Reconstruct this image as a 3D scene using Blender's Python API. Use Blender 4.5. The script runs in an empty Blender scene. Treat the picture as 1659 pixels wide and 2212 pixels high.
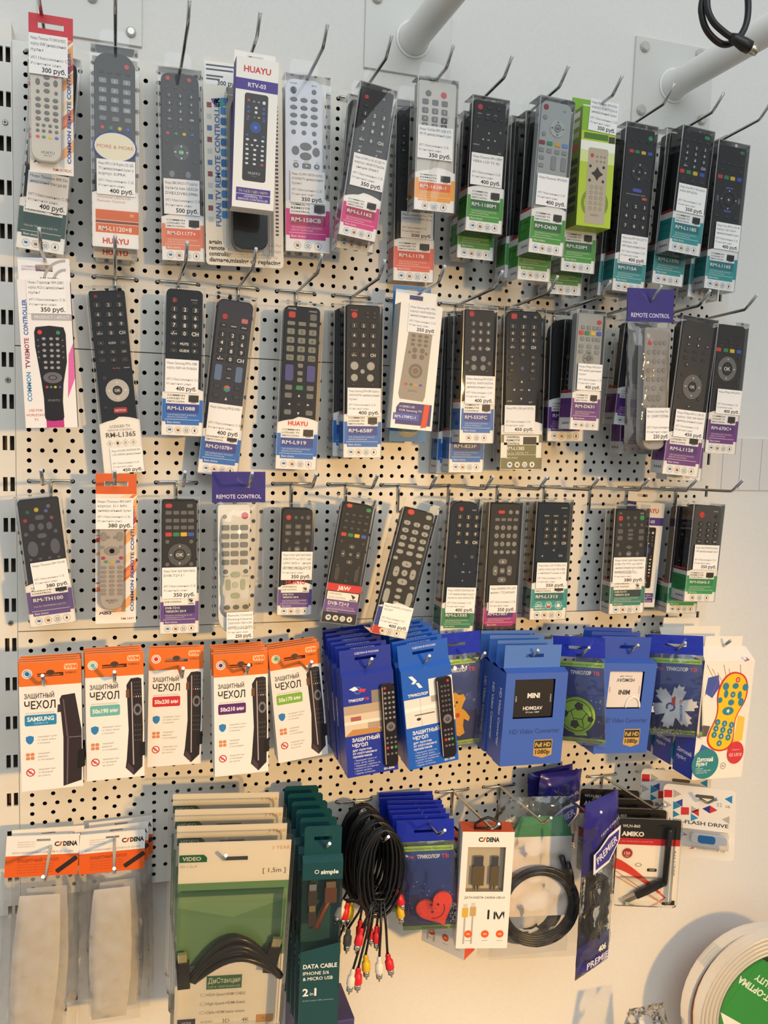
import bpy, math, random
from mathutils import Matrix, Vector, noise
D = bpy.data
SC = bpy.context.scene
COL = SC.collection
R = math.radians
random.seed(7)
S = 0.001            # everything below is written in millimetres of the display board
ZO = 1250.0          # height of the board's zero row above the floor

# ---------------------------------------------------------------- camera
CAM = (102.37, -1130.56, 295.48)
yaw, pitch, roll = 0.30272, -0.10144, 0.03311
fw = Vector((math.sin(yaw)*math.cos(pitch), math.cos(yaw)*math.cos(pitch), math.sin(pitch)))
rt = Vector((math.cos(yaw), -math.sin(yaw), 0)); up = rt.cross(fw)
r2 = rt*math.cos(roll)+up*math.sin(roll); u2 = -rt*math.sin(roll)+up*math.cos(roll)
cd = D.cameras.new('camera'); cam = D.objects.new('camera', cd); COL.objects.link(cam)
m = Matrix((r2, u2, -fw)).transposed().to_4x4()
m.translation = Vector((CAM[0]*S, CAM[1]*S, (CAM[2]+ZO)*S)); cam.matrix_world = m
cd.sensor_fit = 'VERTICAL'; cd.sensor_height = 24.0; cd.lens = 24.0*1857.66/2212.0
cd.clip_start = 0.01; SC.camera = cam

# ---------------------------------------------------------------- world, lamps, exposure
W = D.worlds.new('World'); SC.world = W; W.use_nodes = True
bg = W.node_tree.nodes['Background']; bg.inputs[0].default_value = (0.92, 0.97, 1.0, 1); bg.inputs[1].default_value = 0.60
def area(name, loc, target, size, power, color, sy=None):
    l = D.lights.new(name, 'AREA'); l.shape = 'RECTANGLE'; l.size = size; l.size_y = sy or size
    l.energy = power; l.color = color
    o = D.objects.new(name, l); COL.objects.link(o); o.location = loc
    o.rotation_euler = (Vector(target)-Vector(loc)).to_track_quat('-Z', 'Y').to_euler(); return o
# cool overhead light of the shop: a wide ceiling panel in front of the board
area('ceiling_light_panel', (0.30, -2.4, 3.05), (0.5, 0.0, 1.5), 2.4, 30, (0.93, 0.98, 1.0), 1.3)
# warm shop spot lamp, in front of the board to the right, aimed at its lower part
sp = D.lights.new('warm_spot_lamp', 'SPOT'); sp.energy = 440; sp.color = (1.0, 0.56, 0.15); sp.shadow_soft_size = 0.09
sp.spot_size = R(44); sp.spot_blend = 1.0
so = D.objects.new('warm_spot_lamp', sp); COL.objects.link(so); so.location = (1.75, -3.3, 1.75)
so.rotation_euler = (Vector((0.14, 0, 0.66))-so.location).to_track_quat('-Z', 'Y').to_euler()
vs = SC.view_settings; vs.view_transform = 'Standard'; vs.look = 'None'; vs.gamma = 1.0; vs.exposure = -0.12
vs.use_curve_mapping = False
SC.cycles.use_adaptive_sampling = True; SC.cycles.adaptive_threshold = 0.035; SC.cycles.transparent_max_bounces = 24; SC.cycles.max_bounces = 6; SC.cycles.diffuse_bounces = 3; SC.cycles.glossy_bounces = 3

# ---------------------------------------------------------------- materials
_mats = {}
def lin(h):
    c = [int(h[i:i+2], 16)/255 for i in (0, 2, 4)]
    return tuple(x/12.92 if x <= 0.04045 else ((x+0.055)/1.055)**2.4 for x in c)
def C(h, rough=0.45, metal=0.0, var=0.0, bump=0.0, scale=300.0, emit=0):
    k = (h, rough, metal, var, bump, scale)
    if k in _mats: return _mats[k]
    mt = D.materials.new('paint_'+h); mt.use_nodes = True; nt = mt.node_tree; b = nt.nodes['Principled BSDF']
    c = lin(h); b.inputs['Base Color'].default_value = (*c, 1); b.inputs['Roughness'].default_value = rough; b.inputs['Metallic'].default_value = metal
    if var or bump:
        tc = nt.nodes.new('ShaderNodeTexCoord'); n = nt.nodes.new('ShaderNodeTexNoise'); n.inputs['Scale'].default_value = scale; n.inputs['Detail'].default_value = 3
        nt.links.new(tc.outputs['Object'], n.inputs['Vector'])
        if var:
            r = nt.nodes.new('ShaderNodeValToRGB')
            r.color_ramp.elements[0].position = 0.3; r.color_ramp.elements[1].position = 0.7
            r.color_ramp.elements[0].color = (*[x*(1-var) for x in c], 1); r.color_ramp.elements[1].color = (*[min(1, x*(1+var)) for x in c], 1)
            nt.links.new(n.outputs['Fac'], r.inputs['Fac']); nt.links.new(r.outputs['Color'], b.inputs['Base Color'])
        if bump:
            bp = nt.nodes.new('ShaderNodeBump'); bp.inputs['Strength'].default_value = bump; bp.inputs['Distance'].default_value = 0.001
            nt.links.new(n.outputs['Fac'], bp.inputs['Height']); nt.links.new(bp.outputs['Normal'], b.inputs['Normal'])
    _mats[k] = mt; return mt
def clear(name, tint, base, rough, bump, scale, haze=0.0, fres=1.0):
    if name in _mats: return _mats[name]
    mt = D.materials.new(name); mt.use_nodes = True; nt = mt.node_tree; nt.nodes.clear()
    out = nt.nodes.new('ShaderNodeOutputMaterial'); tr = nt.nodes.new('ShaderNodeBsdfTransparent'); gl = nt.nodes.new('ShaderNodeBsdfGlossy')
    mx = nt.nodes.new('ShaderNodeMixShader'); fr = nt.nodes.new('ShaderNodeFresnel'); fr.inputs[0].default_value = 1.42
    ma = nt.nodes.new('ShaderNodeMath'); ma.operation = 'MULTIPLY_ADD'; ma.inputs[1].default_value = fres; ma.inputs[2].default_value = base; ma.use_clamp = True
    tr.inputs[0].default_value = (*tint, 1); gl.inputs['Roughness'].default_value = rough; gl.inputs[0].default_value = (0.95, 0.95, 0.95, 1)
    tc = nt.nodes.new('ShaderNodeTexCoord'); n = nt.nodes.new('ShaderNodeTexNoise'); n.inputs['Scale'].default_value = scale; n.inputs['Detail'].default_value = 2
    bp = nt.nodes.new('ShaderNodeBump'); bp.inputs['Strength'].default_value = bump; bp.inputs['Distance'].default_value = 0.002
    L = nt.links.new
    L(tc.outputs['Object'], n.inputs['Vector']); L(n.outputs['Fac'], bp.inputs['Height']); L(bp.outputs['Normal'], gl.inputs['Normal'])
    L(fr.outputs[0], ma.inputs[0]); L(ma.outputs[0], mx.inputs[0]); L(tr.outputs[0], mx.inputs[1]); L(gl.outputs[0], mx.inputs[2])
    last = mx
    if haze:
        df = nt.nodes.new('ShaderNodeBsdfDiffuse'); df.inputs[0].default_value = (0.8, 0.8, 0.8, 1); m2 = nt.nodes.new('ShaderNodeMixShader'); m2.inputs[0].default_value = haze
        L(mx.outputs[0], m2.inputs[1]); L(df.outputs[0], m2.inputs[2]); last = m2
    L(last.outputs[0], out.inputs[0]); _mats[name] = mt; return mt
CLR = clear('clear_plastic', (0.97, 0.98, 0.985), 0.0, 0.02, 0.03, 22, 0.004, 0.9)
BAG = clear('clear_bag_film', (0.97, 0.97, 0.97), 0.025, 0.06, 0.9, 45, 0.02)
MILK = clear('milky_bag_film', (0.9, 0.9, 0.9), 0.05, 0.2, 0.6, 25, 0.16)
EDGE = clear('clear_plastic_edge', (0.9, 0.92, 0.94), 0.04, 0.15, 0.05, 20, 0.30)
FROST = clear('frosted_film', (0.95, 0.95, 0.95), 0.01, 0.4, 0.3, 25, 0.55)
STEEL = C('b9bcbd', 0.22, 1.0)
WHITE = C('f2f1ee', 0.5); INK = C('1c1c1f', 0.5); GREY = C('77787a', 0.5)

# ---------------------------------------------------------------- mesh builder
_txt = {}
def textmesh(s, bold=0.0):
    k = (s, bold)
    if k in _txt: return _txt[k]
    cu = D.curves.new('t', 'FONT'); cu.body = s; cu.size = 1.0; cu.resolution_u = 2; cu.offset = bold; cu.align_x = 'LEFT'
    ob = D.objects.new('t', cu); me = D.meshes.new_from_object(ob)
    v = [(p.co.x, p.co.y) for p in me.vertices]; f = [tuple(p.vertices) for p in me.polygons]
    D.objects.remove(ob); D.curves.remove(cu); D.meshes.remove(me)
    x0 = min([p[0] for p in v], default=0); x1 = max([p[0] for p in v], default=0)
    _txt[k] = (v, f, x0, x1); return _txt[k]
def rrect(w, h, r, n=4, cx=0, cz=0, rb=None):
    """rounded rectangle outline, counter-clockwise seen from the front; r top radius, rb bottom radius"""
    rb = r if rb is None else rb; o = []
    for (sx, sz, a0, rr) in ((1, -1, -90, rb), (1, 1, 0, r), (-1, 1, 90, r), (-1, -1, 180, rb)):
        rr = min(rr, w/2-0.01, h/2-0.01)
        for i in range(n+1):
            a = R(a0+90*i/n); o.append((cx+sx*(w/2-rr)+rr*math.cos(a), cz+sz*(h/2-rr)+rr*math.sin(a)))
    return o
def ellip(cx, cz, rx, rz, n=14):
    return [(cx+rx*math.cos(2*math.pi*i/n), cz+rz*math.sin(2*math.pi*i/n)) for i in range(n)]
class MB:
    def __init__(s): s.v = []; s.f = []; s.m = []; s.mats = []; s.sm = []
    def mi(s, mat):
        if isinstance(mat, str): mat = C(mat)
        if mat not in s.mats: s.mats.append(mat)
        return s.mats.index(mat)
    def face(s, pts, mat, sm=False):
        b = len(s.v); s.v += pts; s.f.append(tuple(range(b, b+len(pts)))); s.m.append(s.mi(mat)); s.sm.append(sm)
    def flat(s, o, y, mat): s.face([(x, y, z) for x, z in o], mat)
    def rect(s, x0, x1, z0, z1, y, mat): s.flat([(x0, z0), (x1, z0), (x1, z1), (x0, z1)], y, mat)
    def ell(s, cx, cz, rx, rz, y, mat, n=14): s.flat(ellip(cx, cz, rx, rz, n), y, mat)
    def ring(s, cx, cz, ro, ri, y, mat, n=18, e=1.0):
        for i in range(n):
            a, b = 2*math.pi*i/n, 2*math.pi*(i+1)/n
            s.face([(cx+q*math.cos(t), y, cz+q*e*math.sin(t)) for q, t in ((ro, a), (ro, b), (ri, b), (ri, a))], mat)
    def prism(s, o, y0, y1, mat, ch=0.0, back=True, smooth=False):
        """outline o (ccw from the front) from front y0 to back y1, chamfer ch at the front edge"""
        n = len(o); cx = sum(p[0] for p in o)/n; cz = sum(p[1] for p in o)/n; b = len(s.v); k = s.mi(mat)
        def inset(p, d):
            dx, dz = p[0]-cx, p[1]-cz; l = math.hypot(dx, dz) or 1
            return (p[0]-dx/l*d, p[1]-dz/l*d)
        rings = ([[(*inset(p, ch), y0) for p in o], [(*p, y0+ch) for p in o]] if ch else [[(*p, y0) for p in o]])+[[(*p, y1) for p in o]]
        for r in rings: s.v += [(x, y, z) for x, z, y in r]
        s.f.append(tuple(range(b, b+n))); s.m.append(k); s.sm.append(False)
        for j in range(len(rings)-1):
            for i in range(n):
                q = (i+1) % n; s.f.append((b+j*n+i, b+(j+1)*n+i, b+(j+1)*n+q, b+j*n+q)); s.m.append(k); s.sm.append(smooth)
        if back: s.f.append(tuple(reversed(range(b+(len(rings)-1)*n, b+len(rings)*n)))); s.m.append(k); s.sm.append(False)
    def box(s, x0, x1, y0, y1, z0, z1, mat, skip=''):
        P = lambda *i: [((x0, x1)[a], (y0, y1)[b], (z0, z1)[c]) for a, b, c in i]
        for t, q in (('f', ((0, 0, 0), (1, 0, 0), (1, 0, 1), (0, 0, 1))), ('b', ((1, 1, 0), (0, 1, 0), (0, 1, 1), (1, 1, 1))),
                     ('l', ((0, 1, 0), (0, 0, 0), (0, 0, 1), (0, 1, 1))), ('r', ((1, 0, 0), (1, 1, 0), (1, 1, 1), (1, 0, 1))),
                     ('t', ((0, 0, 1), (1, 0, 1), (1, 1, 1), (0, 1, 1))), ('d', ((0, 1, 0), (1, 1, 0), (1, 0, 0), (0, 0, 0)))):
            if t not in skip: s.face(P(*q), mat)
    def text(s, t, x, z, size, y, mat, al='l', rot=0, bold=0.0, fit=None, xs=1.0):
        v, f, a, b = textmesh(t, bold); 
        if fit and b > a: xs = fit/((b-a)*size)
        ox = {'l': -a, 'c': -(a+b)/2, 'r': -b}[al]; c, n = math.cos(R(rot)), math.sin(R(rot)); base = len(s.v); k = s.mi(mat)
        for px, pz in v:
            px = (px+ox)*size*xs; pz = (pz-0.36)*size; s.v.append((x+px*c-pz*n, y, z+px*n+pz*c))
        for q in f: s.f.append(tuple(i+base for i in q)); s.m.append(k); s.sm.append(False)
    def tube(s, pts, r, mat, n=8, cap=True, smooth=True):
        pts = [Vector(p) for p in pts]; k = s.mi(mat); b = len(s.v); up = None
        rr = r if isinstance(r, (list, tuple)) else [r]*len(pts)
        for i, p in enumerate(pts):
            d = (pts[min(i+1, len(pts)-1)]-pts[max(i-1, 0)]).normalized()
            if up is None: up = d.orthogonal().normalized()
            up = (up-d*up.dot(d)).normalized(); w = d.cross(up)
            for j in range(n):
                a = 2*math.pi*j/n; s.v.append(tuple(p+(up*math.cos(a)+w*math.sin(a))*rr[i]))
        for i in range(len(pts)-1):
            for j in range(n):
                q = (j+1) % n; s.f.append((b+i*n+j, b+i*n+q, b+(i+1)*n+q, b+(i+1)*n+j)); s.m.append(k); s.sm.append(smooth)
        if cap:
            s.f.append(tuple(reversed(range(b, b+n)))); s.m.append(k); s.sm.append(False)
            e = b+(len(pts)-1)*n; s.f.append(tuple(range(e, e+n))); s.m.append(k); s.sm.append(False)
    def mesh(s, name):
        me = D.meshes.new(name); me.from_pydata([(x*S, y*S, z*S) for x, y, z in s.v], [], s.f)
        for mt in s.mats: me.materials.append(mt)
        me.polygons.foreach_set('material_index', s.m); me.polygons.foreach_set('use_smooth', s.sm); me.update(); return me
    def build(s, name, parent=None, loc=None):
        return link(name, s.mesh(name), parent, loc)
def link(name, me, parent=None, loc=None):
    o = D.objects.new(name, me); COL.objects.link(o)
    if parent: o.parent = parent
    if loc: o.location = (loc[0]*S, loc[1]*S, loc[2]*S)
    return o
def tag(o, label, cat, group=None):
    o['label'] = label; o['category'] = cat
    if group: o['group'] = group
    return o
def struct(o): o['kind'] = 'structure'; return o
def thing(name, label, cat, X, d, Z, tilt=0, yw=0, lean=0, group=None):
    o = D.objects.new(name, None); o.empty_display_size = 0.02; COL.objects.link(o)
    M = Matrix.Rotation(R(yw), 4, 'Z') @ Matrix.Rotation(R(lean), 4, 'X') @ Matrix.Rotation(R(tilt), 4, 'Y')
    M.translation = Vector((X*S, -d*S, (Z+ZO)*S)); o.matrix_world = M
    return tag(o, label, cat, group)
def dup(root, X=None, d=None, Z=None, tilt=None, yw=0, lean=0, label=None):
    r = root.copy(); COL.objects.link(r)
    if X is not None:
        M = Matrix.Rotation(R(yw), 4, 'Z') @ Matrix.Rotation(R(lean), 4, 'X') @ Matrix.Rotation(R(tilt or 0), 4, 'Y')
        M.translation = Vector((X*S, -d*S, (Z+ZO)*S)); r.matrix_world = M
    if label: r['label'] = label
    for ch in list(root.children):
        c = ch.copy(); COL.objects.link(c); c.parent = r
        for g in ch.children:
            e = g.copy(); COL.objects.link(e); e.parent = c
    return r
# placement of every hanging article: X along the board, distance from the board, height of its lower edge, width, height, tilt, turn
PL={
'a0':(34.6,100,553.5,44.4,163.3,-0.1,0),'a0b':(17.8,50,479.3,52.2,218.4,5,0),'a1':(100.8,70,486.8,51.9,220.6,-0.5,0),
'a1b':(100.3,40,479.1,50.1,226.5,-0.2,0),'a2':(179,40,483.7,51,222.3,-1.7,0),'a3':(248,130,532.5,46.9,161.6,1.1,0),
'a3b':(252.7,45,482.6,94.8,240.6,-1.7,0),'a4':(329.8,48,506.1,57,211.4,-1.3,0),'a5':(376,110,515.8,46.8,179.3,7.1,0),
'a5b':(381.3,82,507.2,47.5,182,3.2,0),'a6':(475.1,103,558.6,53,157.4,-0.1,0),'a6b':(476.4,30,484.4,56.4,228.4,-0.9,0),
'a7':(547,92,542.3,50.5,165.2,1.1,0),'a7b':(549.4,62,514.3,51.4,183.5,0.5,0),'a8':(617.3,128,515,48.9,189.9,2.1,0),
'a8b':(617.9,97,487,46.8,209.5,0.5,0),'a8c':(613.9,66,493.4,47.3,206.3,0.1,0),'a9':(696.8,103,561.5,50.4,149,0.4,0),
'a9b':(693.7,74,507.4,50.8,192,0.7,0),'a9c':(690.8,46,481.2,52.1,211,-0.1,0),'a10':(767.3,83,485.8,49.6,221.8,2,0),
'a10b':(762.9,53,482.5,50.2,219,2.8,0),'a11':(837.6,104,539.5,50.7,166.1,4,0),'a11b':(835,74,502,50.2,209.3,2.7,0),'a12':(916.2,81,500.3,52,203,2.5,0),
'a12b':(910.4,52,491.3,50.9,213,3.3,0),'b0':(32.4,90,279.7,54.7,162.2,-2.8,0),'b1':(111.3,40,226.5,47.9,222.6,-5.6,0),
'b2':(177.5,60,273.7,49.4,178.6,0.7,0),'b3':(223.3,35,224.9,50.5,226.5,5.5,0),'b4':(320,52,234.5,53.4,209.8,1.3,0),
'b5':(403.4,66,251.9,50.8,197.5,-1.1,0),'b5b':(396.4,38,252.2,51.5,195.8,-0.9,0),'b6':(462.5,82,290.3,56.3,157.7,3.2,0),
'b6b':(471.9,42,273.7,51.7,188.3,-0.2,0),'b7':(550.7,90,275,47.6,175.9,-0.6,0),'b7b':(550.4,60,234.6,50,212.6,-0.5,0),
'b7c':(543.6,32,231.2,50.6,217.8,0.7,0),'b8':(630.4,62,239.8,62.3,219,-1.3,0),'b9':(695.5,112,296.8,43.2,156.7,0.7,0),
'b9b':(696,62,280.3,56.1,171.1,-1.2,0),'b10b':(781,85,304.6,50.1,144.6,3.8,0),'b10c':(816.1,52,264.8,52.8,179.4,-1,0),
'b10':(782.7,125,270,70.2,215.1,-2,0),'b11':(830.5,138,239.7,57.2,212.3,4.3,0),'b11b':(861.3,106,230.9,55.7,221.3,1.1,0),
'b12':(917,107,270,51.7,184.2,2.4,0),'c0':(30.8,60,45.9,51.8,154.5,-6.6,0),'c1':(101.3,60,45.5,46.7,181.3,0.1,0),
'c2':(176.6,60,29.2,47.7,170.2,-0.3,0),'c3':(247.7,70,37.3,65.2,194.6,-0.7,0),'c4':(322.5,50,45.2,45.9,146.5,0.9,0),
'c5':(373.2,82,39.5,47.2,164.3,8.7,0),'c6':(432,112,28.4,48,175.5,13.2,0),'c7':(541.8,70,12.1,48.3,189.3,2.2,0),'c8':(619.4,40,4.6,51.8,191.7,0.8,0),
'c9':(692.7,45,24.5,58.2,173.4,0.8,0),'c11':(811.6,60,32.5,58,159,0.1,0),'c11b':(854.7,30,35,49.4,157.7,2.6,0),'c12':(916.9,85,52.4,53.4,144.9,2.6,0),
'c12b':(911.2,53,28.6,52.8,163.8,2.1,0),'d0':(32.2,110,-135,66.4,151,-0.8,0),'d1':(101.8,105,-131.4,65.1,152.4,-0.8,0),
'd2':(171.1,70,-135.2,65.2,149.6,0.6,0),'d3':(250.9,100,-141.6,66.1,153.8,-1.4,0),'d4':(332.9,80,-136.6,65.5,150,-6.3,0),
'd5':(412.9,128,-144.7,66.8,162.8,-5.2,0),'d6':(492.2,135,-137.4,67.6,161.8,-7.4,0),'d7':(537.9,100,-131.5,68.7,157.3,-3.1,0),
'd8':(622.5,148,-143.5,89.2,123.8,1.8,0),'d9':(707.1,128,-130.5,69.4,149.1,-4,-39),'d10':(763.8,138,-143.6,84.7,126.4,3.7,0),
'd11':(855,134.7,-128.2,73.2,144.7,-3.9,-36),'d12':(916.6,150.1,-188.9,94.9,183.5,2.8,2),'e0':(13.7,45,-272.5,84.3,52.3,3.9,0),
'e1':(97,45,-277.5,78.9,51.6,0.9,0),'e3':(231.8,135,-446.1,130.4,230.1,1,0),'e4':(347.6,138,-483.7,51.6,231.6,0.4,0),
'e6':(506.9,106.8,-383.9,76.7,157.6,-4.6,-17),'e7':(571.5,132.7,-401.2,70.1,163.8,1,-12),'e10':(823.8,131.9,-376.6,88.7,128.9,0.1,-18),
'e11':(913.7,125.9,-318.8,98.9,106.6,-2.4,-34),}
# ---------------------------------------------------------------- the setting: wall, floor, counter
WY = 32.0    # the wall stands 32 mm behind the face of the perforated board
b = MB(); b.box(-2600, 4200, WY, WY+120, -ZO, 1600, C('e4e2dd', 0.75, 0, 0.02, 0.15, 260)); struct(b.build('wall_back')).location.z = ZO*S
b = MB(); b.box(-2600, 4200, -5200, WY, -60, 0, C('8f8577', 0.5, 0, 0.08, 0, 6)); struct(b.build('floor'))
CT = -752.0  # counter top, below the picture
cn = thing('shop_counter', 'pale counter below the board that the cable coil stands on', 'counter', 650, 0, 0)
b = MB(); b.box(-1200, 1300, -520, WY-2, CT-30, CT, C('cfc4b2', 0.4, 0, 0.03, 0, 20)); b.build('counter_top', cn)
b = MB(); b.box(-1180, 1280, -490, WY-4, -ZO+80, CT-30, C('bdb2a1', 0.5)); b.build('counter_body', cn)
b = MB(); b.box(-1180, 1280, -450, WY-4, -ZO, -ZO+80, C('4a4641', 0.6)); b.build('plinth', cn)

# ---------------------------------------------------------------- perforated panels with real holes
PW = C('e6e3da', 0.38, 0, 0.015, 0.05, 90)
def panel(label, r0, r1):
    b = MB(); k = b.mi(PW); hr = 2.75; ZT, ZB = -12.5*r0-0.6, -12.5*r1+0.6; X0, X1 = -14.6, 974.6
    def quad(x0, x1, z0, z1): b.rect(x0, x1, z0, z1, 0, PW)
    ca = [(math.cos(2*math.pi*i/12+R(225)), math.sin(2*math.pi*i/12+R(225))) for i in range(12)]
    for r in range(r0+1, r1):
        p, nn = (15.0, 65) if r % 2 == 0 else (25.0, 39)
        zc = -12.5*r; zt = ZT if r == r0+1 else zc+6.25; zb = ZB if r == r1-1 else zc-6.25
        quad(X0, -p/2, zb, zt); quad((nn-0.5)*p, X1, zb, zt)
        for j in range(nn):
            xc = j*p; xa, xb = xc-p/2, xc+p/2; w = (xb-xa)/3; h = (zt-zb)/3
            per = [(xa, zb), (xa+w, zb), (xa+2*w, zb), (xb, zb), (xb, zb+h), (xb, zb+2*h), (xb, zt), (xb-w, zt), (xb-2*w, zt), (xa, zt), (xa, zt-h), (xa, zt-2*h)]
            o = len(b.v); b.v += [(x, 0, z) for x, z in per]+[(xc+hr*c, 0, zc+hr*s) for c, s in ca]+[(xc+hr*c, 1.2, zc+hr*s) for c, s in ca]
            for i in range(12):
                q = (i+1) % 12
                b.f.append((o+i, o+q, o+12+q, o+12+i)); b.f.append((o+12+i, o+12+q, o+24+q, o+24+i)); b.m += [k, k]; b.sm += [False, False]
    for (z, zz) in ((ZT, 0), (ZB, 1)): b.face([(X0, 0, z), (X1, 0, z), (X1, 16, z), (X0, 16, z)], PW)
    for x in (X0, X1): b.face([(x, 0, ZB), (x, 16, ZB), (x, 16, ZT), (x, 0, ZT)], PW)
    t = thing('perforated_panel', label, 'pegboard', 0, 0, 0, group='perforated panels of the board')
    b.build('sheet', t)
    b = MB(); b.box(X0+1, X1-1, 17, 19, ZB, ZT, C('3a342c', 0.8)); b.build('backing_board', t)  # added dark sheet; its colour stands in for the shade behind the holes
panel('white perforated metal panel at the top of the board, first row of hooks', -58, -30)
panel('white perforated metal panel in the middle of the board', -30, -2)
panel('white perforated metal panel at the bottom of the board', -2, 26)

def upright(label, x0, x1, cols, screws):
    t = thing('slotted_upright', label, 'upright', 0, 0, 0, group='slotted uprights')
    b = MB(); sw, sh = 2.6, 8.7; zt, zb = 745.0, -345.0; xs = sorted(cols)
    zc = [8.0+50*n for n in range(14, -8, -1)]
    # front face with slots cut out: strips between the slot columns, bridges between the slots
    cur = x0
    for c in xs:
        b.rect(cur, c-sw, zb, zt, 2, PW); cur = c+sw; z = zt
        for q in zc:
            b.rect(c-sw, c+sw, q+sh, z, 2, PW); z = q-sh
            b.box(c-sw, c+sw, 2, 6, q-sh, q+sh, PW, 'fb')
        b.rect(c-sw, c+sw, zb, z, 2, PW)
    b.rect(cur, x1, zb, zt, 2, PW)
    for x in (x0, x1): b.face([(x, 2, zb), (x, WY, zb), (x, WY, zt), (x, 2, zt)], PW)
    for z in (zb, zt): b.face([(x0, 2, z), (x1, 2, z), (x1, WY, z), (x0, WY, z)], PW)
    b.build('channel', t)
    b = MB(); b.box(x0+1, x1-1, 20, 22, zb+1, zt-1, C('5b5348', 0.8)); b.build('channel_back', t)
    for (x, z) in screws:
        b = MB(); b.prism(ellip(0, 0, 3.4, 3.4, 12), 0.4, 2.2, C('a8a294', 0.35, 0.8), 0.7)
        for a in (0, 90):
            o = [(-2.2, -.5), (2.2, -.5), (2.2, .5), (-2.2, .5)] if a == 0 else [(-.5, -2.2), (.5, -2.2), (.5, 2.2), (-.5, 2.2)]
            b.flat(o, 0.35, C('3b3731'))
        b.build('screw', t, (x, 0, z))
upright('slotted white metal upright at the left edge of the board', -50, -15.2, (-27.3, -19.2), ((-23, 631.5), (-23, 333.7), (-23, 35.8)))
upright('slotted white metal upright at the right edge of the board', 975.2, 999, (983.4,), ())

# ---------------------------------------------------------------- hooks
def hookmesh(L, zr, bend, zt):
    a = MB(); a.tube([(0, 0, 0), (0, -6, 0), (0, -L+bend, zr), (0, -L+bend-3, zr+1.5), (0, -L, zt)], 2.0, STEEL, 10)
    a.tube([(0, -L+0.2, zt-.1), (0, -L-0.25, zt+.2)], 1.9, C('e9e9e6', 0.3, 0.6), 10)
    c = MB(); c.tube([(-25, 9, 0), (-25, -1, 0.5), (-24, -4, 1), (-21, -5, 1), (21, -5, 1), (24, -4, 1), (25, -1, 0.5), (25, 9, 0)], 1.7, STEEL, 8)
    d = MB(); d.tube([(0, -3, 1), (0, -3, -4), (0, -2.2, -38)], 1.7, STEEL, 8)
    return a.mesh('rod'), c.mesh('crossbar'), d.mesh('support_wire')
HM = hookmesh(148, 6, 22, 23); HL = hookmesh(161, 8, 22, 24)
ORD = ['first', 'second', 'third', 'fourth', 'fifth', 'sixth', 'seventh', 'eighth', 'ninth', 'tenth', 'eleventh', 'twelfth', 'thirteenth']
def hook(X, Z, label, ms, extra=0):
    t = thing('display_hook', label, 'hook', X, 0, Z, 0, 0, 0, 'wire hooks on the board')
    for nm, me in zip(('rod', 'crossbar', 'support_wire'), ms): link(nm, me, t)
for row, (z, nm) in enumerate(((712.5, 'top'), (462.5, 'second'), (212.5, 'third'), (-12.5, 'fourth'))):
    for k in range(13):
        empty = row == 2 and k == 10
        hook(75*k+25, z, 'empty steel wire hook with nothing hanging on it' if empty else
             'steel wire hook, %s from the left in the %s row of hooks' % (ORD[k], nm), HM)
X5 = (25, 100, 225, 350, 425, 500, 575, 650, 725, 825, 912)
for k, x in enumerate(X5):
    hook(x, -237.5, 'steel wire hook, %s from the left in the lowest row of hooks' % ORD[k], HL)

# ---------------------------------------------------------------- pipes, plates and wall details
WT = C('e9e8e4', 0.4, 0, 0.01, 0.05, 60)
def plate(t, x0, x1, z0, z1, holes):
    b = MB(); b.prism([(x0, z0), (x1, z0), (x1, z1), (x0, z1)], WY-4, WY-0.5, C('d6d5cf', 0.35), 0.6); b.build('wall_plate', t)
    for (x, z) in holes:
        b = MB(); b.prism(ellip(0, 0, 7.5, 7.5, 16), WY-9, WY-4, C('c9c6be', 0.3, 0.4), 2.0); b.build('bolt', t, (x, 0, z))
def pipe(label, cx, cz, x0, x1, z0, z1, holes, dx, dz):
    t = thing('wall_pipe', label, 'pipe', 0, 0, 0, group='white pipes above the board'); plate(t, x0, x1, z0, z1, holes)
    b = MB(); b.tube([(cx, WY-4, cz), (cx, WY-8, cz), (cx+dx*.02, WY-30, cz+dz*.02), (cx+dx, -560, cz+dz)], [23, 21, 19, 19], WT, 28); b.build('tube', t)
    b = MB(); b.tube([(cx, WY-4, cz), (cx, WY-6, cz)], 25, WT, 24); b.build('weld_collar', t)
pipe('white pipe standing out from the wall above the top row, nearer the middle', 483.6, 813.6, 416, 538, 768, 880, ((431, 858), (523, 858)), 0, 0)
pipe('white pipe standing out from the wall at the top right, behind the black cable', 894.3, 812, 827, 962, 747, 873, ((841, 859), (936, 863), (841, 770), (947, 770)), 0, 0)
pl = thing('wall_plate', 'flat wall plate with round bolts above the two leftmost hooks', 'plate', 0, 0, 0)
b = MB(); b.prism([(11, 749.7), (131, 749.7), (131, 870), (11, 870)], WY-4, WY-0.5, C('d6d5cf', 0.35), 0.6); b.build('sheet', pl)
for (x, z) in ((118, 764.5), (73, 797)):
    b = MB(); b.prism(ellip(0, 0, 6, 6, 16), WY-9, WY-4, C('c9c6be', 0.3, 0.4), 2.0); b.build('bolt', pl, (x, 0, z))
cv = thing('cover_plate', 'pale plastic cover on the wall right of the board with thin upright slits', 'cover', 0, 0, 0)
GP = C('dedad6', 0.5)
b = MB(); xs = (1006, 1031, 1065, 1105.5, 1190)
for i in range(4): b.box(xs[i]+0.4, xs[i+1]-0.4, WY-3.2, WY-0.3, 208.5, 292, GP)
b.build('cover_face', cv)
b = MB(); b.box(1006.5, 1189.5, WY-1.2, WY-0.2, 209, 291.5, C('6d675f', 0.7)); b.build('cover_back', cv)
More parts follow.
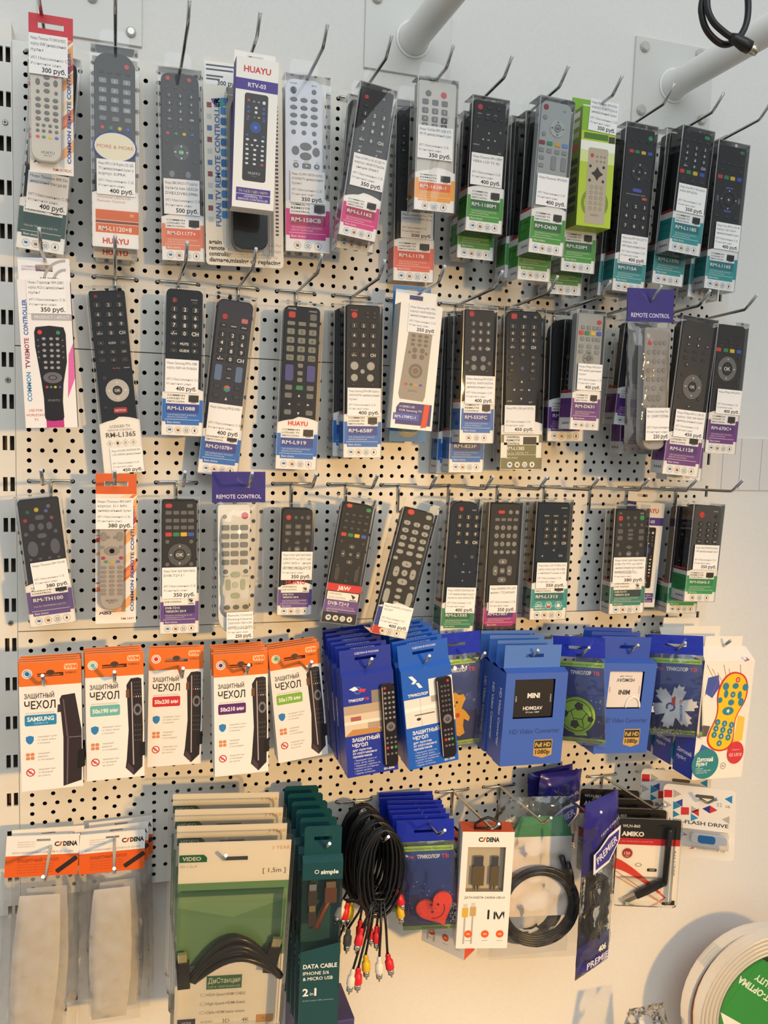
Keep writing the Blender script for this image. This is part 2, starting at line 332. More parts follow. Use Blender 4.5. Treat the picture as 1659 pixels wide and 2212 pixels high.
# black aerial cable looped in the air in front of the right pipe
cb = thing('aerial_cable', 'black looped aerial cable with a metal screw plug, at the top right', 'cable', 0, 0, 0)
b = MB(); d0 = 450
lp = [(618, 800), (606, 740), (597, 700), (591, 672), (592, 661), (597, 651), (606, 644), (616, 641), (626, 644), (634, 652), (639, 664), (639, 680), (634, 705), (632, 760), (632, 800)]
def smooth(P, n=5):
    o = []
    for i in range(len(P)-1):
        a, b_, c, d_ = P[max(i-1, 0)], P[i], P[i+1], P[min(i+2, len(P)-1)]
        for j in range(n):
            t = j/n; o.append(tuple(0.5*((2*b_[k])+(-a[k]+c[k])*t+(2*a[k]-5*b_[k]+4*c[k]-d_[k])*t*t+(-a[k]+3*b_[k]-3*c[k]+d_[k])*t**3) for k in range(len(b_))))
    return o+[tuple(P[-1])]
BLK = C('141416', 0.4)
b.tube(smooth([(x, -d0, z) for x, z in lp]), 2.9, BLK, 10)
b.tube(smooth([(612, -d0-3, 800), (598, -d0-5, 735), (593, -d0-6, 690), (592, -d0-6, 668), (598, -d0-7, 655), (610, -d0-8, 647), (619, -d0-9, 643)]), 2.9, BLK, 10)
b.build('cable', cb)
b = MB(); b.tube([(616, -d0-9, 644), (620, -d0-10, 642.5), (629, -d0-12, 638), (634, -d0-13, 636)], [3.2, 4.6, 5.8, 5.6], BLK, 14); b.build('plug_boot', cb)
b = MB(); b.tube([(633, -d0-13, 636.4), (640.5, -d0-14.6, 632.8)], [4.4, 3.9], C('c7bfae', 0.25, 1.0), 14); b.tube([(640.4, -d0-14.6, 632.9), (640.8, -d0-14.7, 632.7)], 2.4, BLK, 10); b.build('metal_plug', cb)
# ---------------------------------------------------------------- remotes, boxes, price tags
_keys = {}
def keymesh(sh, w, h, c):
    k = (sh, round(w, 1), round(h, 1), c)
    if k in _keys: return _keys[k]
    b = MB(); o = ellip(0, 0, w/2, h/2, 12) if sh == 'o' else rrect(w, h, min(w, h)*(0.48 if sh == 'p' else 0.22), 2)
    if sh == 'd': o = [(0, -h/2), (w/2, 0), (0, h/2), (-w/2, 0)]
    b.prism(o, -0.9, 0.3, C(c, 0.5), min(0.5, w*.15, h*.15), back=False); _keys[k] = b.mesh('button'); return _keys[k]
class Rem:
    """a remote lying in its box; positions in box fractions: u -1..1 across, v 0..1 from the top"""
    def __init__(s, root, w, h, body, u0=-.86, u1=.86, v0=.025, v1=.95, rad=6, rb=None, y=2.2, depth=16, taper=0, rough=0.6, outline=None):
        s.w, s.h, s.y = w, h, y; s.p = MB(); x0, x1 = u0*w/2, u1*w/2; z1, z0 = h*(1-v0), h*(1-v1)
        o = outline or rrect(x1-x0, z1-z0, rad, 5, (x0+x1)/2, (z0+z1)/2, rb)
        if taper: o = [((x-(x0+x1)/2)*(1-taper*(z1-z)/(z1-z0))+(x0+x1)/2, z) for x, z in o]
        b = MB(); b.prism(o, y, y+depth, C(body, rough, 0, 0.02, 0, 40), 1.3, smooth=False); s.o = b.build('remote', root)
    def k(s, u, v, w, h, c='55585a', sh='r', t=None, tc='f0f0f0', ts=2.6):
        link('button', keymesh(sh, w, h, c), s.o, (u*s.w/2, s.y, s.h*(1-v)))
        if t: s.p.text(t, u*s.w/2, s.h*(1-v), ts, s.y-1.0, tc, 'c', bold=.02)
    def g(s, us, vs, w, h, c='55585a', sh='r', t=None, tc='f0f0f0', ts=2.8):
        i = 0
        for v in vs:
            for u in us:
                x = t[i] if t and i < len(t) else None; i += 1
                if x != '_': s.k(u, v, w, h, c, sh, x, tc, ts)
    def cr(s, us, v, w, h, sh='r', cs=('d8403a', '2f8f5a', 'e8c433', '3b5fc0')):
        for u, c in zip(us, cs): s.k(u, v, w, h, c, sh)
    def t(s, u, v, x, size=2.2, c='d8d8d8', al='c', rot=0): s.p.text(x, u*s.w/2, s.h*(1-v), size, s.y-0.12, c, al, rot, .01)
    def tri(s, u, v, a, r, c='e8e8e8', dy=1.05):
        x, z = u*s.w/2, s.h*(1-v)
        q = [(r*math.cos(R(a+j)), r*math.sin(R(a+j))) for j in (0, 130, 230)]; s.p.flat([(x+i, z+j) for i, j in q], s.y-dy, c)
    def pad(s, u, v, ro, ri, c='5a5c5e', ok='3c3e40', e=1.0, tc='e8e8e8', oktext='OK', arrows=True):
        b = MB(); n = 20; X = lambda q, a: (q*math.cos(a), q*e*math.sin(a))
        for i in range(n):
            a, d = 2*math.pi*i/n, 2*math.pi*(i+1)/n; m_ = C(c, 0.4)
            b.face([(X(q, t_)[0], -0.9, X(q, t_)[1]) for q, t_ in ((ro, a), (ro, d), (ri, d), (ri, a))], m_)
            b.face([(X(ro, a)[0], 0.3, X(ro, a)[1]), (X(ro, d)[0], 0.3, X(ro, d)[1]), (X(ro, d)[0], -0.9, X(ro, d)[1]), (X(ro, a)[0], -0.9, X(ro, a)[1])], m_)
        x, z = u*s.w/2, s.h*(1-v); b.build('direction_ring', s.o, (x, s.y, z))
        s.k(u, v, ri*1.7, ri*1.7*e, ok, 'o', oktext, tc, ri*.8)
        if arrows:
            q = (ro+ri)/2
            for a in (0, 90, 180, 270): s.tri(u+q*math.cos(R(a))*2/s.w, v-q*e*math.sin(R(a))/s.h, a, min(1.6, (ro-ri)*.35), tc)
    def pad4(s, u, v, r, w, h, c='8b8d8e', tc='1e1e1e', okc=None):
        for a in (0, 90, 180, 270):
            s.k(u+r*math.cos(R(a))*2/s.w, v-r*math.sin(R(a))/s.h, *( (h, w) if a in (0, 180) else (w, h)), c, 'p'); s.tri(u+r*math.cos(R(a))*2/s.w, v-r*math.sin(R(a))/s.h, a, 1.5, tc)
        s.k(u, v, w*.62, w*.62, okc or c, 'o', 'OK', tc, 2.2)
    def done(s):
        if s.p.f: s.p.build('key_print', s.o)
NUM = list('123456789')
def digits(r, us, vs, w, h, c, sh, tc, ts, zero=True):
    r.g(us, vs[:3], w, h, c, sh, NUM, tc, ts)
    if zero: r.g(us, vs[3:4], w, h, c, sh, ['-/--', '0', 'CH'], tc, ts) if len(vs) > 3 else None
def price_tag(root, w, h, tt, tb, ul, ur, lines, price, y=-0.3, rot=0, name='price_tag', u=0):
    x0, x1, z0, z1 = ul*w/2, ur*w/2, h*(1-tb), h*(1-tt); W_, H = x1-x0, z1-z0; b = MB(); cx, cz = (x0+x1)/2, (z0+z1)/2
    b.prism([(-W_/2, -H/2), (W_/2, -H/2), (W_/2, H/2), (-W_/2, H/2)], -0.22, 0, C('f4f3f1', 0.6)); T = -0.27; n = len(lines); q = H*.112
    for i, t in enumerate(lines):
        b.text(t, -W_/2+W_*.05, H/2-H*.11-i*H*.145, q, T, C('3a3a3c' if i < n else '808080'), 'l', bold=.0, fit=min(W_*.9, len(t)*q*.56))
    b.text('ИП Максименко С.В.', -W_/2+W_*.05, -H/2+H*.40, q*.9, T, C('6a6a6c'), 'l')
    b.text('Розничная цена:', -W_/2+W_*.05, -H/2+H*.265, q*.85, T, C('8a8a8c'), 'l')
    b.text(price, W_/2-W_*.05, -H/2+H*.12, H*.17, T, INK, 'r', bold=.022, fit=min(W_*.62, len(price)*H*.105))
    o = b.build(name, root, (cx, y, cz)); o.rotation_euler = (0, R(rot), 0); return o
def icons(b, w, z, n, y, rr=4.0, bgc=None):
    for i in range(n):
        x = (i-(n-1)/2)*(w*.8/max(n, 4))*(1.0 if n == 4 else 1.15)
        b.ring(x, z, rr, rr*.9, y-.06, C('8c8c8e'), 16)
        if bgc: b.ell(x, z, rr*.9, rr*.9, y-.05, bgc)
        k = (i+4-n) if n < 4 else i
        if k == 0: b.ell(x, z+.3, rr*.55, rr*.35, y-.08, '2f8fc4'); b.ell(x+.6, z-.2, rr*.3, rr*.25, y-.09, '1b5fae')
        elif k == 1: b.rect(x-rr*.45, x+rr*.45, z-rr*.4, z+rr*.4, y-.08, 'b98a4a'); b.rect(x-rr*.2, x+rr*.45, z-rr*.4, z, y-.09, '6a3f33')
        elif k == 2: b.ring(x, z+.4, rr*.55, rr*.3, y-.08, C('5f93b8'), 10, .7); b.rect(x-rr*.6, x+rr*.6, z-rr*.55, z-rr*.4, y-.08, '8a8a8a')
        else: b.ell(x, z-.3, rr*.28, rr*.36, y-.08, INK); b.rect(x-.3, x+.3, z, z+rr*.6, y-.08, INK)
P_L = ('COMMON', 'LCD/LED TV', 'REMOTE CONTROL'); P_C = ('COMMON TV', 'REMOTE', 'CONTROL'); P_U = ('UNIVERSAL', 'REMOTE', 'CONTROL'); P_UL = ('UNIVERSAL', 'LCD/LED TV', 'REMOTE CONTROL'); P_D = ('UNIVERSAL', 'DVB CONTROL')
def card_print(b, w, code, theme, dark, panel, ni, y, sub=('THE WORLDS MOST ADVANCE', 'REMOTE CONTROLLER'), k=1.0, base='f1f0ee', code2=None):
    hw = w/2; ix = hw-5*w/50
    def rc(x0, x1, z0, z1, c, l): b.rect(x0, x1, z0*k, z1*k, y-.05*l, c)
    rc(-hw, hw, 18, 47, theme, 1); rc(-ix, ix, 14.2, 30, theme, 2)
    rc(-ix+.6, ix-.6, 29.5, 41.5, dark, 3)
    rc(-ix, ix, 41.3, 55, 'f4f4f2', 4)
    if code2:
        b.text(code, -ix+2, 38*k, 4.6*k, y-.25, WHITE, 'l', bold=.02); b.text(code2, -ix+2, 33*k, 4.6*k, y-.25, WHITE, 'l', bold=.02)
    else: b.text(code, -ix+2, 35.6*k, 6.4*k, y-.25, WHITE, 'l', bold=.02, fit=min(2*ix*.82, len(code)*4.6*k))
    for i, t in enumerate(sub): b.text(t, -ix+2, (27-3*i)*k, 2.6*k, y-.25, C('e9e4dc'), 'l', fit=2*ix*(.85 if i == 0 else .6))
    rc(-ix-1, ix, 20.7, 21.2, WHITE, 5)
    b.text('Best choice', -ix+2, 17.4*k, 3.6*k, y-.25, WHITE, 'l', bold=.01)
    for i, t in enumerate(panel): b.text(t, -ix+1.5, (52-(3.9 if len(panel) == 3 else 5.2)*i)*k, (3.1 if i < 2 else 2.8)*k, y-.25, INK, 'l', bold=.02, fit=ix*1.05)
    if panel is P_D:
        b.ell(ix*.7, 48.5*k, 3.2, 3.2*k, y-.25, 'b8babb'); b.flat([(ix*.7-3, 51*k), (ix*.7+1, 45*k), (ix*.7+3, 48*k)], y-.28, INK); b.rect(ix*.7-3, ix*.7+4, 43.2*k, 44.2*k, y-.25, INK)
    else:
        b.rect(ix*.34, ix*.95, 44*k, 53*k, y-.25, '17181b'); b.flat([(ix*.34, 49*k), (ix*.34+3, 53*k), (ix*.34, 53*k)], y-.28, '54585c'); b.rect(ix*.5, ix*.8, 43*k, 43.8*k, y-.25, INK)
    icons(b, w, 7.4*k, ni, y-.1, 4.0*w/50)
def clear_box(root, w, h, t, tabw=.62, tabh=22):
    b = MB(); b.box(-w/2, w/2, 0, t, 0, h, CLR, 'b'); e = .9; q = w/2
    for x in (-q, q-e): b.rect(x, x+e, 0, h, -.06, EDGE)
    b.rect(-q+e, q-e, h-e, h, -.06, EDGE); b.rect(-q+e, q-e, 0, e*.6, -.06, EDGE)
    for s in (-q-.06, q+.06): b.face([(s, 0, 0), (s, 1.1, 0), (s, 1.1, h), (s, 0, h)], EDGE); b.face([(s, t-1.1, 0), (s, t, 0), (s, t, h), (s, t-1.1, h)], EDGE)
    b.build('clear_box', root)
    b = MB(); x, y, q = w*tabw/2, t-.3, 10
    b.rect(-x, -q, h, h+tabh, y, CLR); b.rect(q, x, h, h+tabh, y, CLR); b.rect(-q, q, h, h+7, y, CLR)
    b.flat([(-x, h+tabh), (-q, h+tabh), (-q, h+12), (q, h+12), (q, h+tabh), (x, h+tabh), (x-4, h+tabh+5), (-x+4, h+tabh+5)], y, CLR); b.build('hang_tab', root)
def hbox(pid, label, theme, dark, code, price=None, tg=None, lines=(), panel=P_L, ni=4, body='1d1d20', keys=None, top=64, arch=5, t=26, k=1.0, base='f1f0ee', huayu=False, code2=None, sub=None, rem=None, cardfn=None, group='boxed remotes', cat='remote control', name='boxed_remote_control', k_tagrot=0, side=True):
    X, d, Z, w, h, ti, yw = PL[pid]; root = thing(name, label, cat, X, d, Z, ti, yw, 0, group)
    clear_box(root, w, h, t)
    b = MB(); y = 1.0; n = 8; bm = C(base, 0.5); a = w/2-.5
    tops = [(a-2*a*i/n, top*k-arch*(((i/n)*2-1)**2)-(arch*.6 if i > n/2 else 0)) for i in range(n+1)]
    b.prism([(-a, .5), (a, .5)]+tops, y, y+.4, bm)
    if side:
        th = C(theme, 0.5)
        for x in (-a, a):
            b.box(x-.2, x+.2, y, t-1, .5, 18*k, bm); b.box(x-.2, x+.2, y, t-1, 18*k, 47*k, th); b.box(x-.2, x+.2, y, t-1, 47*k, top*k-arch*1.6, bm)
        # print on the left side wall of the insert
        xs = -a-.35
        b.face([(xs, t-3, 56*k), (xs, y+3, 56*k), (xs, y+3, 59.5*k), (xs, t-3, 59.5*k)], C('c9413c'))
        b.face([(xs, t-4, 40*k), (xs, y+6, 40*k), (xs, y+6, 41.5*k), (xs, t-4, 41.5*k)], C(dark)); b.face([(xs, t-4, 30*k), (xs, y+8, 30*k), (xs, y+8, 31*k), (xs, t-4, 31*k)], C(dark))
        for i in range(4): b.face([(xs, y+4+i*4.6, 8*k), (xs, y+7+i*4.6, 8*k), (xs, y+7+i*4.6, 11*k), (xs, y+4+i*4.6, 11*k)], C('8d8d90'))
    if cardfn: cardfn(b, w, h, y)
    else:
        card_print(b, w, code, theme, dark, panel, ni, y, sub or ('THE WORLDS MOST ADVANCE', 'REMOTE CONTROLLER'), k, base, code2)
        if huayu: b.text('HUAYU', 0, 60.5*k, 7.6, y-.2, C('d2332c'), 'c', bold=.03)
    b.build('insert_card', root)
    rm = Rem(root, w, h, body, **(rem or {}))
    if keys: keys(rm)
    rm.done()
    if price: price_tag(root, w, h, *tg, lines, price, rot=k_tagrot)
    return root
# ---------------------------------------------------------------- hanging articles, rows one to three
GRN, TEAL, BLU, PUR, MAG, SAL = ('45a03c', '1f6d3c'), ('2f9ea0', '1f7a80'), ('1c74c8', '2442a0'), ('74398f', '552f80'), ('d63e8e', 'a9345f'), ('e3705c', 'd6573f')
def T(a, *m): return tuple(['Huayu '+a]+list(m))
U3 = (-.5, 0, .5)
def swirl(b, x0, x1, z0, z1, y, cols, seed):
    rnd = random.Random(seed)
    for i in range(16):
        c = cols[i % len(cols)]; zc = z0+(z1-z0)*rnd.random(); hh = (z1-z0)*(.03+.05*rnd.random()); n = 10; w0 = (x1-x0); sl = (z1-z0)*.16
        P = [(x0+w0*j/n, min(z1, max(z0, zc+sl*(j/n)**2))) for j in range(n+1)]
        b.flat(P+[(x, min(z1, max(z0, z+hh*(.3+j/n)))) for j, (x, z) in reversed(list(enumerate(P)))], y-.01*i, c)
def card_body(b, w, h, t, mat, hz, hw=13, hh=5, z0=0):
    """flat hanging card with a slot near its top edge, hz = height of the slot centre"""
    x = w/2
    b.box(-x, x, 0, t, z0, hz-hh/2, mat); b.box(-x, -hw/2, 0, t, hz-hh/2, hz+hh/2, mat, 'td'); b.box(hw/2, x, 0, t, hz-hh/2, hz+hh/2, mat, 'td'); b.box(-x, x, 0, t, hz+hh/2, h, mat)
# --- first row
def k_red(r):
    r.k(-.62, .385-.005, 3.4, 3.4, '5d5d58', 'o'); r.k(.22, .395, 4.2, 5, 'c62b35', 'o')
    r.g((-.18,), (.41, .453, .495), 6.4, 4.6, '5d5d58', 'o'); r.g((-.58, .22), (.442,), 4.6, 7, '5d5d58', 'o'); r.g((-.58, .24), (.503,), 3.6, 4, '5d5d58', 'o')
    r.g((-.57, -.18, .21), (.55, .59, .632, .672), 5.6, 4.4, '5d5d58', 'o'); r.g((-.6, -.33, -.04, .25), (.712, .747), 3.8, 3.4, '5d5d58', 'o'); r.cr((-.6, -.33, -.04, .25), .785, 4, 3, 'o')
    r.t(-.15, .88, 'HUAYU', 4, '4a4a46'); r.t(-.15, .9, 'RM-019DC', 1.8, '4a4a46')
def blister_remote(pid, label, hdr, body, keys, price, tg, lines, code, vtext, u0, u1, v0, v1, hv):
    X, d, Z, w, h, ti, yw = PL[pid]; root = thing('carded_remote_control', label, 'remote control', X, d, Z, ti, yw, 0, 'carded remotes')
    b = MB(); card_body(b, w, h, 1.0, C('efe9df'), h*(1-hv*.5), w*.55, 5.5)
    b.box(-w/2, -w*.29, -.12, 0, h*(1-hv), h, hdr, 'b'); b.box(w*.29, w/2, -.12, 0, h*(1-hv), h, hdr, 'b'); b.rect(-w*.29, w*.29, h*(1-hv), h*(1-hv*.5)-2.8, -.12, hdr); b.rect(-w*.29, w*.29, h*(1-hv*.5)+2.8, h, -.12, hdr)
    swirl(b, -w/2, w/2, 2, h*(1-hv), -.1, ('e07a3c', 'f2d9b0', 'c8442f', 'f0b070', 'e9936a', 'faf0dc'), 3)
    b.rect(-w/2, w/2, 0, h*.075, -.3, 'f4eee4')
    b.text(vtext, w*.40, h*(1-hv)*.5, 5.2, -.34, C('2f55a8'), 'c', 90, .03, fit=h*(1-hv)*.82)
    b.text(code, w*.46, h*.03, 4.2, -.34, C('b23530'), 'r', bold=.01); b.text('ABS', -w*.42, h*.075, 6.5, -.35, C('2b2f66'), 'l', bold=.03, xs=1.3)
    b.build('backing_card', root)
    r = Rem(root, w, h, body, u0, u1, v0, v1, 9, 11, -9, 9, .06, .5); keys(r); r.done()
    b = MB(); b.box(u0*w/2-2, u1*w/2+2, -10.6, -.2, h*(1-v1)-2, h*(1-v0)+2, CLR, 'b'); b.build('blister', root)
    price_tag(root, w, h, *tg, lines, price, -11.2 if tg[1] > v0+.03 else -.8); return root
blister_remote('a0', 'red and orange carded beige remote priced 300, leftmost in the top row', 'cf2434', 'cfc8bb', k_red, '300 руб.', (.15, .40, -.95, .78), ('Huayu Thomson TV RM-019DC', 'корпус РИР универсальный', 'пульт'), 'RM-019DC', 'COMMON REMOTE CONTROLLER', -.93, .5, .33, .94, .14)
def cardA1(b, w, h, y):
    z = lambda v: h*(1-v)
    b.text('Universal LED/LCD', -w*.38, z(.745), 4, y-.1, C('c98a78'), 'l', fit=w*.7); b.text('Remote Control', -w*.38, z(.765), 4, y-.1, C('c98a78'), 'l', fit=w*.58)
    b.rect(-w*.42, w*.49, z(.86), z(.81), y-.05, 'd9743f'); b.rect(-w*.42, w*.49, z(.877), z(.863), y-.05, '8f4a35'); b.rect(-w*.42, w*.49, z(.925), z(.88), y-.05, 'd9743f')
    b.text('3D', w*.3, z(.83), 4, y-.1, WHITE); b.text('RM-L1120+8', -w*.36, z(.903), 7, y-.1, WHITE, 'l', bold=.02, fit=w*.7); b.text('HUAYU', 0, z(.965), 8.5, y-.1, C('cf2f2a'), 'c', bold=.03)
def k_a1(r):
    r.k(.5, .093, 6, 6, 'd2453f', 'o'); r.g((-.55, -.2, .17, .55), (.127,), 5, 3, '26282a', 'p'); digits(r, (-.5, 0, .5), (.17, .217, .262, .307), 8.6, 6, '8d9396', 'r', 'e6e8ea', 3.4)
    r.g((-.5, .03, .55), (.355,), 8, 5.2, '7b8184'); r.cr((-.52, -.17, .2, .55), .40, 4.6, 4.6, 'o')
A1 = hbox('a1', 'grey boxed remote with an oval cream sticker, second hook of the top row', 'd9743f', '8f4a35', '', '400 руб.', (.56, .735, -.78, .84), ('Huayu RM-L1120+8 для LCD LED', 'TV универсальный пульт в', 'корпус SUPRA'), body='3c3f43', keys=k_a1, top=68, cardfn=cardA1, rem=dict(rad=16, v0=.03), side=False)
w, h = PL['a1'][3:5]; b = MB(); b.prism(ellip(0, 0, w*.46, h*.078, 24), -.25, 0, C('2d4f9a')); b.prism(ellip(0, 0, w*.43, h*.07, 24), -.32, -.2, C('e8dfc4', .35)); b.text('MORE & MORE', 0, 0, 5.4, -.36, C('c2704e'), 'c', fit=w*.76); b.build('oval_sticker', A1, (0, 0, h*.505))
def stock(pid, label, theme, panel=P_L, body='1d1d20', code='', **kw):
    return hbox(pid, label, theme[0], theme[1], code, panel=panel, body=body, **kw)
stock('a1b', 'second grey boxed remote hanging behind the one with the oval sticker', ('d9743f', '8f4a35'), cardfn=cardA1, body='3c3f43', side=False)
hbox('a0b', 'boxed remote with a dark green label priced 400, behind the red carded remote', '3f5c5a', '31504e', '', '400 руб.', (.60, .795, -.72, .95), T('Thomson RM-TH', 'универсальный пульт для ЖК'), panel=P_U, sub=('Use for Thomson LCD TV',), keys=None)
def k_a2(r):
    r.g((-.55, .42), (.055,), 5.4, 5.4, 'd04438', 'o'); r.g((-.62, -.2, .2, .62), (.1,), 5, 2.6, '303236', 'p'); digits(r, U3, (.14, .18, .22, .26), 7, 5.6, '2b2d31', 'r', 'e2e4e8', 3.4)
    r.g(U3, (.3,), 6.6, 4.4, '303236'); r.cr((-.6, -.22, .15, .52), .335, 4.6, 3.8, 'o'); r.g((-.62, .62), (.375, .475), 5, 3, '303236'); r.pad(0, .43, 9.5, 4.4, '2a2c30', '2f9a5a'); r.g((-.45, .3), (.545,), 7, 8.4, '7b7d80', 'o'); r.g((-.05,), (.53,), 4.5, 4.5, '303236', 'o')
hbox('a2', 'boxed black remote with a salmon label priced 500, third hook of the top row', 'e08c6c', 'dd7658', 'RM-D1177+', '500 руб.', (.572, .757, -.85, .8), T('BBK RM-D1177 корпус', 'пульта как LE3226', 'DVB3,DVB3,0986i'), keys=k_a2, body='26282c', rem=dict(rad=9), k=.92)
def open_box(pid, label, front, side, t, flap, name='boxed_remote_control', cat='remote control', fl=None):
    X, d, Z, w, h, ti, yw = PL[pid]; root = thing(name, label, cat, X, d, Z, ti, yw, 0, 'printed remote boxes')
    b = MB(); b.box(-w/2, w/2, 0, t, 0, h, C(front), 'lr'); b.box(-w/2, w/2, 0, t, 0, h, C(side), 'fbtd'); b.build('carton', root)
    b = MB(); x = w/2; m_ = C(fl or front); z = h+flap
    for (x0, x1, z0, z1) in ((-x, x, h, h+flap*.45), (-x, -9, h+flap*.45, h+flap*.72), (9, x, h+flap*.45, h+flap*.72), (-x, x, h+flap*.72, z)): b.box(x0, x1, t-.8, t, z0, z1, m_)
    b.build('hang_flap', root); return root, w, h
def rtv(pid, label):
    root, w, h = open_box(pid, label, 'efece4', '43308c', 24, 15); b = MB(); z = lambda v: h*(1-v); P = '43308c'
    b.text('HUAYU', 0, z(.075), 9, -.1, C('d0302c'), 'c', bold=.03); b.rect(-w/2, w/2, z(.215), z(.14), -.1, P); b.text('RTV-03', 0, z(.178), 6.6, -.15, WHITE, 'c', bold=.015)
    b.rect(-w*.41, w*.41, z(.955), z(.865), -.1, P); b.rect(-w*.41, w*.41, z(.909), z(.906), -.14, WHITE); b.text('TV / LCD / LED / HDTV', 0, z(.887), 3.7, -.15, C('e8e25a'), 'c', fit=w*.7)
    b.text('UNIVERSAL TV', 0, z(.921), 3.2, -.15, WHITE, 'c'); b.text('REMOTE CONTROLLER', 0, z(.941), 3.2, -.15, WHITE, 'c', fit=w*.72)
    b.prism(rrect(w*.56, h*.585, 3, 4, 0, z(.525)), -.12, 0, C('17181c', .35)); y = -.16
    def kk(u, v, a, c, e=1): b.flat(rrect(a, a*e, a*.3, 2, u*w*.28, z(v)), y, c)
    kk(-.65, .28, 2.6, 'c8463c'); [kk(u, .285, 2.6, '8d9299', .7) for u in (-.2, .2)]; kk(.65, .285, 3.4, 'd8d8d8')
    for v in (.325, .355): [kk(u, v, 3.2, c, .8) for u, c in ((-.65, '3a5ea8'), (0, 'd4d8da'), (.65, '3a5ea8'))]
    for u, c in zip((-.65, -.1, .25, .65), ('c8463c', '2d8a4a', 'e0b030', '3a5ea8')): kk(u, .388, 2.8, c, .6)
    b.ring(0, z(.455), 6.2, 2.6, y, C('2d4c94'), 14); b.ell(0, z(.455), 2.2, 2.2, y, '4a74c8')
    for v in (.405, .51): [kk(u, v, 3, '3a5ea8', .7) for u in (-.7, .7)]
    for v, n in ((.54, 3), (.575, 4), (.605, 3), (.638, 3), (.668, 3), (.7, 3)): [kk(u, v, 3.6 if n == 3 else 2.8, 'd2d4d6' if not (v > .69 and u > .3) else 'c8463c', .62) for u in ((-.65, 0, .65) if n == 3 else (-.7, -.25, .2, .65))]
    b.text('HUAYU', 0, z(.762), 4, y, C('c8cacc'), 'c'); b.text('RTV-03', 0, z(.782), 1.8, y, C('8a8c8e'), 'c'); b.build('printed_front', root); return root
rtv('a3', 'white and purple printed remote box on the fourth hook of the top row')
# big blister card with a black remote, behind the white and purple box
X, d, Z, w, h, ti, yw = PL['a3b']; fr = thing('carded_remote_control', 'large clear blister card with a black remote behind the white and purple box', 'remote control', X, d, Z, ti, yw, 0, 'carded remotes')
b = MB(); b.prism(rrect(w, h, 5, 3, 0, h/2), 0, 1, C('e9e3d4')); y = -.1; z = lambda v: h*(1-v)
b.rect(-w/2+2, -w*.02, z(.13), z(.02), y, 'f3f2ef'); [b.rect(-w*.46, -w*.46+w*.42*q, z(v+.008), z(v), y-.05, '55565a') for v, q in ((.035, .95), (.055, .8), (.085, .5), (.1, .4))]
b.text('300 руб.', -w*.05, z(.118), 7, y-.1, INK, 'r', bold=.02)
for i, c in enumerate(('6a4a9a', '3f9a8a', '3a86c8')): b.flat([(-w*.3+j*w*.11*math.cos(R(a)), z(.19)+j*w*.11*math.sin(R(a))) for j, a in ((0, 0), (1, 190+i*60), (1, 220+i*60), (1, 248+i*60))], y, c)
b.text('FUNAI TV REMOTE CONTROLLER', -w*.335, z(.5), 8.5, y, C('4a6fae'), 'c', 90, .03, fit=h*.62)
for i in range(11): b.rect(-w*.46, -w*.4, z(.24+i*.055), z(.215+i*.055), y, ('8d4a48', 'c9c9c4', '5f7aa8')[i % 3]); b.flat(rrect(6, 9, 2, 2, -w*.26, z(.25+i*.05)), y, '2f6fae' if i % 2 else '3f86c4')
for i in range(34): b.rect(w*.4, w*.44, z(.21+i*.019), z(.2+i*.019), y, '4a3458')
for i, t_ in enumerate(('again', 'remote', 'controller', 'damage,missing or replacing')): b.text(t_, -w*.46, z(.885+i*.029), 7.2, y, C('37342c'), 'l', bold=.03, fit=(w*.16, w*.2, w*.28, w*.92)[i])
for i, t_ in enumerate(('Use For', 'FUNAI', 'TV')): b.text(t_, w*.39, z(.885+i*.032), 5, y, C('c08a80'), 'c')
b.build('backing_card', fr)
rm = Rem(fr, w, h, '17181b', -.36, .52, .2, .93, 12, 12, -22, 21, 0, .12); rm.g((-.2, .08, .36), (.3, .35, .4, .45), 7, 6, '2a2c30', 'o'); rm.done()
b = MB(); b.box(-w*.24, w*.33, -24, -.4, h*.045, h*.83, CLR, 'b'); b.build('blister', fr)
def k_a4(r):
    o = 'o'; g = '5f6664'; us = (-.62, -.17, .28)
    r.k(-.63, .09, 8, 8.6, '4f6460', o); r.k(.27, .09, 6, 6, g, o); r.g(us, (.141, .185, .229, .272), 9.2, 5.4, g, o)
    for i, v in enumerate((.124, .168, .212)): [r.t(u, v, str(1+3*i+j), 2, '6a6c70') for j, u in enumerate(us)]
    r.g(us, (.322,), 5.8, 5.8, g, o); r.k(.32, .37, 5.6, 5.6, g, o); r.k(-.09, .398, 15, 9.4, g, o); r.k(-.09, .453, 15, 9.4, g, o); r.k(-.54, .425, 9.6, 11, g, o); r.k(.37, .425, 9.4, 11, g, o)
    r.k(-.52, .507, 7.4, 6.4, g, 'p'); r.k(-.05, .507, 11, 6.4, g); r.k(.4, .507, 7.4, 6.4, g, 'p'); [r.tri(u, .507, a, 1.7) for u, a in ((-.52, 180), (-.05, 0), (.4, 0))]
    r.t(-.63, .052, 'POWER', 2.6, '55575c'); r.t(.28, .055, 'MUTE', 2.4, '55575c'); [r.t(u, .484, t_, 2.4, '55575c') for u, t_ in ((-.52, 'REW'), (-.05, 'PLAY'), (.42, 'FF'))]
hbox('a4', 'boxed white silver remote with dark oval keys and a pink label in the top row', *MAG, 'RM-158CB', '350 руб.', (.538, .72, -.79, .73), T('LG RM-158CB корпус', '6710V00077V универсальный', 'пульт'), P_C, 3, 'd9dce6', k_a4, rem=dict(u0=-.98, u1=.66, rad=11, rough=.25), k=1.1, top=62)
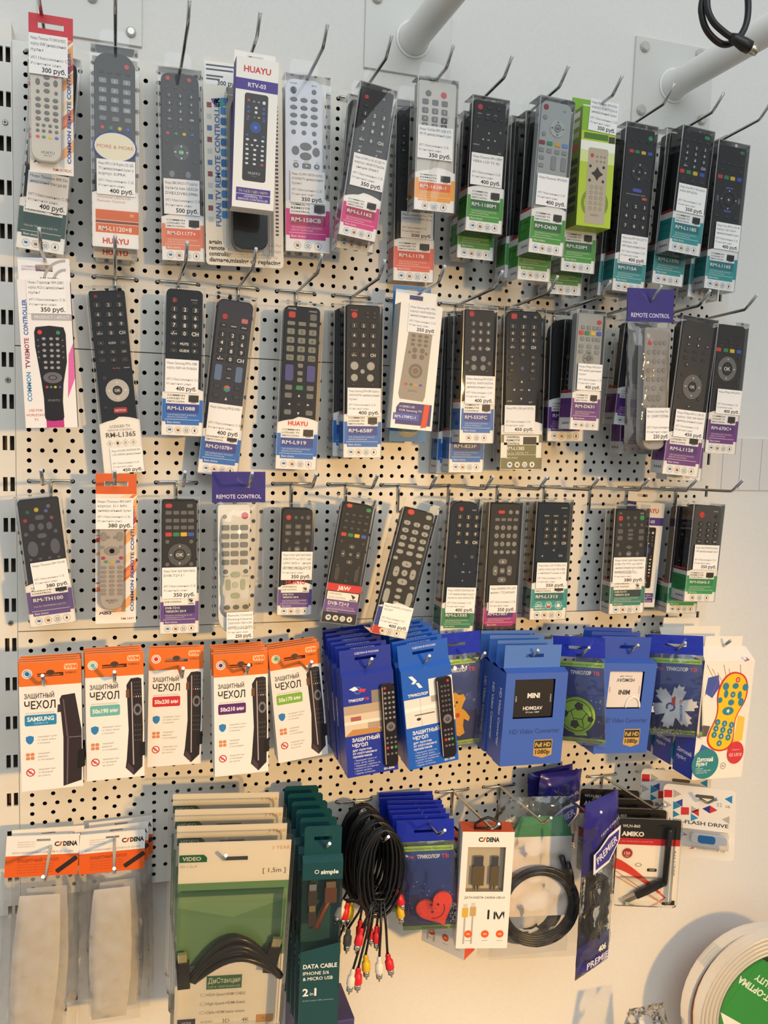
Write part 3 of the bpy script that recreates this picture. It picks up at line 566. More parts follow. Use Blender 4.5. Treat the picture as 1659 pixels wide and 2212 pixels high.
def k_a5(r):
    r.k(-.55, .09, 5.6, 5.6, 'c23a3c', 'o'); r.t(.35, .075, '◁', 3); digits(r, U3, (.195, .247, .297, .36), 7.4, 6.6, '232427', 'r', 'eeeeee', 5.2); r.g(U3, (.145,), 6, 4, '232427'); r.t(-.5, .41, 'LIST', 2.4); r.t(.5, .41, 'GUIDE', 2.4); r.tri(-.55, .44, 200, 2.2); r.t(.4, .445, 'P', 4)
hbox('a5', 'tilted boxed black remote with a dark pink label priced 350 in the top row', *MAG, 'RM-L1162', '350 руб.', (.46, .67, -.8, .95), T('LG RM-L1162 3D LED TV', 'корпус AKB73756504', 'функция SMART'), P_L, 4, '202125', k_a5, rem=dict(rad=2), k=.84)
stock('a5b', 'second pink labelled boxed remote just behind the tilted one', MAG, k=.84)
def k_a6(r):
    g = '66696a'; r.k(-.45, .12, 7.6, 7.4, g, 'o'); r.k(.3, .12, 7.6, 7.4, 'c8343c', 'o'); us = (-.58, -.1, .36); r.g(us, (.183,), 8, 6.6, g, 'r'); r.g(us, (.247, .308, .36), 8, 6.6, g, 'r', NUM, 'c9ccd0', 4)
hbox('a6', 'boxed pale beige remote with a yellow orange label, seventh hook of the top row', 'eda942', 'e4743f', 'RM-162B-1', '350 руб.', (.365, .61, -.93, .8), T('Toshiba RM-162B (CT-', '90119) универсальный пульт'), P_C, 3, 'cfccc5', k_a6, rem=dict(u0=-.92, u1=.92, rad=3, rough=.5), k=.82)
def k_a6b(r):
    r.g((-.6, -.05, .5), (.07, .11), 7, 5, '303336'); digits(r, (-.6, -.05, .5), (.155, .195, .235, .272), 8, 6, '26282b', 'r', 'd8d8d8', 3.6); r.g((-.6, .4), (.33, .365, .4), 7, 4.4, '2f3235'); r.pad(-.05, .54, 13, 6, '2c2f32', '232528'); r.g((-.65, .55), (.44, .45), 6, 4, '2f3235')
hbox('a6b', 'tall boxed black remote with a coral label priced 500, lower behind the yellow labelled one', *SAL, 'RM-L1178', '500 руб.', (.61, .757, -.68, .92), T('Toshiba RM-L1178', 'корпус CT-90405 3D tv'), body='2a2d31', keys=k_a6b, rem=dict(rad=13), k=.94)
def k_a7(r):
    r.k(-.55, .08, 7.4, 7.4, 'c8363c', 'o'); r.g((-.05, .45), (.075,), 6, 4, '25272a'); r.g((-.6, -.15, .25, .62), (.155,), 6, 4, '25272a'); r.t(-.62, .22, 'i', 4.6); r.t(.62, .245, '×', 5)
    [r.tri(.0+u, .31+v, a, 1.5, dy=.15) for u, v, a in ((0, -.05, 90), (0, .06, 270), (-.3, 0, 180), (.35, 0, 0))]; r.t(0, .31, 'OK', 2.6); r.t(-.65, .355, 'OPTION', 2.2); r.t(.62, .4, '↩', 4); [r.t(u, .125, t_, 2) for u, t_ in ((-.55, 'MENU'), (-.1, 'TEXT'), (.3, 'STTL'))]
hbox('a7', 'boxed black remote with a green label priced 400, eighth hook of the top row', *GRN, 'RM-1180M', '400 руб.', (.42, .655, -.9, .82), T('Panasonic RM-1180M', 'VIERA LCD TV 3D'), body='1e2023', keys=k_a7, rem=dict(rad=2.5), t=30, k=.95)
stock('a7b', 'green labelled boxed remote hidden behind the eighth one of the top row', GRN, t=28, k=.95)
def k_a8(r):
    g = '8d9192'; r.k(-.6, .065, 7, 7, '9a2f38', 'o'); r.t(.45, .075, 'AV', 3, '3a3c3e'); r.k(-.62, .13, 6, 6, g, 'o'); r.k(-.62, .235, 6, 6, g, 'o'); r.pad(.12, .19, 10.5, 5, 'b4b8b8', '9a9e9f', tc='303234')
    r.cr((-.68, -.25, .2, .62), .29, 8, 5, 'r', ('8a2f3a', '2f8f6a', 'd8a83a', '6f8fd0')); r.g((-.68, -.25, .2, .62), (.337,), 7, 5.4, g); r.g((-.65,), (.385, .435), 7, 5, g); r.g((.05, .62), (.41,), 7.6, 17, g)
hbox('a8', 'boxed silver remote with a green label priced 400 in the top row', *GRN, 'RM-D630', '400 руб.', (.49, .69, -.82, .95), T('Panasonic RM-D630',), body='aab0b1', keys=k_a8, rem=dict(rad=8, rough=.4), t=33, k=.95)
stock('a8b', 'green labelled boxed remote behind the silver one of the top row', GRN, t=31, k=.95); stock('a8c', 'rearmost green labelled boxed remote on the ninth hook of the top row', GRN, t=30, k=.95)
# lime green printed box
root, w, h = open_box('a9', 'lime green printed remote box with a green hanging header and tilted price tag 350', 'b7cf3a', '7f8f3a', 30, 20, fl='7db32c'); b = MB(); z = lambda v: h*(1-v)
b.rect(-w/2, w/2, z(.2), h, -.08, '84b92e'); b.rect(-w*.42, w*.28, z(.265), z(.215), -.12, '4d7a2c'); b.rect(w*.3, w*.48, z(.28), z(.225), -.12, '3c3f3a'); b.rect(-w/2, w/2, z(.36), z(.28), -.09, 'f2f3e4'); b.rect(-w/2, w/2, z(.46), z(.36), -.08, 'dbe59a')
b.ring(0, z(.8), 20, 15.5, -.12, C('7c9428'), 26); b.flat(rrect(w*.58, h*.64, 3, 3, w*.02, z(.655)), -.16, 'b9ac96'); y = -.2; X_ = lambda u: w*.02+u*w*.29
b.ell(X_(-.6), z(.40), 2.6, 2.6, y, 'd23c34'); [b.ell(X_(u), z(v), 1.7, 1.3, y, '8a8074') for v in (.405, .445) for u in (-.1, .3, .65)]
b.flat([(X_(0)+9*math.cos(R(45*i))*(1 if i % 2 == 0 else .55), z(.55)+9*math.sin(R(45*i))*(1 if i % 2 == 0 else .55)) for i in range(8)], y, '35302a')
[b.ell(X_(u), z(v), 2, 2, y, '35302a') for u in (-.72, .62) for v in (.49, .61)]; [b.ring(X_(u), z(v), 2.3, 1.6, y, C('7f766a'), 10) for v in (.665, .71, .755, .8, .845) for u in (-.5, 0, .5)]
b.text('HUAYU', X_(0), z(.9), 3.6, y, C('4a4236'), 'c'); b.build('printed_front', root)
b = MB(); [b.face([(-w/2-.1, 27, z(v+.05)), (-w/2-.1, 6, z(v+.05)), (-w/2-.1, 6, z(v)), (-w/2-.1, 27, z(v))], c) for v, c in ((.03, C('dfe3d0')), (.11, C('c8cfae')), (.2, C('b9c48e')), (.3, C('c4564a')), (.42, C('3c4030')), (.5, C('4a4e3a')), (.58, C('3c4030')), (.66, C('4a4e3a')), (.74, C('3c4030')), (.82, C('4a4e3a')))]; b.build('printed_side', root)
price_tag(root, w, h, -.065, .2, -.62, 1.02, T('Panasonic RM-D720+', 'корпус EUR7722X10', 'универсальный пульт'), '350 руб.', -.6, 3)
hbox('a9b', 'green labelled boxed remote showing below the lime green box', *GRN, 'RM-520M', t=29, k=.95); stock('a9c', 'rearmost green labelled boxed remote, lowest behind the lime green box', GRN, t=28, k=.95)
def k_a10(r):
    r.k(.6, .075, 7, 7, '2f9a5c', 'o'); r.g((-.5, 0, .5), (.1,), 5, 3.4, '2a2c30', 'p'); r.cr((-.5, -.15, .25, .65), .165, 7, 4.6); r.pad(.08, .28, 12.5, 6, '232529', '1d1f22', oktext='+'); r.g((-.65, .7), (.325,), 6, 3, '2a2c30'); r.k(.05, .39, 15, 5, '5a5ec0', 'p'); r.k(.55, .435, 8, 3.6, 'd86a3a'); r.t(0, .415, 'DIGITAL  DIGITAL/ANALOG  THEATER', 1.7); digits(r, (-.5, .05, .6), (.485, .545, .603), 9, 8, '1f2023', 'r', 'f2f2f2', 5.6, False)
hbox('a10', 'tall boxed black remote with a teal label priced 400, eleventh hook of the top row', *TEAL, 'RM-715A', '400 руб.', (.66, .825, -.72, .95), T('Sony RM-715A LCD TV', 'корпус 709', '4000 бинокулярный пульт'), body='1d1e22', keys=k_a10, rem=dict(rad=1.5), t=28, k=.9)
stock('a10b', 'teal labelled boxed remote behind the eleventh one of the top row', TEAL, t=26)
def k_a11(r):
    r.k(-.6, .05, 4, 4, '3a3c40', 'o'); r.k(.6, .06, 9, 5, '2f9a5c', 'p'); r.g((-.6, -.2, .2, .65), (.1,), 6, 4, '303236'); digits(r, (-.55, 0, .55), (.157, .206, .256, .305), 8, 6, '232529', 'r', 'f0f0f0', 5); r.cr((-.7, -.3, .12, .55), .355, 7.4, 5.4); r.g((-.6, 0, .6), (.415,), 7, 5, '303236')
hbox('a11', 'boxed black remote with a teal label priced 350, twelfth hook of the top row', *TEAL, 'RM-L1185', '350 руб.', (.455, .675, -.85, .9), T('Sony RM-L1185 корпус', 'AX62 RM-ED54'), body='1d1e22', keys=k_a11, rem=dict(rad=1.5), t=29, k=.95)
hbox('a11b', 'teal labelled boxed remote lower behind the twelfth one of the top row', *TEAL, 'RM-L1370', t=28, k=.95)
def k_a12(r):
    r.k(.6, .06, 8, 4.6, '2f8a52', 'p'); r.g((-.5, 0, .5), (.1,), 4, 3.4, '303236', 'o'); r.g((-.6, -.2, .2, .62), (.145,), 6, 3.4, '303236'); r.g((-.6, 0, .6), (.19,), 6, 3.6, '303236'); r.cr((-.65, -.25, .15, .58), .24, 8, 5.6); r.pad(.02, .385, 15, 9.5, '26282c', '202226', oktext='+'); r.k(.02, .312, 13, 4.4, '5b62a8', 'p'); r.k(.02, .46, 13, 4.4, '5b62a8', 'p'); r.k(-.68, .385, 4, 9, '6a6d72', 'p'); r.k(.7, .385, 4, 9, '6a6d72', 'p'); r.g((-.6, 0, .6), (.5,), 7, 4, '303236')
hbox('a12', 'boxed black remote with a teal label priced 400, rightmost in the top row', *TEAL, 'RM-L1165', '400 руб.', (.545, .725, -.65, .95), T('Sony RM-L1165 AF', 'корпус GD ODH+', 'универсальный пульт'), body='1e1f23', keys=k_a12, rem=dict(rad=1.5), t=28, k=.95)
stock('a12b', 'teal labelled boxed remote behind the rightmost one of the top row', TEAL, t=26)

# --- second row
root, w, h = open_box('b0', 'white printed box with a black remote and magenta stripes, leftmost in the second row', 'efecea', '2c2f86', 20, 27); b = MB(); z = lambda v: h*(1-v)
b.rect(-w*.27, w*.5, z(.27), z(.225), -.1, 'b5b1b3'); b.text('PRODUCT / APLICT', w*.12, z(.247), 4.6, -.14, WHITE, 'c', fit=w*.66)
for i, (t_, c) in enumerate((('COMMON', '4a8fc0'), ('TV', '8a3a5a'), ('REMOTE', 'a04a66'), ('CONTROLLER', '2f62b0'))): b.text(t_, -w*.39, z((.72, .565, .46, .25)[i]), 6.4, -.12, C(c), 'c', 90, .03, fit=(h*.2, h*.06, h*.14, h*.24)[i])
b.flat([(w*.34, z(.8)), (w*.5, z(.66)), (w*.5, z(.42)), (w*.4, z(.5))], -.1, 'e06aa8'); b.rect(-w*.1, w*.24, 0, z(.93), -.1, 'c22f86'); 
for i, t_ in enumerate(('USE FOR', 'HORIZONT', 'TV')): b.text(t_, -w*.29, z(.88+i*.032), 3.8, -.16, C('c23a4c'), 'c')
ol = [(w*.04, z(.955)), (w*.22, z(.95)), (w*.25, z(.93)), (w*.24, z(.82)), (w*.27, z(.7)), (w*.36, z(.55)), (w*.365, z(.36)), (w*.33, z(.315)), (w*.06, z(.305)), (-w*.2, z(.315)), (-w*.235, z(.35)), (-w*.23, z(.45)), (-w*.15, z(.68)), (-w*.12, z(.8)), (-w*.12, z(.93)), (-w*.09, z(.95))]
b.prism([(x, zz) for x, zz in ol], -.3, -.05, C('1a191e', .3)); y = -.36
b.ell(-w*.13, z(.35), 2.4, 2.4, y, 'd8402e'); b.ell(w*.22, z(.352), 2.2, 2.2, y, '2f8a58')
for v in (.393, .433, .473, .51, .553, .59): [b.ell(w*u, z(v), 2, 1.6, y, '9a9898') for u in ((-.06, .08, .2) if v < .53 else (-.05, .07, .19))]; [b.ell(w*u, z(v+.01), 1, .9, y, '6a686a') for u in (-.17, .3) if v < .53]
b.ring(w*.07, z(.658), 10, 4.6, y, C('66646a'), 16, .62); b.ell(w*.07, z(.658), 3.6, 2.2, y, '66646a'); [b.ell(w*u, z(.722), 1.5, 1.4, y, c) for u, c in ((-.05, 'c8402e'), (.03, '2f8a58'), (.11, 'd8b030'), (.2, '3a4a9a'))]
b.text('HUAYU', w*.07, z(.812), 3.8, y, C('8a888c'), 'c'); b.build('printed_front', root)
b = MB(); 
for i in range(9):
    for q in (25, 15):
        a0, a1 = R(90+i*9), R(99+i*9); b.face([(w*.42+rr*math.cos(a), 19.0, h+1+rr*math.sin(a)) for rr, a in ((q, a0), (q, a1), (q-3, a1), (q-3, a0))], C('aeaaa9'))
b.text('COMMON TV', -w*.43, h+17, 3.6, 19.0, C('8a6a9a'), 'l'); b.text('REMOTE CONTROL', -w*.43, h+14, 2.8, 19.0, C('8a6a9a'), 'l'); b.text('RM-208C+', w*.1, h+4, 4.6, 19.0, C('3a3a70'), 'c', bold=.02); b.build('printed_flap', root)
price_tag(root, w, h, -.01, .225, -.66, .84, T('Горизонт RM-208C', 'корпус RC5v.2 универсальный', 'пульт'), '350 руб.', -.5)
def k_b1(r):
    r.k(-.55, .055, 5, 5, '7a2a30', 'o'); r.k(.55, .055, 6, 5, '26282b'); digits(r, (-.52, .02, .55), (.10, .15, .2, .247), 9, 7, '1d1e20', 'r', 'c9cccf', 5.4); r.g((-.52, .02, .55), (.3, .347, .39), 9, 6, '1d1e20', 'r', ['+', 'GUIDE', '+', '◁', 'Q', 'CH', '-', 'x', '-'], 'c9cccf', 3); r.t(.1, .434, 'YouTube', 2.4, 'c86a60'); r.t(.6, .432, 'amazon', 2.2); r.k(-.5, .485, 6, 6, '26282b', 'o'); r.pad(.05, .553, 13.6, 5.6, 'c3c1bd', '2b2b2e', tc='e8e8e8'); r.k(.1, .66, 16, 7, 'b02a2e', 'r', 'NETFLIX', 'f0e0e0', 3.4); r.k(-.6, .64, 5, 4, '26282b')
def cardB1(b, w, h, y):
    z = lambda v: h*(1-v); b.text('LCD/LED TV', 0, z(.745), 4.4, y-.1, C('6a6660'), 'c', bold=.01); b.text('REMOTE CONTROL', 0, z(.765), 3.2, y-.1, C('7a766f'), 'c'); b.text('RM-L1365', 0, z(.79), 8, y-.1, C('57534e'), 'c', bold=.02, fit=w*.72)
    for i in range(4): x = (i-1.5)*w*.19; b.ring(x, z(.836), 4.2, 3.7, y-.1, C('a9a6a0'), 4); b.ell(x, z(.836), 1.4, 1.8, y-.1, INK if i == 1 else 'b4b1ab')
hbox('b1', 'slim boxed black remote with a silver ring pad and white label, second row', 'efeeea', '8a8680', '', '450 руб.', (.862, 1.0, -.6, .96), T('ROLSEN DEXP/DNS RM-', 'L1365 HISENSE универсальный'), body='1a1a1c', keys=k_b1, cardfn=cardB1, top=68, side=False, rem=dict(rad=3, rough=.12, v1=.985))
def k_b2(r):
    r.k(-.48, .10, 7.4, 7.4, '6a2024', 'o', '|', 'f0d0d0', 3); r.t(.45, .09, 'SOURCE', 2); r.k(.48, .11, 7, 4, '26282b'); digits(r, (-.48, .02, .52), (.158, .21, .263, .316), 9, 7.4, '1d1e20', 'r', 'f4f4f4', 6.2); r.g((-.48, .02, .52), (.385, .43), 9, 6, '1d1e20', 'r', ['+', 'MUTE', '^', '-', 'GUIDE', 'P'], 'f0f0f0', 4)
hbox('b2', 'boxed black remote with a blue label priced 400, third hook of the second row', *BLU, 'RM-L1088', '400 руб.', (.49, .71, -.86, .72), T('Samsung RM-L1088', 'корпус NEW AA 59-00602A'), keys=k_b2, body='19191b', rem=dict(rad=6, rough=.15), k=.93)
def k_b3(r):
    r.k(-.48, .13, 7.6, 7.6, 'b83038', 'o'); r.k(.5, .14, 8.4, 6, 'c8787c'); r.g((-.5, 0, .5), (.177,), 8.6, 5, '16171b', 'r', ['TV', 'SMART', 'HDMI'], 'd8dade', 2.4); digits(r, (-.5, 0, .5), (.227, .27, .313, .357), 9.2, 7.4, '15161a', 'r', 'eef0f4', 6.4); r.g((-.52, .5), (.435,), 9, 20, '5d7ba0', 'r'); r.g((0,), (.41, .46), 6, 5, '2b3040', 'r', ['MUTE', 'GUIDE'], 'd8dade', 1.8); r.g((-.5, .5), (.51, .56), 8, 5, '2b3040'); r.tri(0, .575, 90, 2.2, dy=.2)
    x, z = 0, r.h*(1-.518)
    for pts, c in ((((-4, 2), (0, 4.4), (4, 2), (0, 0)), 'e0683c'), (((-4, 2), (0, 0), (0, -4.6), (-4, -2.4)), '3f9a5c'), (((0, 0), (4, 2), (4, -2.4), (0, -4.6)), '3f7fd0')): r.p.flat([(x+a, z+q) for a, q in pts], r.y-.2, c)
hbox('b3', 'tilted boxed grey blue remote with a coloured cube key, fourth hook of the second row', BLU[0], '3c3f98', 'RM-D1078+', '400 руб', (.605, .785, -.8, .85), T('Samsung RM-D1078+',), keys=k_b3, body='2c3140', rem=dict(rad=7, v0=.035), k=1.0)
def k_b4(r):
    g = '85877e'; r.k(-.5, .078, 9, 8, 'c43a34'); r.k(.52, .085, 9, 8.6, '6d6f6c'); r.t(-.5, .042, 'POWER', 3); r.t(.5, .05, 'SOURCE', 2.6); r.g((-.52, 0, .52), (.128,), 10, 5, g); digits(r, (-.52, 0, .52), (.176, .227, .278, .33), 10, 7.6, g, 'r', '2a2b2a', 5); r.g((-.52, .52), (.42,), 11, 21, '4a4c92'); r.g((0,), (.375, .42, .46), 7, 5.6, g); r.k(0, .507, 9.4, 6, '2f8f5a'); r.g((-.52, .52), (.507, .555, .655), 9.4, 6.6, '77797a'); [r.tri(u, v, a, 2, dy=.2) for u, v, a in ((0, .555, 90), (0, .66, 270), (-.45, .607, 180), (.45, .607, 0))]; r.k(0, .607, 6, 4.4, '2c2c2e')
hbox('b4', 'boxed black remote with grey square keys and a blue label, without a price tag', *BLU, 'RM-L919', panel=P_L, huayu=True, keys=k_b4, body='1a1a1b', rem=dict(rad=7, rough=.15), k=.97, top=69)
def k_b5(r):
    r.k(-.48, .09, 8.4, 8.4, 'cf3a34', 'o'); r.g((.2, .55), (.075, .1), 4.6, 4, '2f3033'); r.t(-.48, .06, 'POWER', 2.6, 'd06a60'); digits(r, (-.48, .0, .5), (.155, .217, .278, .34), 9, 8, '1e1e20', 'r', 'e8e8e6', 5.2); r.g((-.45, .4), (.41,), 11, 11, 'b5b4ae', 'o'); r.k(-.03, .445, 6, 6, 'b5b4ae', 'o'); r.g((-.45, .38), (.485,), 9.6, 9.6, 'b5b4ae', 'o'); r.g((-.5, .5), (.53,), 4, 4, '2f3033', 'o')
hbox('b5', 'boxed black remote with four round pale keys and a blue label, second row', *BLU, 'RM-658F', '400 руб.', (.55, .73, -.82, .93), T('Samsung RM-658F корпус', 'AA59-00370A универсальный', 'пульт'), keys=k_b5, body='1b1b1d', rem=dict(rad=3), k=.98)
stock('b5b', 'blue labelled boxed remote behind the one with round pale keys', BLU)
# white printed box with a taupe remote
root, w, h = open_box('b6', 'white printed box with a taupe remote and a navy band with red ribbon, second row', 'efece4', 'c9c6c0', 26, 20, fl='efece4'); b = MB(); z = lambda v: h*(1-v); X_ = lambda u: -w*.0+u*w/2
O = [(-w*.34, z(.76)), (w*.22, z(.77)), (w*.26, z(.73)), (w*.31, z(.22)), (-w*.26, z(.22)), (-w*.38, z(.72))]; b.prism(O, -.3, -.05, C('9c9388', .5)); y = -.36; g = '6b645c'
for v in (.25, .285, .32): [b.ell(w*u, z(v), 3, 2, y, g) for u in (-.14, .02, .17)]
[b.ell(w*u, z(v), 3.4, 3.4, y, g) for u in (-.08, .1) for v in (.365, .415)]; [b.ell(w*u, z(.385), 2, 2, y, g) for u in (-.2, .2)]
b.ring(-w*.02, z(.53), 9.4, 5.6, y, C(g), 18); b.ell(-w*.02, z(.53), 4.4, 4.4, y, g); [b.ell(w*u, z(.64), 2.2, 1.7, y, c) for u, c in ((-.22, 'c23c34'), (-.1, '2f7a50'), (.01, 'e08a3a'), (.13, '4a4aa8'))]; b.text('HUAYU', -w*.05, z(.69), 3.6, y, C('4a443c'), 'c')
b.flat([(-w*.4, z(.965)), (w*.45, z(.965)), (w*.45, z(.79)), (-w*.32, z(.79)), (-w*.4, z(.83))], -.1, '2a2c7a'); b.rect(-w*.46, w*.16, z(.93), z(.875), -.14, '3a56b0'); b.text('RM-179FC-1', -w*.42, z(.903), 4.8, -.2, WHITE, 'l', bold=.015, fit=w*.5)
b.text('H SERIES USE', -w*.32, z(.82), 3.6, -.2, WHITE, 'l'); b.text('FOR Samsung TV', -w*.32, z(.85), 3.9, -.2, WHITE, 'l', fit=w*.54); b.flat([(w*.22, z(.985)), (w*.36, z(.975)), (w*.4, z(.79)), (w*.27, z(.79))], -.22, 'd8402c'); b.build('printed_front', root)
b = MB(); b.box(-9, 9, 24.6, 25, h+9, h+14.4, C('27407c')); b.build('slot_backing', root)
price_tag(root, w, h, .0, .225, -.6, .74, T('Samsung RM-179FC', 'корпус AA59-00332A', 'универсальный пульт'), '350 руб', -.5)
X, d, Z, w, h, ti, yw = PL['b6b']; bc = thing('carded_remote_control', 'blue backing card with a grey half circle, behind the white box with navy band', 'remote control', X, d, Z, ti, yw, 0, 'carded remotes')
b = MB(); card_body(b, w, h+14, 1.2, C('2c7fc4'), h+8, 16, 5); b.ell(0, 16, 14, 10, -.12, '8f9088', 24); b.ell(0, 18, 11, 7, -.16, 'b9b8ae', 20); b.build('backing_card', bc); rm = Rem(bc, w, h, '9c9388', -.6, .6, .1, .85, 6, None, -9, 8); rm.g(U3, (.2, .26, .32), 6, 4, '6b645c', 'o'); rm.done()
def k_b7(r):
    r.k(-.5, .06, 8, 8, 'b5282e', 'o'); r.t(-.5, .025, 'POWER', 2.4); digits(r, (-.38, .05, .5), (.128, .187, .245, .306), 7.4, 7.4, '55575a', 'o', 'eceef0', 4.4); r.g((-.28, .26), (.38, .445), 8, 8, '8b8d8e', 'o'); r.g((-.68, .62), (.412,), 6, 6, '6d6f71', 'o'); r.g((-.5, .5), (.47,), 5, 3, '3a3b3e')
hbox('b7', 'boxed dark remote with small round number keys and a blue label, second row', *BLU, 'RM-552FC', '400 руб.', (.505, .71, -.78, .95), T('Samsung RM-552FC', 'корпус AA59-00370A', 'универсальный пульт'), P_C, 3, '26272b', k_b7, rem=dict(rad=2.5), t=30, k=.95)
hbox('b7b', 'blue labelled boxed remote lower behind the one with small round number keys', *BLU, 'RM-823F', t=28); stock('b7c', 'rearmost blue labelled boxed remote on the eighth hook of the second row', BLU, t=26)
def cardB8(b, w, h, y):
    z = lambda v: h*(1-v); m_ = '7d7c58'; b.rect(-w/2+.5, w/2-.5, 1, z(.78), y-.05, m_); b.rect(-w*.42, w*.42, z(.845), z(.785), y-.1, 'f0f0ec'); b.rect(-w/2+.5, -w*.34, z(.925), z(.83), y-.1, 'ecebe4'); b.rect(w*.36, w/2-.5, z(.925), z(.83), y-.1, 'ecebe4')
    for i, t_ in enumerate(P_U): b.text(t_, -w*.36, z(.796+i*.02), 3.8, y-.2, INK, 'l', bold=.02, fit=w*.32)
    b.rect(w*.04, w*.36, z(.842), z(.795), y-.2, '24272c'); b.text('RM-L1385', -w*.36, z(.866), 6.6, y-.2, WHITE, 'l', bold=.02); b.text('Use for VESTEL TV', -w*.36, z(.895), 4.2, y-.2, C('e6e4d8'), 'l'); b.rect(-w*.4, w*.36, z(.907), z(.905), y-.2, WHITE); b.text('Best choice', -w*.36, z(.923), 3.8, y-.2, WHITE, 'l'); icons(b, w*.9, z(.967), 4, y-.2, 4.3, C('f4f4f2'))
def k_b8(r):
    r.k(-.5, .06, 9, 7.6, 'c0303c', 'r'); r.g((0, .5), (.06,), 8, 6, '202225', 'r', ['3D', '→'], 'e0e2e4', 4); digits(r, (-.55, -.05, .45), (.12, .162, .203, .244), 10, 7, '1b1c1f', 'r', 'e8eaec', 5.2); r.g((-.55, .45), (.305, .345, .385), 9, 6, '1b1c1f', 'r', ['+', '^', 'V', 'P', '-', 'v'], 'd8dade', 4.4); r.k(-.05, .29, 8, 6, '1b1c1f', 'r', '<', 'd0d2d4'); r.k(-.05, .375, 6, 6, '5a4a8a', 'o'); r.g((-.6, .45), (.435,), 9, 5, '1b1c1f'); [r.tri(-.05+u, .505+v, a, 2, dy=.2) for u, v, a in ((0, -.05, 90), (0, .055, 270), (-.35, 0, 180), (.37, 0, 0))]; r.t(-.05, .505, 'OK', 3); r.t(-.6, .575, 'HOME', 2.6); r.t(.4, .58, 'EXIT', 2.6)
hbox('b8', 'boxed glossy black remote with an olive green label priced 450 in the second row', '7d7c58', '7d7c58', '', '450 руб.', (.6, .768, -.86, .6), T('RM-L1385 для VESTEL',), body='16181b', keys=k_b8, cardfn=cardB8, top=68, side=False, rem=dict(rad=10, rough=.1, taper=.12), t=24)
def k_b9(r):
    r.k(.6, .095, 7, 5.4, 'c62f3a', 'p'); r.g((-.5, -.1, .3, .6), (.145, .24), 6, 5, '8a9093'); r.cr((-.6, -.2, .2, .62), .19, 7, 5.4); r.g((-.55, 0, .55), (.3, .345), 7, 5, '8a9093'); r.pad(0, .4, 8, 4, '8a9093', '7a8083', tc='505456')
hbox('b9', 'boxed silver grey remote with a purple label priced 400, tenth hook of the second row', *PUR, 'RM-D631', '400 руб.', (.445, .665, -.72, .95), T('Philips RM-D631', 'RM13 новый уникальный', 'пульт'), keys=k_b9, body='9aa1a5', rem=dict(rad=3, rough=.35), t=32, k=.88)
def k_b9b(r): r.g((-.3, .3), (.12, .2), 6, 4, '2a2c2f'); r.t(0, .32, 'Q', 5); r.pad(0, .5, 12, 5, '26282b', '1e2023')
hbox('b9b', 'boxed black rounded remote with a purple label behind the silver grey one', *PUR, 'RM-', '400 руб.', (.56, .72, .25, .98), T('Philips',), keys=k_b9b, body='17181a', rem=dict(rad=20, rb=14), t=24)
stock('b10b', 'purple labelled boxed remote tilted behind the bagged grey remote', PUR, body='2a2e36', t=28, k=.9, huayu=True); stock('b10c', 'rearmost boxed remote behind the bagged grey remote, only its lower edge showing', PUR, t=26)
def k_b11(r):
    r.g((-.45, .1), (.13, .175), 5, 4, '2a2a2c', 'r', ['■', '||', '<<', '▶']); r.k(.6, .175, 5, 4, '2a2a2c', 'r', '>>'); r.g((-.5, 0, .5), (.215, .26), 7, 4.4, '2a2a2c'); r.k(-.4, .3, 6, 6, '2a2a2c', 'o', '⌂'); r.g((-.55, .5), (.365,), 6, 5, '2f2f31'); r.pad(.05, .435, 15, 6.6, '6a6b6c', '202022', 1.1); r.g((-.55, .5), (.505,), 6, 5, '2f2f31', 'r'); r.k(0, .56, 6, 4, '2f2f31', 'r', '↩')
hbox('b11', 'boxed charcoal remote with a diamond pad and a purple label priced 450', *PUR, 'RM-L1128', '450 руб', (.585, .757, -.7, .95), T('Philips RM-L1128 3D', 'корпус 2422 549 90477', 'универсальный пульт'), keys=k_b11, body='2d2c2c', rem=dict(rad=9, rough=.35), t=30)
stock('b11b', 'purple labelled boxed remote just behind the charcoal one', PUR, t=28)
def k_b12(r):
    r.g((-.1,), (.135,), 6, 3.4, '2a2c2e'); r.g((-.6, 0, .5), (.16, .185), 6, 3.4, '2a2c2e'); r.cr((-.75, -.3, .12, .55), .218, 8, 5.4); r.g((-.7, .6), (.265,), 5, 4, '2a2c2e'); r.pad(-.1, .355, 15.5, 8.6, '6f7172', '1d1e20', 1.1); r.g((-.8, .7), (.43, .455), 5, 3.4, '2a2c2e')
hbox('b12', 'boxed black remote with grey ring pad and purple label, rightmost in the second row', *PUR, 'RM-670C+', '400 руб.', (.51, .697, -.6, .98), T('Philips RM-670C+',), keys=k_b12, body='1b1c1d', rem=dict(rad=5), t=28)
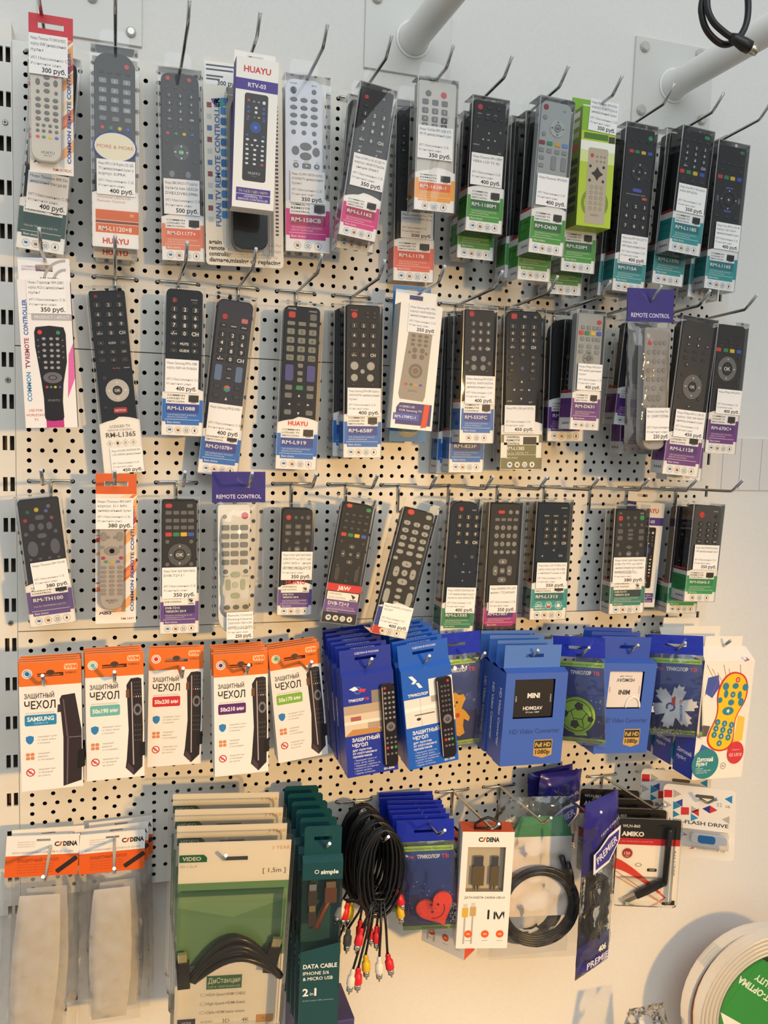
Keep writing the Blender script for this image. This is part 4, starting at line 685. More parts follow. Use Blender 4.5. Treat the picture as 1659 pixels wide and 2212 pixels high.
# ---------------------------------------------------------------- third row and the two bagged remotes
def film(b, w, h, tf, tb_, mat, nx=14, nz=26, amp=2.0, seed=0, z0=0, y0=0, sx=None, back=True):
    """crumpled bag: a front and a back sheet that meet at the edges; tf front bulge, tb_ back bulge"""
    for sgn, tt in ((-1, tf), (1, tb_)) if back else ((-1, tf),):
        base = len(b.v); k = b.mi(mat)
        for j in range(nz+1):
            for i in range(nx+1):
                u, v = i/nx*2-1, j/nz*2-1; e = (1-u**4)*(1-v**6); n = noise.noise(Vector((i*.55+seed*7.3, j*.4+sgn*3, seed)))
                ww = w*(sx(j/nz) if sx else 1); edge = noise.noise(Vector((seed+9, j*.35, i*.01)))*1.2*abs(u)**3
                b.v.append((u*ww/2+edge, y0+sgn*tt*e+n*amp*(e*.8+.2), z0+h*j/nz+noise.noise(Vector((i*.5, seed+4, j*.1)))*.8*(1 if 0 < j < nz else .3)))
        for j in range(nz):
            for i in range(nx):
                q = base+j*(nx+1)+i; f = (q, q+1, q+nx+2, q+nx+1); b.f.append(f if sgn < 0 else f[::-1]); b.m.append(k); b.sm.append(True)
def header(root, w, h, z0, mat, text=None, fold=0, slotz=None, name='header_card', y0=-1.2, t=2.4, extra=None):
    b = MB(); b.box(-w/2, w/2, y0, y0+t, z0, z0+h, mat)
    if text: b.text(text, 0, z0+h*.2, h*.18, y0-.1, C('e8e6f8'), 'c', bold=.015, fit=w*.84)
    if extra: extra(b)
    return b.build(name, root)
def bag_remote(pid, label, hv, body, keys, price, tg, lines, u0, u1, v0, v1, seed, rad, rb, rough=.45):
    X, d, Z, w, h, ti, yw = PL[pid]; root = thing('bagged_remote_control', label, 'remote control', X, d, Z, ti, yw, 0, 'bagged remotes')
    header(root, w, h*hv, h*(1-hv), C('3a2b8f', .2, 0, .05, .4, 60), 'REMOTE CONTROL')
    b = MB(); b.rect(-w/2-1.5, w/2+1.5, h*(1-hv)-2, h+.5, -1.5, CLR); film(b, w*.96, h*(1-hv)+3, 13, 9, BAG, 14, 24, 3, seed); b.build('clear_bag', root)
    r = Rem(root, w, h, body, u0, u1, v0, v1, rad, rb, -8, 14, 0.05, rough); keys(r); r.done(); price_tag(root, w, h, *tg, lines, price, -14.5); return root
def k_b10(r):
    g = '8b8b89'; r.k(-.12, .328, 7, 6, 'c6302a', 'o'); r.g((.14, .34, .52), (.328,), 6, 6, g, 'o'); r.g((-.14, .1, .32, .53), (.385, .44, .495, .55), 6.4, 6.4, g, 'o'); r.g((-.16, .12, .5), (.605,), 8, 7, g, 'o'); r.g((-.05, .14, .34), (.665,), 8, 9, g, 'o'); r.g((-.2, .12, .48), (.725,), 8, 8, g, 'o')
bag_remote('b10', 'grey remote in a crinkled clear bag under a purple header, second row', .2, '989896', k_b10, '250 руб', (.725, .925, -.3, .72), ('Remote Control Rebel Thor', 'RC 1220089T/ОПЕ9086'), -.36, .8, .235, .985, 3, 5, 16)
def k_c3(r):
    g = '7d807c'; r.k(-.55, .28, 5.4, 5.4, '8d938c', 'o'); r.k(.2, .275, 8.6, 8.6, 'c23040', 'o'); r.g((-.52, -.18, .17), (.35, .405, .46, .515, .57), 9.6, 6.6, g); r.g((-.52, .24), (.63,), 6, 6, '6d706c', 'o'); r.t(-.52, .66, 'ON/OFF', 2, '5a5c58'); r.t(.24, .66, 'SOUND', 2, '5a5c58')
    r.g((-.15,), (.65, .785), 12, 7, 'a9b6a2', 'p'); r.g((-.42, .13), (.715,), 6, 14, 'a9b6a2', 'p'); r.k(-.15, .715, 8, 8, 'bcc2b6', 'o', '', '5a5c58'); r.g((-.46, -.12, .24), (.86,), 8, 6, '6d706c', 'o')
bag_remote('c3', 'white remote in a clear bag under a purple header, third row', .195, 'dcdcd4', k_c3, '250 руб.', (.885, 1.06, -.5, .5), ('Remote Control', 'Elenberg/Cameron', 'Z300010E/HX-Y20EZ в 200-', '32091),21/S/01'), -.82, .4, .205, 1.03, 11, 4, 20, .35)
def cardC0(b, w, h, y): card_print(b, w, 'RM-TH100', '6a5796', '5d4c88', P_U, 4, y, ('Use for THOMSON LCD TV',), .9)
def k_c0(r):
    n = '5c6273'; r.k(.42, .085, 5, 5, '6a7080', 'o'); r.k(-.1, .105, 5.4, 5.4, 'c8b83a', 'o'); r.k(.3, .12, 4.6, 4.6, '5a68b8', 'o'); r.k(-.48, .118, 5, 4.6, '2a6a60', 'o'); r.k(-.62, .18, 4.8, 4.8, 'a83a44', 'o'); r.k(.5, .175, 4.6, 4.6, '8a5a68', 'o')
    r.k(0, .165, 11, 6, n, 'p'); r.k(0, .305, 11, 6, n, 'p'); r.k(-.38, .235, 6.6, 9.6, n, 'p'); r.k(.36, .235, 6.6, 9.6, n, 'p'); r.k(0, .235, 7.4, 8.6, n, 'o'); r.k(-.66, .285, 5, 5, n, 'o'); r.k(.6, .28, 5, 5, n, 'o'); r.k(-.45, .40, 12, 19, n, 'o'); r.k(.5, .395, 11, 19, n, 'o'); r.k(0, .37, 5, 5, n, 'o'); r.g((-.6, -.2, .2, .6), (.48,), 4, 3.4, n, 'o')
hbox('c0', 'tilted boxed dark navy remote with a violet label priced 380, leftmost in the third row', '6a5796', '5d4c88', '', '380 руб.', (.5, .715, -.62, .92), T('Thomson RM-TH100',), body='24262f', keys=k_c0, cardfn=cardC0, k=.9, rem=dict(rad=3), k_tagrot=-2)
def k_c1(r):
    g = '9a9390'; r.k(-.62, .285+.04, 6, 3.6, g, 'p'); r.k(.2, .325, 6.6, 4, g, 'p'); r.g((-.6, -.22), (.355,), 6, 3.4, g, 'p'); r.g((-.6, .18), (.41,), 7.4, 11, g, 'p'); r.g((-.36, -.06), (.415,), 3.4, 4, g, 'o'); r.k(-.2, .505, 18, 11, g, 'o'); r.k(-.2, .505, 7, 7, 'b5afab', 'o'); r.g((-.66, .24), (.48,), 5, 4, g, 'o'); r.k(-.62, .552, 5, 4, 'b83a50', 'o'); r.k(.25, .552, 5, 4, 'b83a50', 'o'); r.k(-.48, .576, 5, 3.6, '6a9a80', 'o'); r.k(-.2, .582, 5, 3.6, 'd0c040', 'o'); r.k(.1, .576, 5, 3.6, '7a7ab8', 'o'); r.g((-.6, -.2, .2), (.615, .645, .675, .705, .735, .765, .79), 6.4, 3.6, g, 'p'); r.t(-.2, .835, 'HUAYU', 4, '3a3634'); r.t(-.2, .85, 'RM-S49T', 2, '6a6664')
blister_remote('c1', 'orange carded pale remote priced 380, second hook of the third row', 'd95f27', 'b5afaa', k_c1, '380 руб.', (.155, .36, -.98, .83), T('Thomson RM-S49T', 'корпус 311 RM1', 'универсальный пульт'), 'RM-S49T', 'COMMON REMOTE CONTROLLER', -.8, .4, .31, .9, .135)
DV = ('6e4d9c', '40296a')
def k_c2(r):
    g = '6d6e70'; us = (-.56, -.18, .2, .56); r.k(-.55, .065, 9, 5.4, 'd23f48', 'p'); r.k(.5, .065, 8, 5, g, 'p'); r.g(us, (.115, .172, .222), 7.6, 5, g); r.cr(us, .272, 8, 5.2); r.g((-.62, .58), (.325, .49), 5.4, 5.4, g, 'o'); r.pad(0, .42, 14, 7.4, '58595a', '4c4d4e', 1.0)
hbox('c2', 'boxed black remote with a large round pad and violet label in the third row', *DV, 'DVB-T2+3', '350 руб.', (.51, .738, -.88, .86), ('Huayu пульт для приставок', 'DVB-T2+3 !'), P_D, 4, '1a1a1b', k_c2, code2='VERSION 2019', rem=dict(rad=3), k=.86, sub=('Первая универсальная', 'программируется на ТВ'))
def k_c4(r):
    g = '5e6062'; r.k(-.52, .13, 7, 7, 'd0403a', 'o'); r.g((-.1, .25), (.13,), 5, 5, g, 'o'); r.k(.6, .13, 6.6, 6.6, g, 'o'); r.g((-.52, .04, .6), (.21, .268), 8.4, 6.4, g, 'r', ['VOL+', 'TXT', 'PAG+', 'VOL-', 'EPG', 'PAG-'], 'c8cacc', 1.9); r.g((-.58, .6), (.335,), 6, 6, g, 'o'); r.k(.03, .352, 9, 6, g, 'd'); r.k(-.42, .41, 6, 8, g, 'd'); r.k(.5, .41, 6, 8, g, 'd'); r.k(.03, .41, 9, 8, g, 'o', 'OK', 'd8d8d8', 3)
hbox('c4', 'short boxed black remote with grey keys and violet label, fifth hook of the third row', *DV, 'DVB-T2+2', '350 руб.', (.43, .682, -.85, .92), ('Huayu пульт для приставок', 'DVB-T2+TV ver.2017 г как', 'LUMAX  B0302 (с функцией', 'обучения кнопок для TV)'), P_D, 4, '1a1a1c', k_c4, code2='VERSION 2018', rem=dict(rad=6, v0=.05), k=.72, top=62, huayu=True)
def cardC5(b, w, h, y):
    b.rect(-w/2+.5, w/2-.5, .6, h*.31, y-.03, '1c1b1f'); b.rect(-w/2+.5, w/2-.5, h*.255, h*.312, y-.08, 'd62f34'); b.text('J&W', 0, h*.283, 7, y-.15, WHITE, 'c', bold=.04, xs=1.2); b.rect(-w*.44, w*.44, h*.185, h*.248, y-.08, 'f2f1ef')
    b.text('UNIVERSAL', -w*.38, h*.232, 3.3, y-.15, C('8a8688'), 'l'); b.text('DVB CONTROL', -w*.38, h*.203, 3.3, y-.15, C('8a8688'), 'l'); b.flat([(w*.22, h*.24), (w*.3, h*.2), (w*.36, h*.222)], y-.15, INK); b.rect(w*.2, w*.4, h*.19, h*.196, y-.15, INK)
    b.rect(-w/2+.5, w/2-.5, h*.085, h*.183, y-.06, '6e4d9c'); b.text('DVB-T2+3', -w*.38, h*.158, 6.4, y-.15, WHITE, 'l', bold=.02); b.rect(-w*.4, w*.42, h*.108, h*.111, y-.15, WHITE); b.text('Best choice', -w*.38, h*.096, 3.2, y-.15, WHITE, 'l'); [b.text(t_, -w*.38, h*(.134-.014*i), 2, y-.15, C('d8d0e4'), 'l', fit=w*.75) for i, t_ in enumerate(('Первая универсальная', 'программируется на ТВ'))]; icons(b, w, h*.042, 4, y-.1, 4, C('f2f2f0'))
def k_c5(r):
    g = '3c3e40'; us = (-.55, -.17, .2, .58); r.k(-.5, .075, 8, 5, 'd85a3a', 'p'); r.k(.6, .09, 7.4, 5, '2f9a58', 'p'); r.g(us, (.142, .195, .247), 6.4, 4.4, g, 'p'); r.cr(us, .3, 7.4, 4.8); r.g((-.6, .62), (.355, .545), 5, 5, g, 'o'); r.pad4(.02, .45, 10, 10, 6.4, '4c4e50', 'dcdcdc'); r.g((-.55, .55), (.61,), 6.4, 19, g, 'p'); r.g((0,), (.6, .66), 5, 5, g, 'o'); r.t(-.55, .585, '+', 4); r.t(.55, .585, '+', 4)
hbox('c5', 'tilted boxed black remote with a red strip lettered across its black label', '6e4d9c', '40296a', '', None, None, (), body='19191b', keys=k_c5, cardfn=cardC5, top=52, arch=0, base='1c1b1f', side=False, rem=dict(rad=6, v0=.05))
def k_c6(r):
    g = 'a9adac'; r.k(-.5, .09, 9.6, 7, 'd8402c', 'p'); r.k(.55, .1, 8.6, 6, g, 'p'); r.g((-.56, 0, .56), (.17, .225, .28), 9.6, 6, g, 'p', NUM, '26282a', 4); r.g((-.56, 0, .56), (.332, .384), 9.6, 5.6, g, 'p'); r.g((-.7, .62), (.435,), 7, 4.6, g, 'p'); r.pad4(0, .53, 11.5, 14, 8, g, '26282a'); r.g((-.7, .62), (.625,), 7, 4.6, g, 'p'); r.g((-.05,), (.66, .71, .755), 8.6, 5, g, 'p'); r.g((-.68, .62), (.715,), 8, 19, g, 'p'); r.t(-.5, .05, 'POWER', 2.4); r.t(.5, .06, 'MUTE', 2.4)
def cardC6(b, w, h, y):
    b.rect(-w/2+.5, w/2-.5, h*.06, h*.2, y-.05, '27409a'); b.text('RM-L1153+2', -w*.36, h*.178, 5, y-.15, WHITE, 'l', bold=.02); [b.text(t_, -w*.36, h*(.15-.022*i), 3.2, y-.15, C('dfe4f4'), 'l', bold=.02) for i, t_ in enumerate(('COMMON LCD/LED TV', 'REMOTE CONTROL'))]; b.text('LCD/LED TV', -w*.36, h*.092, 4.6, y-.15, WHITE, 'l'); b.ell(-w*.36, h*.03, 9, 6, y-.12, 'c8402c'); icons(b, w*.9, h*.03, 3, y-.14, 4, C('f0f0ee'))
hbox('c6', 'strongly tilted boxed black remote with pale oval keys and a royal blue label', '27409a', '27409a', '', '400 руб.', (.765, .945, -.72, .98), T('POLAR RM-L1153 корпус', 'OS-507'), body='1c1d1f', keys=k_c6, cardfn=cardC6, top=44, rem=dict(rad=7, v0=.06), side=False, t=34)
def k_c7(r):
    r.k(-.25, .08, 6.6, 6.6, 'a82a34', 'o'); r.t(.55, .085, 'INPUT', 2.2); digits(r, (-.3, .2, .7), (.135, .195, .255, .315), 8, 7, '1b1c1e', 'r', 'e6e8ea', 5.4); r.k(-.4, .42, 6, 6, '2a2c2e', 'o'); r.k(.6, .42, 6, 5, '4a4c4e'); [r.t(.15+u, .53+v, t_, 4.4) for u, v, t_ in ((0, -.055, '^'), (0, .06, 'v'), (.4, 0, '>'))]; r.t(.15, .53, 'OK', 3.2)
hbox('c7', 'boxed glossy black remote with a rounded top and sea green label priced 400', '2f8c6c', '1f6a50', 'RM-L1335', '400 руб.', (.64, .825, -.78, .98), T('HISENSE DEXP/DNS RM-', 'L1335 универсальный корпус', 'пульта как EN3327D'), body='17181a', keys=k_c7, rem=dict(rad=14, rough=.12), t=30, k=.84)
def k_c8(r):
    g = '8f9293'; us = (-.46, -.1, .26, .62); r.k(-.24, .09, 11, 5, 'd0303a', 'p'); r.g((.3, .68), (.09,), 6.4, 6.4, g, 'o'); r.g(us, (.145,), 7.4, 4.4, '77797a'); r.g(us, (.205, .265, .325), 7.2, 7.2, g, 'o', list('1234567890--'), '26282a', 3.6); r.g(us, (.385,), 7, 6, g, 'o'); r.k(0, .455, 14, 8, '77797a', 'p'); r.k(0, .59, 14, 8, '77797a', 'p'); r.k(-.42, .523, 8, 15, '77797a', 'p'); r.k(.42, .523, 8, 15, '77797a', 'p'); r.k(0, .523, 8, 8, '77797a', 'r', 'OK', 'e8e8e8', 3); [r.tri(u, v, a, 1.8) for u, v, a in ((0, .455, 90), (0, .59, 270), (-.42, .523, 180), (.42, .523, 0))]
hbox('c8', 'boxed black remote with round grey number keys and a magenta and black label', 'b03a8c', '4a2a80', 'RM-L1057', '350 руб.', (.63, .835, -.72, .92), T('ELENBERG RM-L1057', 'навел TZ26PS609'), P_U, 4, '191a1c', k_c8, rem=dict(rad=2.5), t=28, k=.84, base='3a3336')
def cardC9(b, w, h, y):
    card_print(b, w, 'RM-L1313', '2f9ea0', '1d6f74', P_UL, 4, y, (), .95); b.rect(-w*.4, w*.4, 14.5, 27.6, y-.22, '2f9ea0'); 
    for i in range(3): x = (i-1)*w*.27; b.ring(x, 21, 5.4, 4.8, y-.3, WHITE, 18)
    b.text('3D', -w*.27, 21, 6, y-.3, WHITE, 'c', bold=.02); b.rect(-3, 3, 19.5, 24, y-.3, 'd0d4d4'); b.rect(-3, 3, 17.6, 20.4, y-.32, 'c8403c'); b.flat([(w*.27-3.4, 21), (w*.27, 24.4), (w*.27+3.4, 21), (w*.27+2.4, 21), (w*.27+2.4, 18), (w*.27-2.4, 18), (w*.27-2.4, 21)], y-.3, WHITE)
def k_c9(r):
    r.t(.55, .07, 'SOURCE', 2.4); r.g((-.4, .1, .6), (.135,), 9, 4, '1f2022', 'r', ['P.MODE', 'S.MODE', '⌂'], 'd8d8d8', 2); digits(r, (-.35, .12, .62), (.185, .245, .303, .36), 9, 7, '1b1b1d', 'r', 'e2e2e2', 5); r.t(.1, .42, '◁', 4); r.t(-.5, .465, '◢', 4); r.t(.5, .465, 'CH', 4.4)
hbox('c9', 'boxed glossy black remote with three white ring icons on a teal label', '2f9ea0', '1d6f74', '', '350 руб.', (.52, .735, -.78, .85), T('Haier LCD TV RM-L1313', 'корпус пульта как HTR-A18EN', 'с кнопкой Youtube и 3D'), body='171719', keys=k_c9, cardfn=cardC9, rem=dict(rad=4, rough=.1), t=28, k=.95)
def k_c11(r):
    g = '5e6062'; r.k(-.62, .12, 8, 8, 'c83038', 'o'); r.k(.6, .115, 8, 8, '2f9a58', 'o'); r.g((-.2, .2), (.115,), 6, 6, g, 'o'); r.g((-.6, -.15, .2, .6), (.18,), 5.4, 5.4, g, 'o'); r.g((-.6, .6), (.24, .3), 9, 7, g); r.g((-.02,), (.23, .268, .305), 9, 4.4, g); r.g((-.7, .62), (.365,), 6.4, 6.4, g, 'o'); r.k(-.05, .385, 13, 7, g, 'd'); r.k(-.55, .445, 7, 9, g, 'd'); r.k(.45, .445, 7, 9, g, 'd'); r.k(-.05, .445, 10, 9, g, 'o', 'OK', 'd8d8d8', 3.4); r.t(-.62, .075, 'TV', 3); r.t(.6, .075, 'DVB', 3)
hbox('c11', 'boxed black remote with green and red power keys and a dark green label', '3f8a7c', '24403e', 'DVB-T2+TV', '380 руб.', (.475, .712, -.92, .92), ('Huayu пульт для приставок', 'DVB-T2+TV! ver.2019', 'универсальный для разных', 'моделей DVB-T2'), P_D, 4, '18181a', k_c11, code2='VERSION 2018', rem=dict(rad=6, v0=.04), k=.86, t=24)
rtv('c11b', 'white and purple printed remote box showing behind the boxed remote priced 380')
def k_c12(r):
    r.k(-.4, .12, 9.4, 9.4, 'cf2d2c', 'o'); r.k(.55, .13, 6, 6, '1d1e20', 'o'); r.t(.5, .08, 'POWER', 2.2); digits(r, (-.4, .12, .6), (.21, .27, .325, .385), 9, 7.4, '1c1d1f', 'o', 'd8d8d8', 3.8)
hbox('c12', 'boxed dark grey remote with black round keys and green label, rightmost of its row', *('34a060', '2a8a50'), 'RM-026G-3', '350 руб.', (.42, .67, -.68, .9), T('Sharp RM-026G корпус', '1345 универсальный пульт'), P_C, 3, '3b3d40', k_c12, rem=dict(rad=5, rough=.5), t=34, k=.82)
stock('c12b', 'green labelled boxed remote behind the rightmost one of the third row', ('34a060', '2a8a50'), t=32, k=.82)
# ---------------------------------------------------------------- fourth row: cover cards, blue packs, reflector bags
OR = 'e87427'
def wimax(pid, label, col, txt, small=None, seed=0, back=False):
    X, d, Z, w, h, ti, yw = PL[pid]; root = thing('cover_pack', label, 'remote cover', X, d, Z, ti, yw, 0, 'white and orange cover cards'); z = lambda v: h*(1-v); U = lambda u: u*w/2
    b = MB(); card_body(b, w, h, 1.0, C('f0ede8', .4), z(.105), w*.42, 4.6); b.build('card', root)
    b = MB(); y = -.1; o = C(OR, .3); zz = z(.105)
    b.rect(-w/2, w/2, z(.185), zz-2.3, y, o); b.rect(-w/2, -w*.21, zz-2.3, zz+2.3, y, o); b.rect(w*.21, w/2, zz-2.3, zz+2.3, y, o); b.rect(-w/2, w/2, zz+2.3, h, y, o)
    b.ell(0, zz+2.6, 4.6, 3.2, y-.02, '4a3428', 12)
    b.ell(U(-.74), z(.09), 5.6, 5.6, y-.05, 'f2e9dc', 18); b.ring(U(-.74), z(.09), 4.4, 3.8, y-.08, C(col), 18); b.ell(U(-.74), z(.09), 2.5, 2.5, y-.08, col)
    b.flat(rrect(14.5, 7, 1.8, 2, U(.66), z(.05)), y-.05, 'f6c49a'); b.text('WM', U(.66), z(.05), 6, y-.1, o, 'c', bold=.03, xs=1.2); b.text('WIMAX', U(.66), z(.096), 3.6, y-.1, C('8a4a28'), 'c', bold=.02)
    b.text('ЗАЩИТНЫЙ', U(-.85), z(.262), 7.6, y, C('43352e'), 'l', bold=.02, fit=w*.48); b.text('ЧЕХОЛ', U(-.85), z(.332), 12.6, y, C('2e2522'), 'l', bold=.02, fit=w*.5)
    b.text('ДЛЯ ПУЛЬТОВ ДО РАЗМЕРОВ', U(-.82), z(.395), 2.2, y, C('a89c92'), 'l', fit=w*.46); b.flat(rrect(w*.51, h*.085, 1.8, 3, U(-.34), z(.45)), y, col); b.text(txt, U(-.34), z(.45 if not small else .44), 7, y-.06, C('f4f4ee'), 'c', bold=.03, fit=w*.43)
    if small: b.text(small, U(-.34), z(.475), 2.6, y-.06, C('bfe0f0'), 'c')
    x = U(-.7); s_ = [(-4.2, 3.6), (0, 5), (4.2, 3.6), (4.2, -1), (2.2, -4.2), (0, -5.4), (-2.2, -4.2), (-4.2, -1)]; b.flat([(x+a, z(.6)+q) for a, q in reversed(s_)], y, '2a7fc0')
    for a in (-2.4, 2.4):
        for q in (-2.2, 2.2): b.flat(rrect(4.2, 3.8, 1, 2, x+a, z(.73)+q), y, 'd9885a')
    b.ring(x, z(.855), 4.8, 3.6, y, C('c8323c'), 18); b.flat([(x-3.6, z(.855)+2), (x-2.6, z(.855)+3.2), (x+3.4, z(.855)-2.2), (x+2.6, z(.855)-3.2)], y-.03, 'c8323c'); b.ell(x-.6, z(.855), 1.8, 1.8, y-.01, 'b9aca6', 8)
    for v0, L in ((.58, ('защищает пульт', 'от грязи, влаги', 'и поломок')), (.71, ('защищает', 'надписи', 'от истирания')), (.835, ('защищает вас', 'от бактерий', 'на пульте'))): [b.text(t_, U(-.45), z(v0+.025*i), 2.7, y, C('8a8480'), 'l') for i, t_ in enumerate(L)]
    # printed picture of the dark cover
    k = '241d22'
    if back:
        b.flat([(U(.35), z(.985)), (U(.95), z(.95)), (U(.98), z(.76)), (U(.98), z(.55)), (U(.78), z(.1+.16)), (U(.35), z(.27)), (U(.28), z(.3)), (U(.38), z(.6))], y, '2e2329'); b.flat([(U(.45), z(.97)), (U(.5), z(.62)), (U(.38), z(.3)), (U(.42), z(.3)), (U(.55), z(.62)), (U(.5), z(.97))], y-.03, '6a5660'); b.rect(U(.5), U(.98), z(.605), z(.6), y-.03, '8a7c82'); b.flat([(U(.8), z(.86)), (U(1.08), z(.84)), (U(1.06), z(.7)), (U(.85), z(.71))], y-.05, '141014'); b.flat([(U(.2), z(.4)), (U(.33), z(.4)), (U(.33), z(.34)), (U(.22), z(.34))], y-.04, '3c3036')
    else:
        b.flat([(U(.62), z(.985)), (U(.93), z(.92)), (U(.96), z(.6)), (U(.92), z(.215)), (U(.8), z(.205)), (U(.55), z(.21)), (U(.4), z(.26)), (U(.42), z(.36)), (U(.46), z(.62)), (U(.38), z(.86)), (U(.34), z(.92))], y, k); b.flat([(U(.6), z(.9)), (U(.56), z(.24)), (U(.595), z(.235)), (U(.64), z(.9))], y-.03, 'b5aeb2'); b.ring(U(.78), z(.46), 4.8, 2.8, y-.04, C('77757c'), 18, 1.5)
        for i, c in enumerate(('c8403c', 'd8d8d4', 'd8d8d4', '5fae6a')): b.rect(U(.64+.08*i), U(.67+.08*i), z(.362), z(.35), y-.05, c)
        b.flat([(U(.38), z(.36)), (U(.5), z(.36)), (U(.5), z(.29)), (U(.38), z(.3))], y-.04, '6f4432')
        for v in (.24, .27, .3, .33, .58, .62, .66, .7): [b.rect(U(q), U(q+.045), z(v+.008), z(v), y-.05, '57545c') for q in (.66, .75, .84)]
        b.flat([(U(.82), z(.84)), (U(1.03), z(.83)), (U(1.03), z(.72)), (U(.84), z(.73))], y-.06, '121014'); b.flat([(U(.38), z(.92)), (U(.62), z(.985)), (U(.62), z(.93)), (U(.42), z(.88))], y-.05, '4a3a44')
    b.build('printed_front', root); return root
def restack(root, pid, n, dd, dz, label, jx=1.0, jt=.7):
    X, d, Z, w, h, ti, yw = PL[pid]; nm = ('second', 'third', 'fourth', 'fifth', 'sixth', 'seventh', 'eighth')
    for i in range(n): dup(root, X+random.uniform(-jx, jx), d-dd*(i+1), Z+dz*(i+1), ti+random.uniform(-jt, jt), yw, 0, label % nm[i])
PK = ('d0', 'd1', 'd2', 'd3', 'd4')
for pid, lab, col, txt, sm, n, dd in (('d0', 'blue', '2386b8', 'SAMSUNG', 'СЕРИЯ Н, М', 3, 8), ('d1', 'turquoise', '6cb5ae', '50x190 мм', None, 3, 8), ('d2', 'red', 'cf2838', '50x230 мм', None, 1, 9), ('d3', 'purple', '5a1f6e', '50x210 мм', None, 5, 8), ('d4', 'green', '7fb53f', '50x170 мм', None, 3, 8)):
    r_ = wimax(pid, 'white and orange cover card with a %s size pill, front of its stack' % lab, col, txt, sm, back=pid == 'd0'); restack(r_, pid, n, dd, .4, 'white and orange cover card with a '+lab+' size pill, %s from the front')
def emblem(b, x, z, s, y, red=True):
    b.ring(x, z, s*.46, s*.3, y, C('3a6fc8'), 16); b.flat([(x-s, z+s*.25), (x-s*.3, z+s*.5), (x+s*.1, z+s*.1), (x-s*.5, z-s*.05)], y-.03, 'f2f2f4'); b.flat([(x-s*.1, z-s*.05), (x+s*.75, z-s*.3), (x+s, z+s*.05), (x+s*.35, z+s*.15)], y-.04, 'd8343c')
def profile_pack(root, w, h, t, fh, hy, mat, slotw, name='carton', ht=1.0, slotz=.55):
    """carton body with a header panel standing on its sloping top; fh = body height"""
    b = MB(); x = w/2; b.box(-x, x, 0, t, 0, fh, mat, 't'); e = 5
    for (ya, za, yb, zb) in ((0, fh, hy, fh+e), (hy+ht, fh+e, t, fh)): b.face([(-x, ya, za), (x, ya, za), (x, yb, zb), (-x, yb, zb)], mat)
    for s in (-x, x): b.face([(s, 0, fh), (s, hy, fh+e), (s, hy+ht, fh+e), (s, t, fh)], mat)
    b.build(name, root); b = MB(); sz = fh+e+(h-fh-e)*slotz; q = slotw/2
    for (x0, x1, z0, z1) in ((-x, x, fh+e, sz-2), (-x, -q, sz-2, sz+2), (q, x, sz-2, sz+2), (-x, x, sz+2, h)): b.box(x0, x1, hy, hy+ht, z0, z1, mat)
    b.build('hang_header', root)
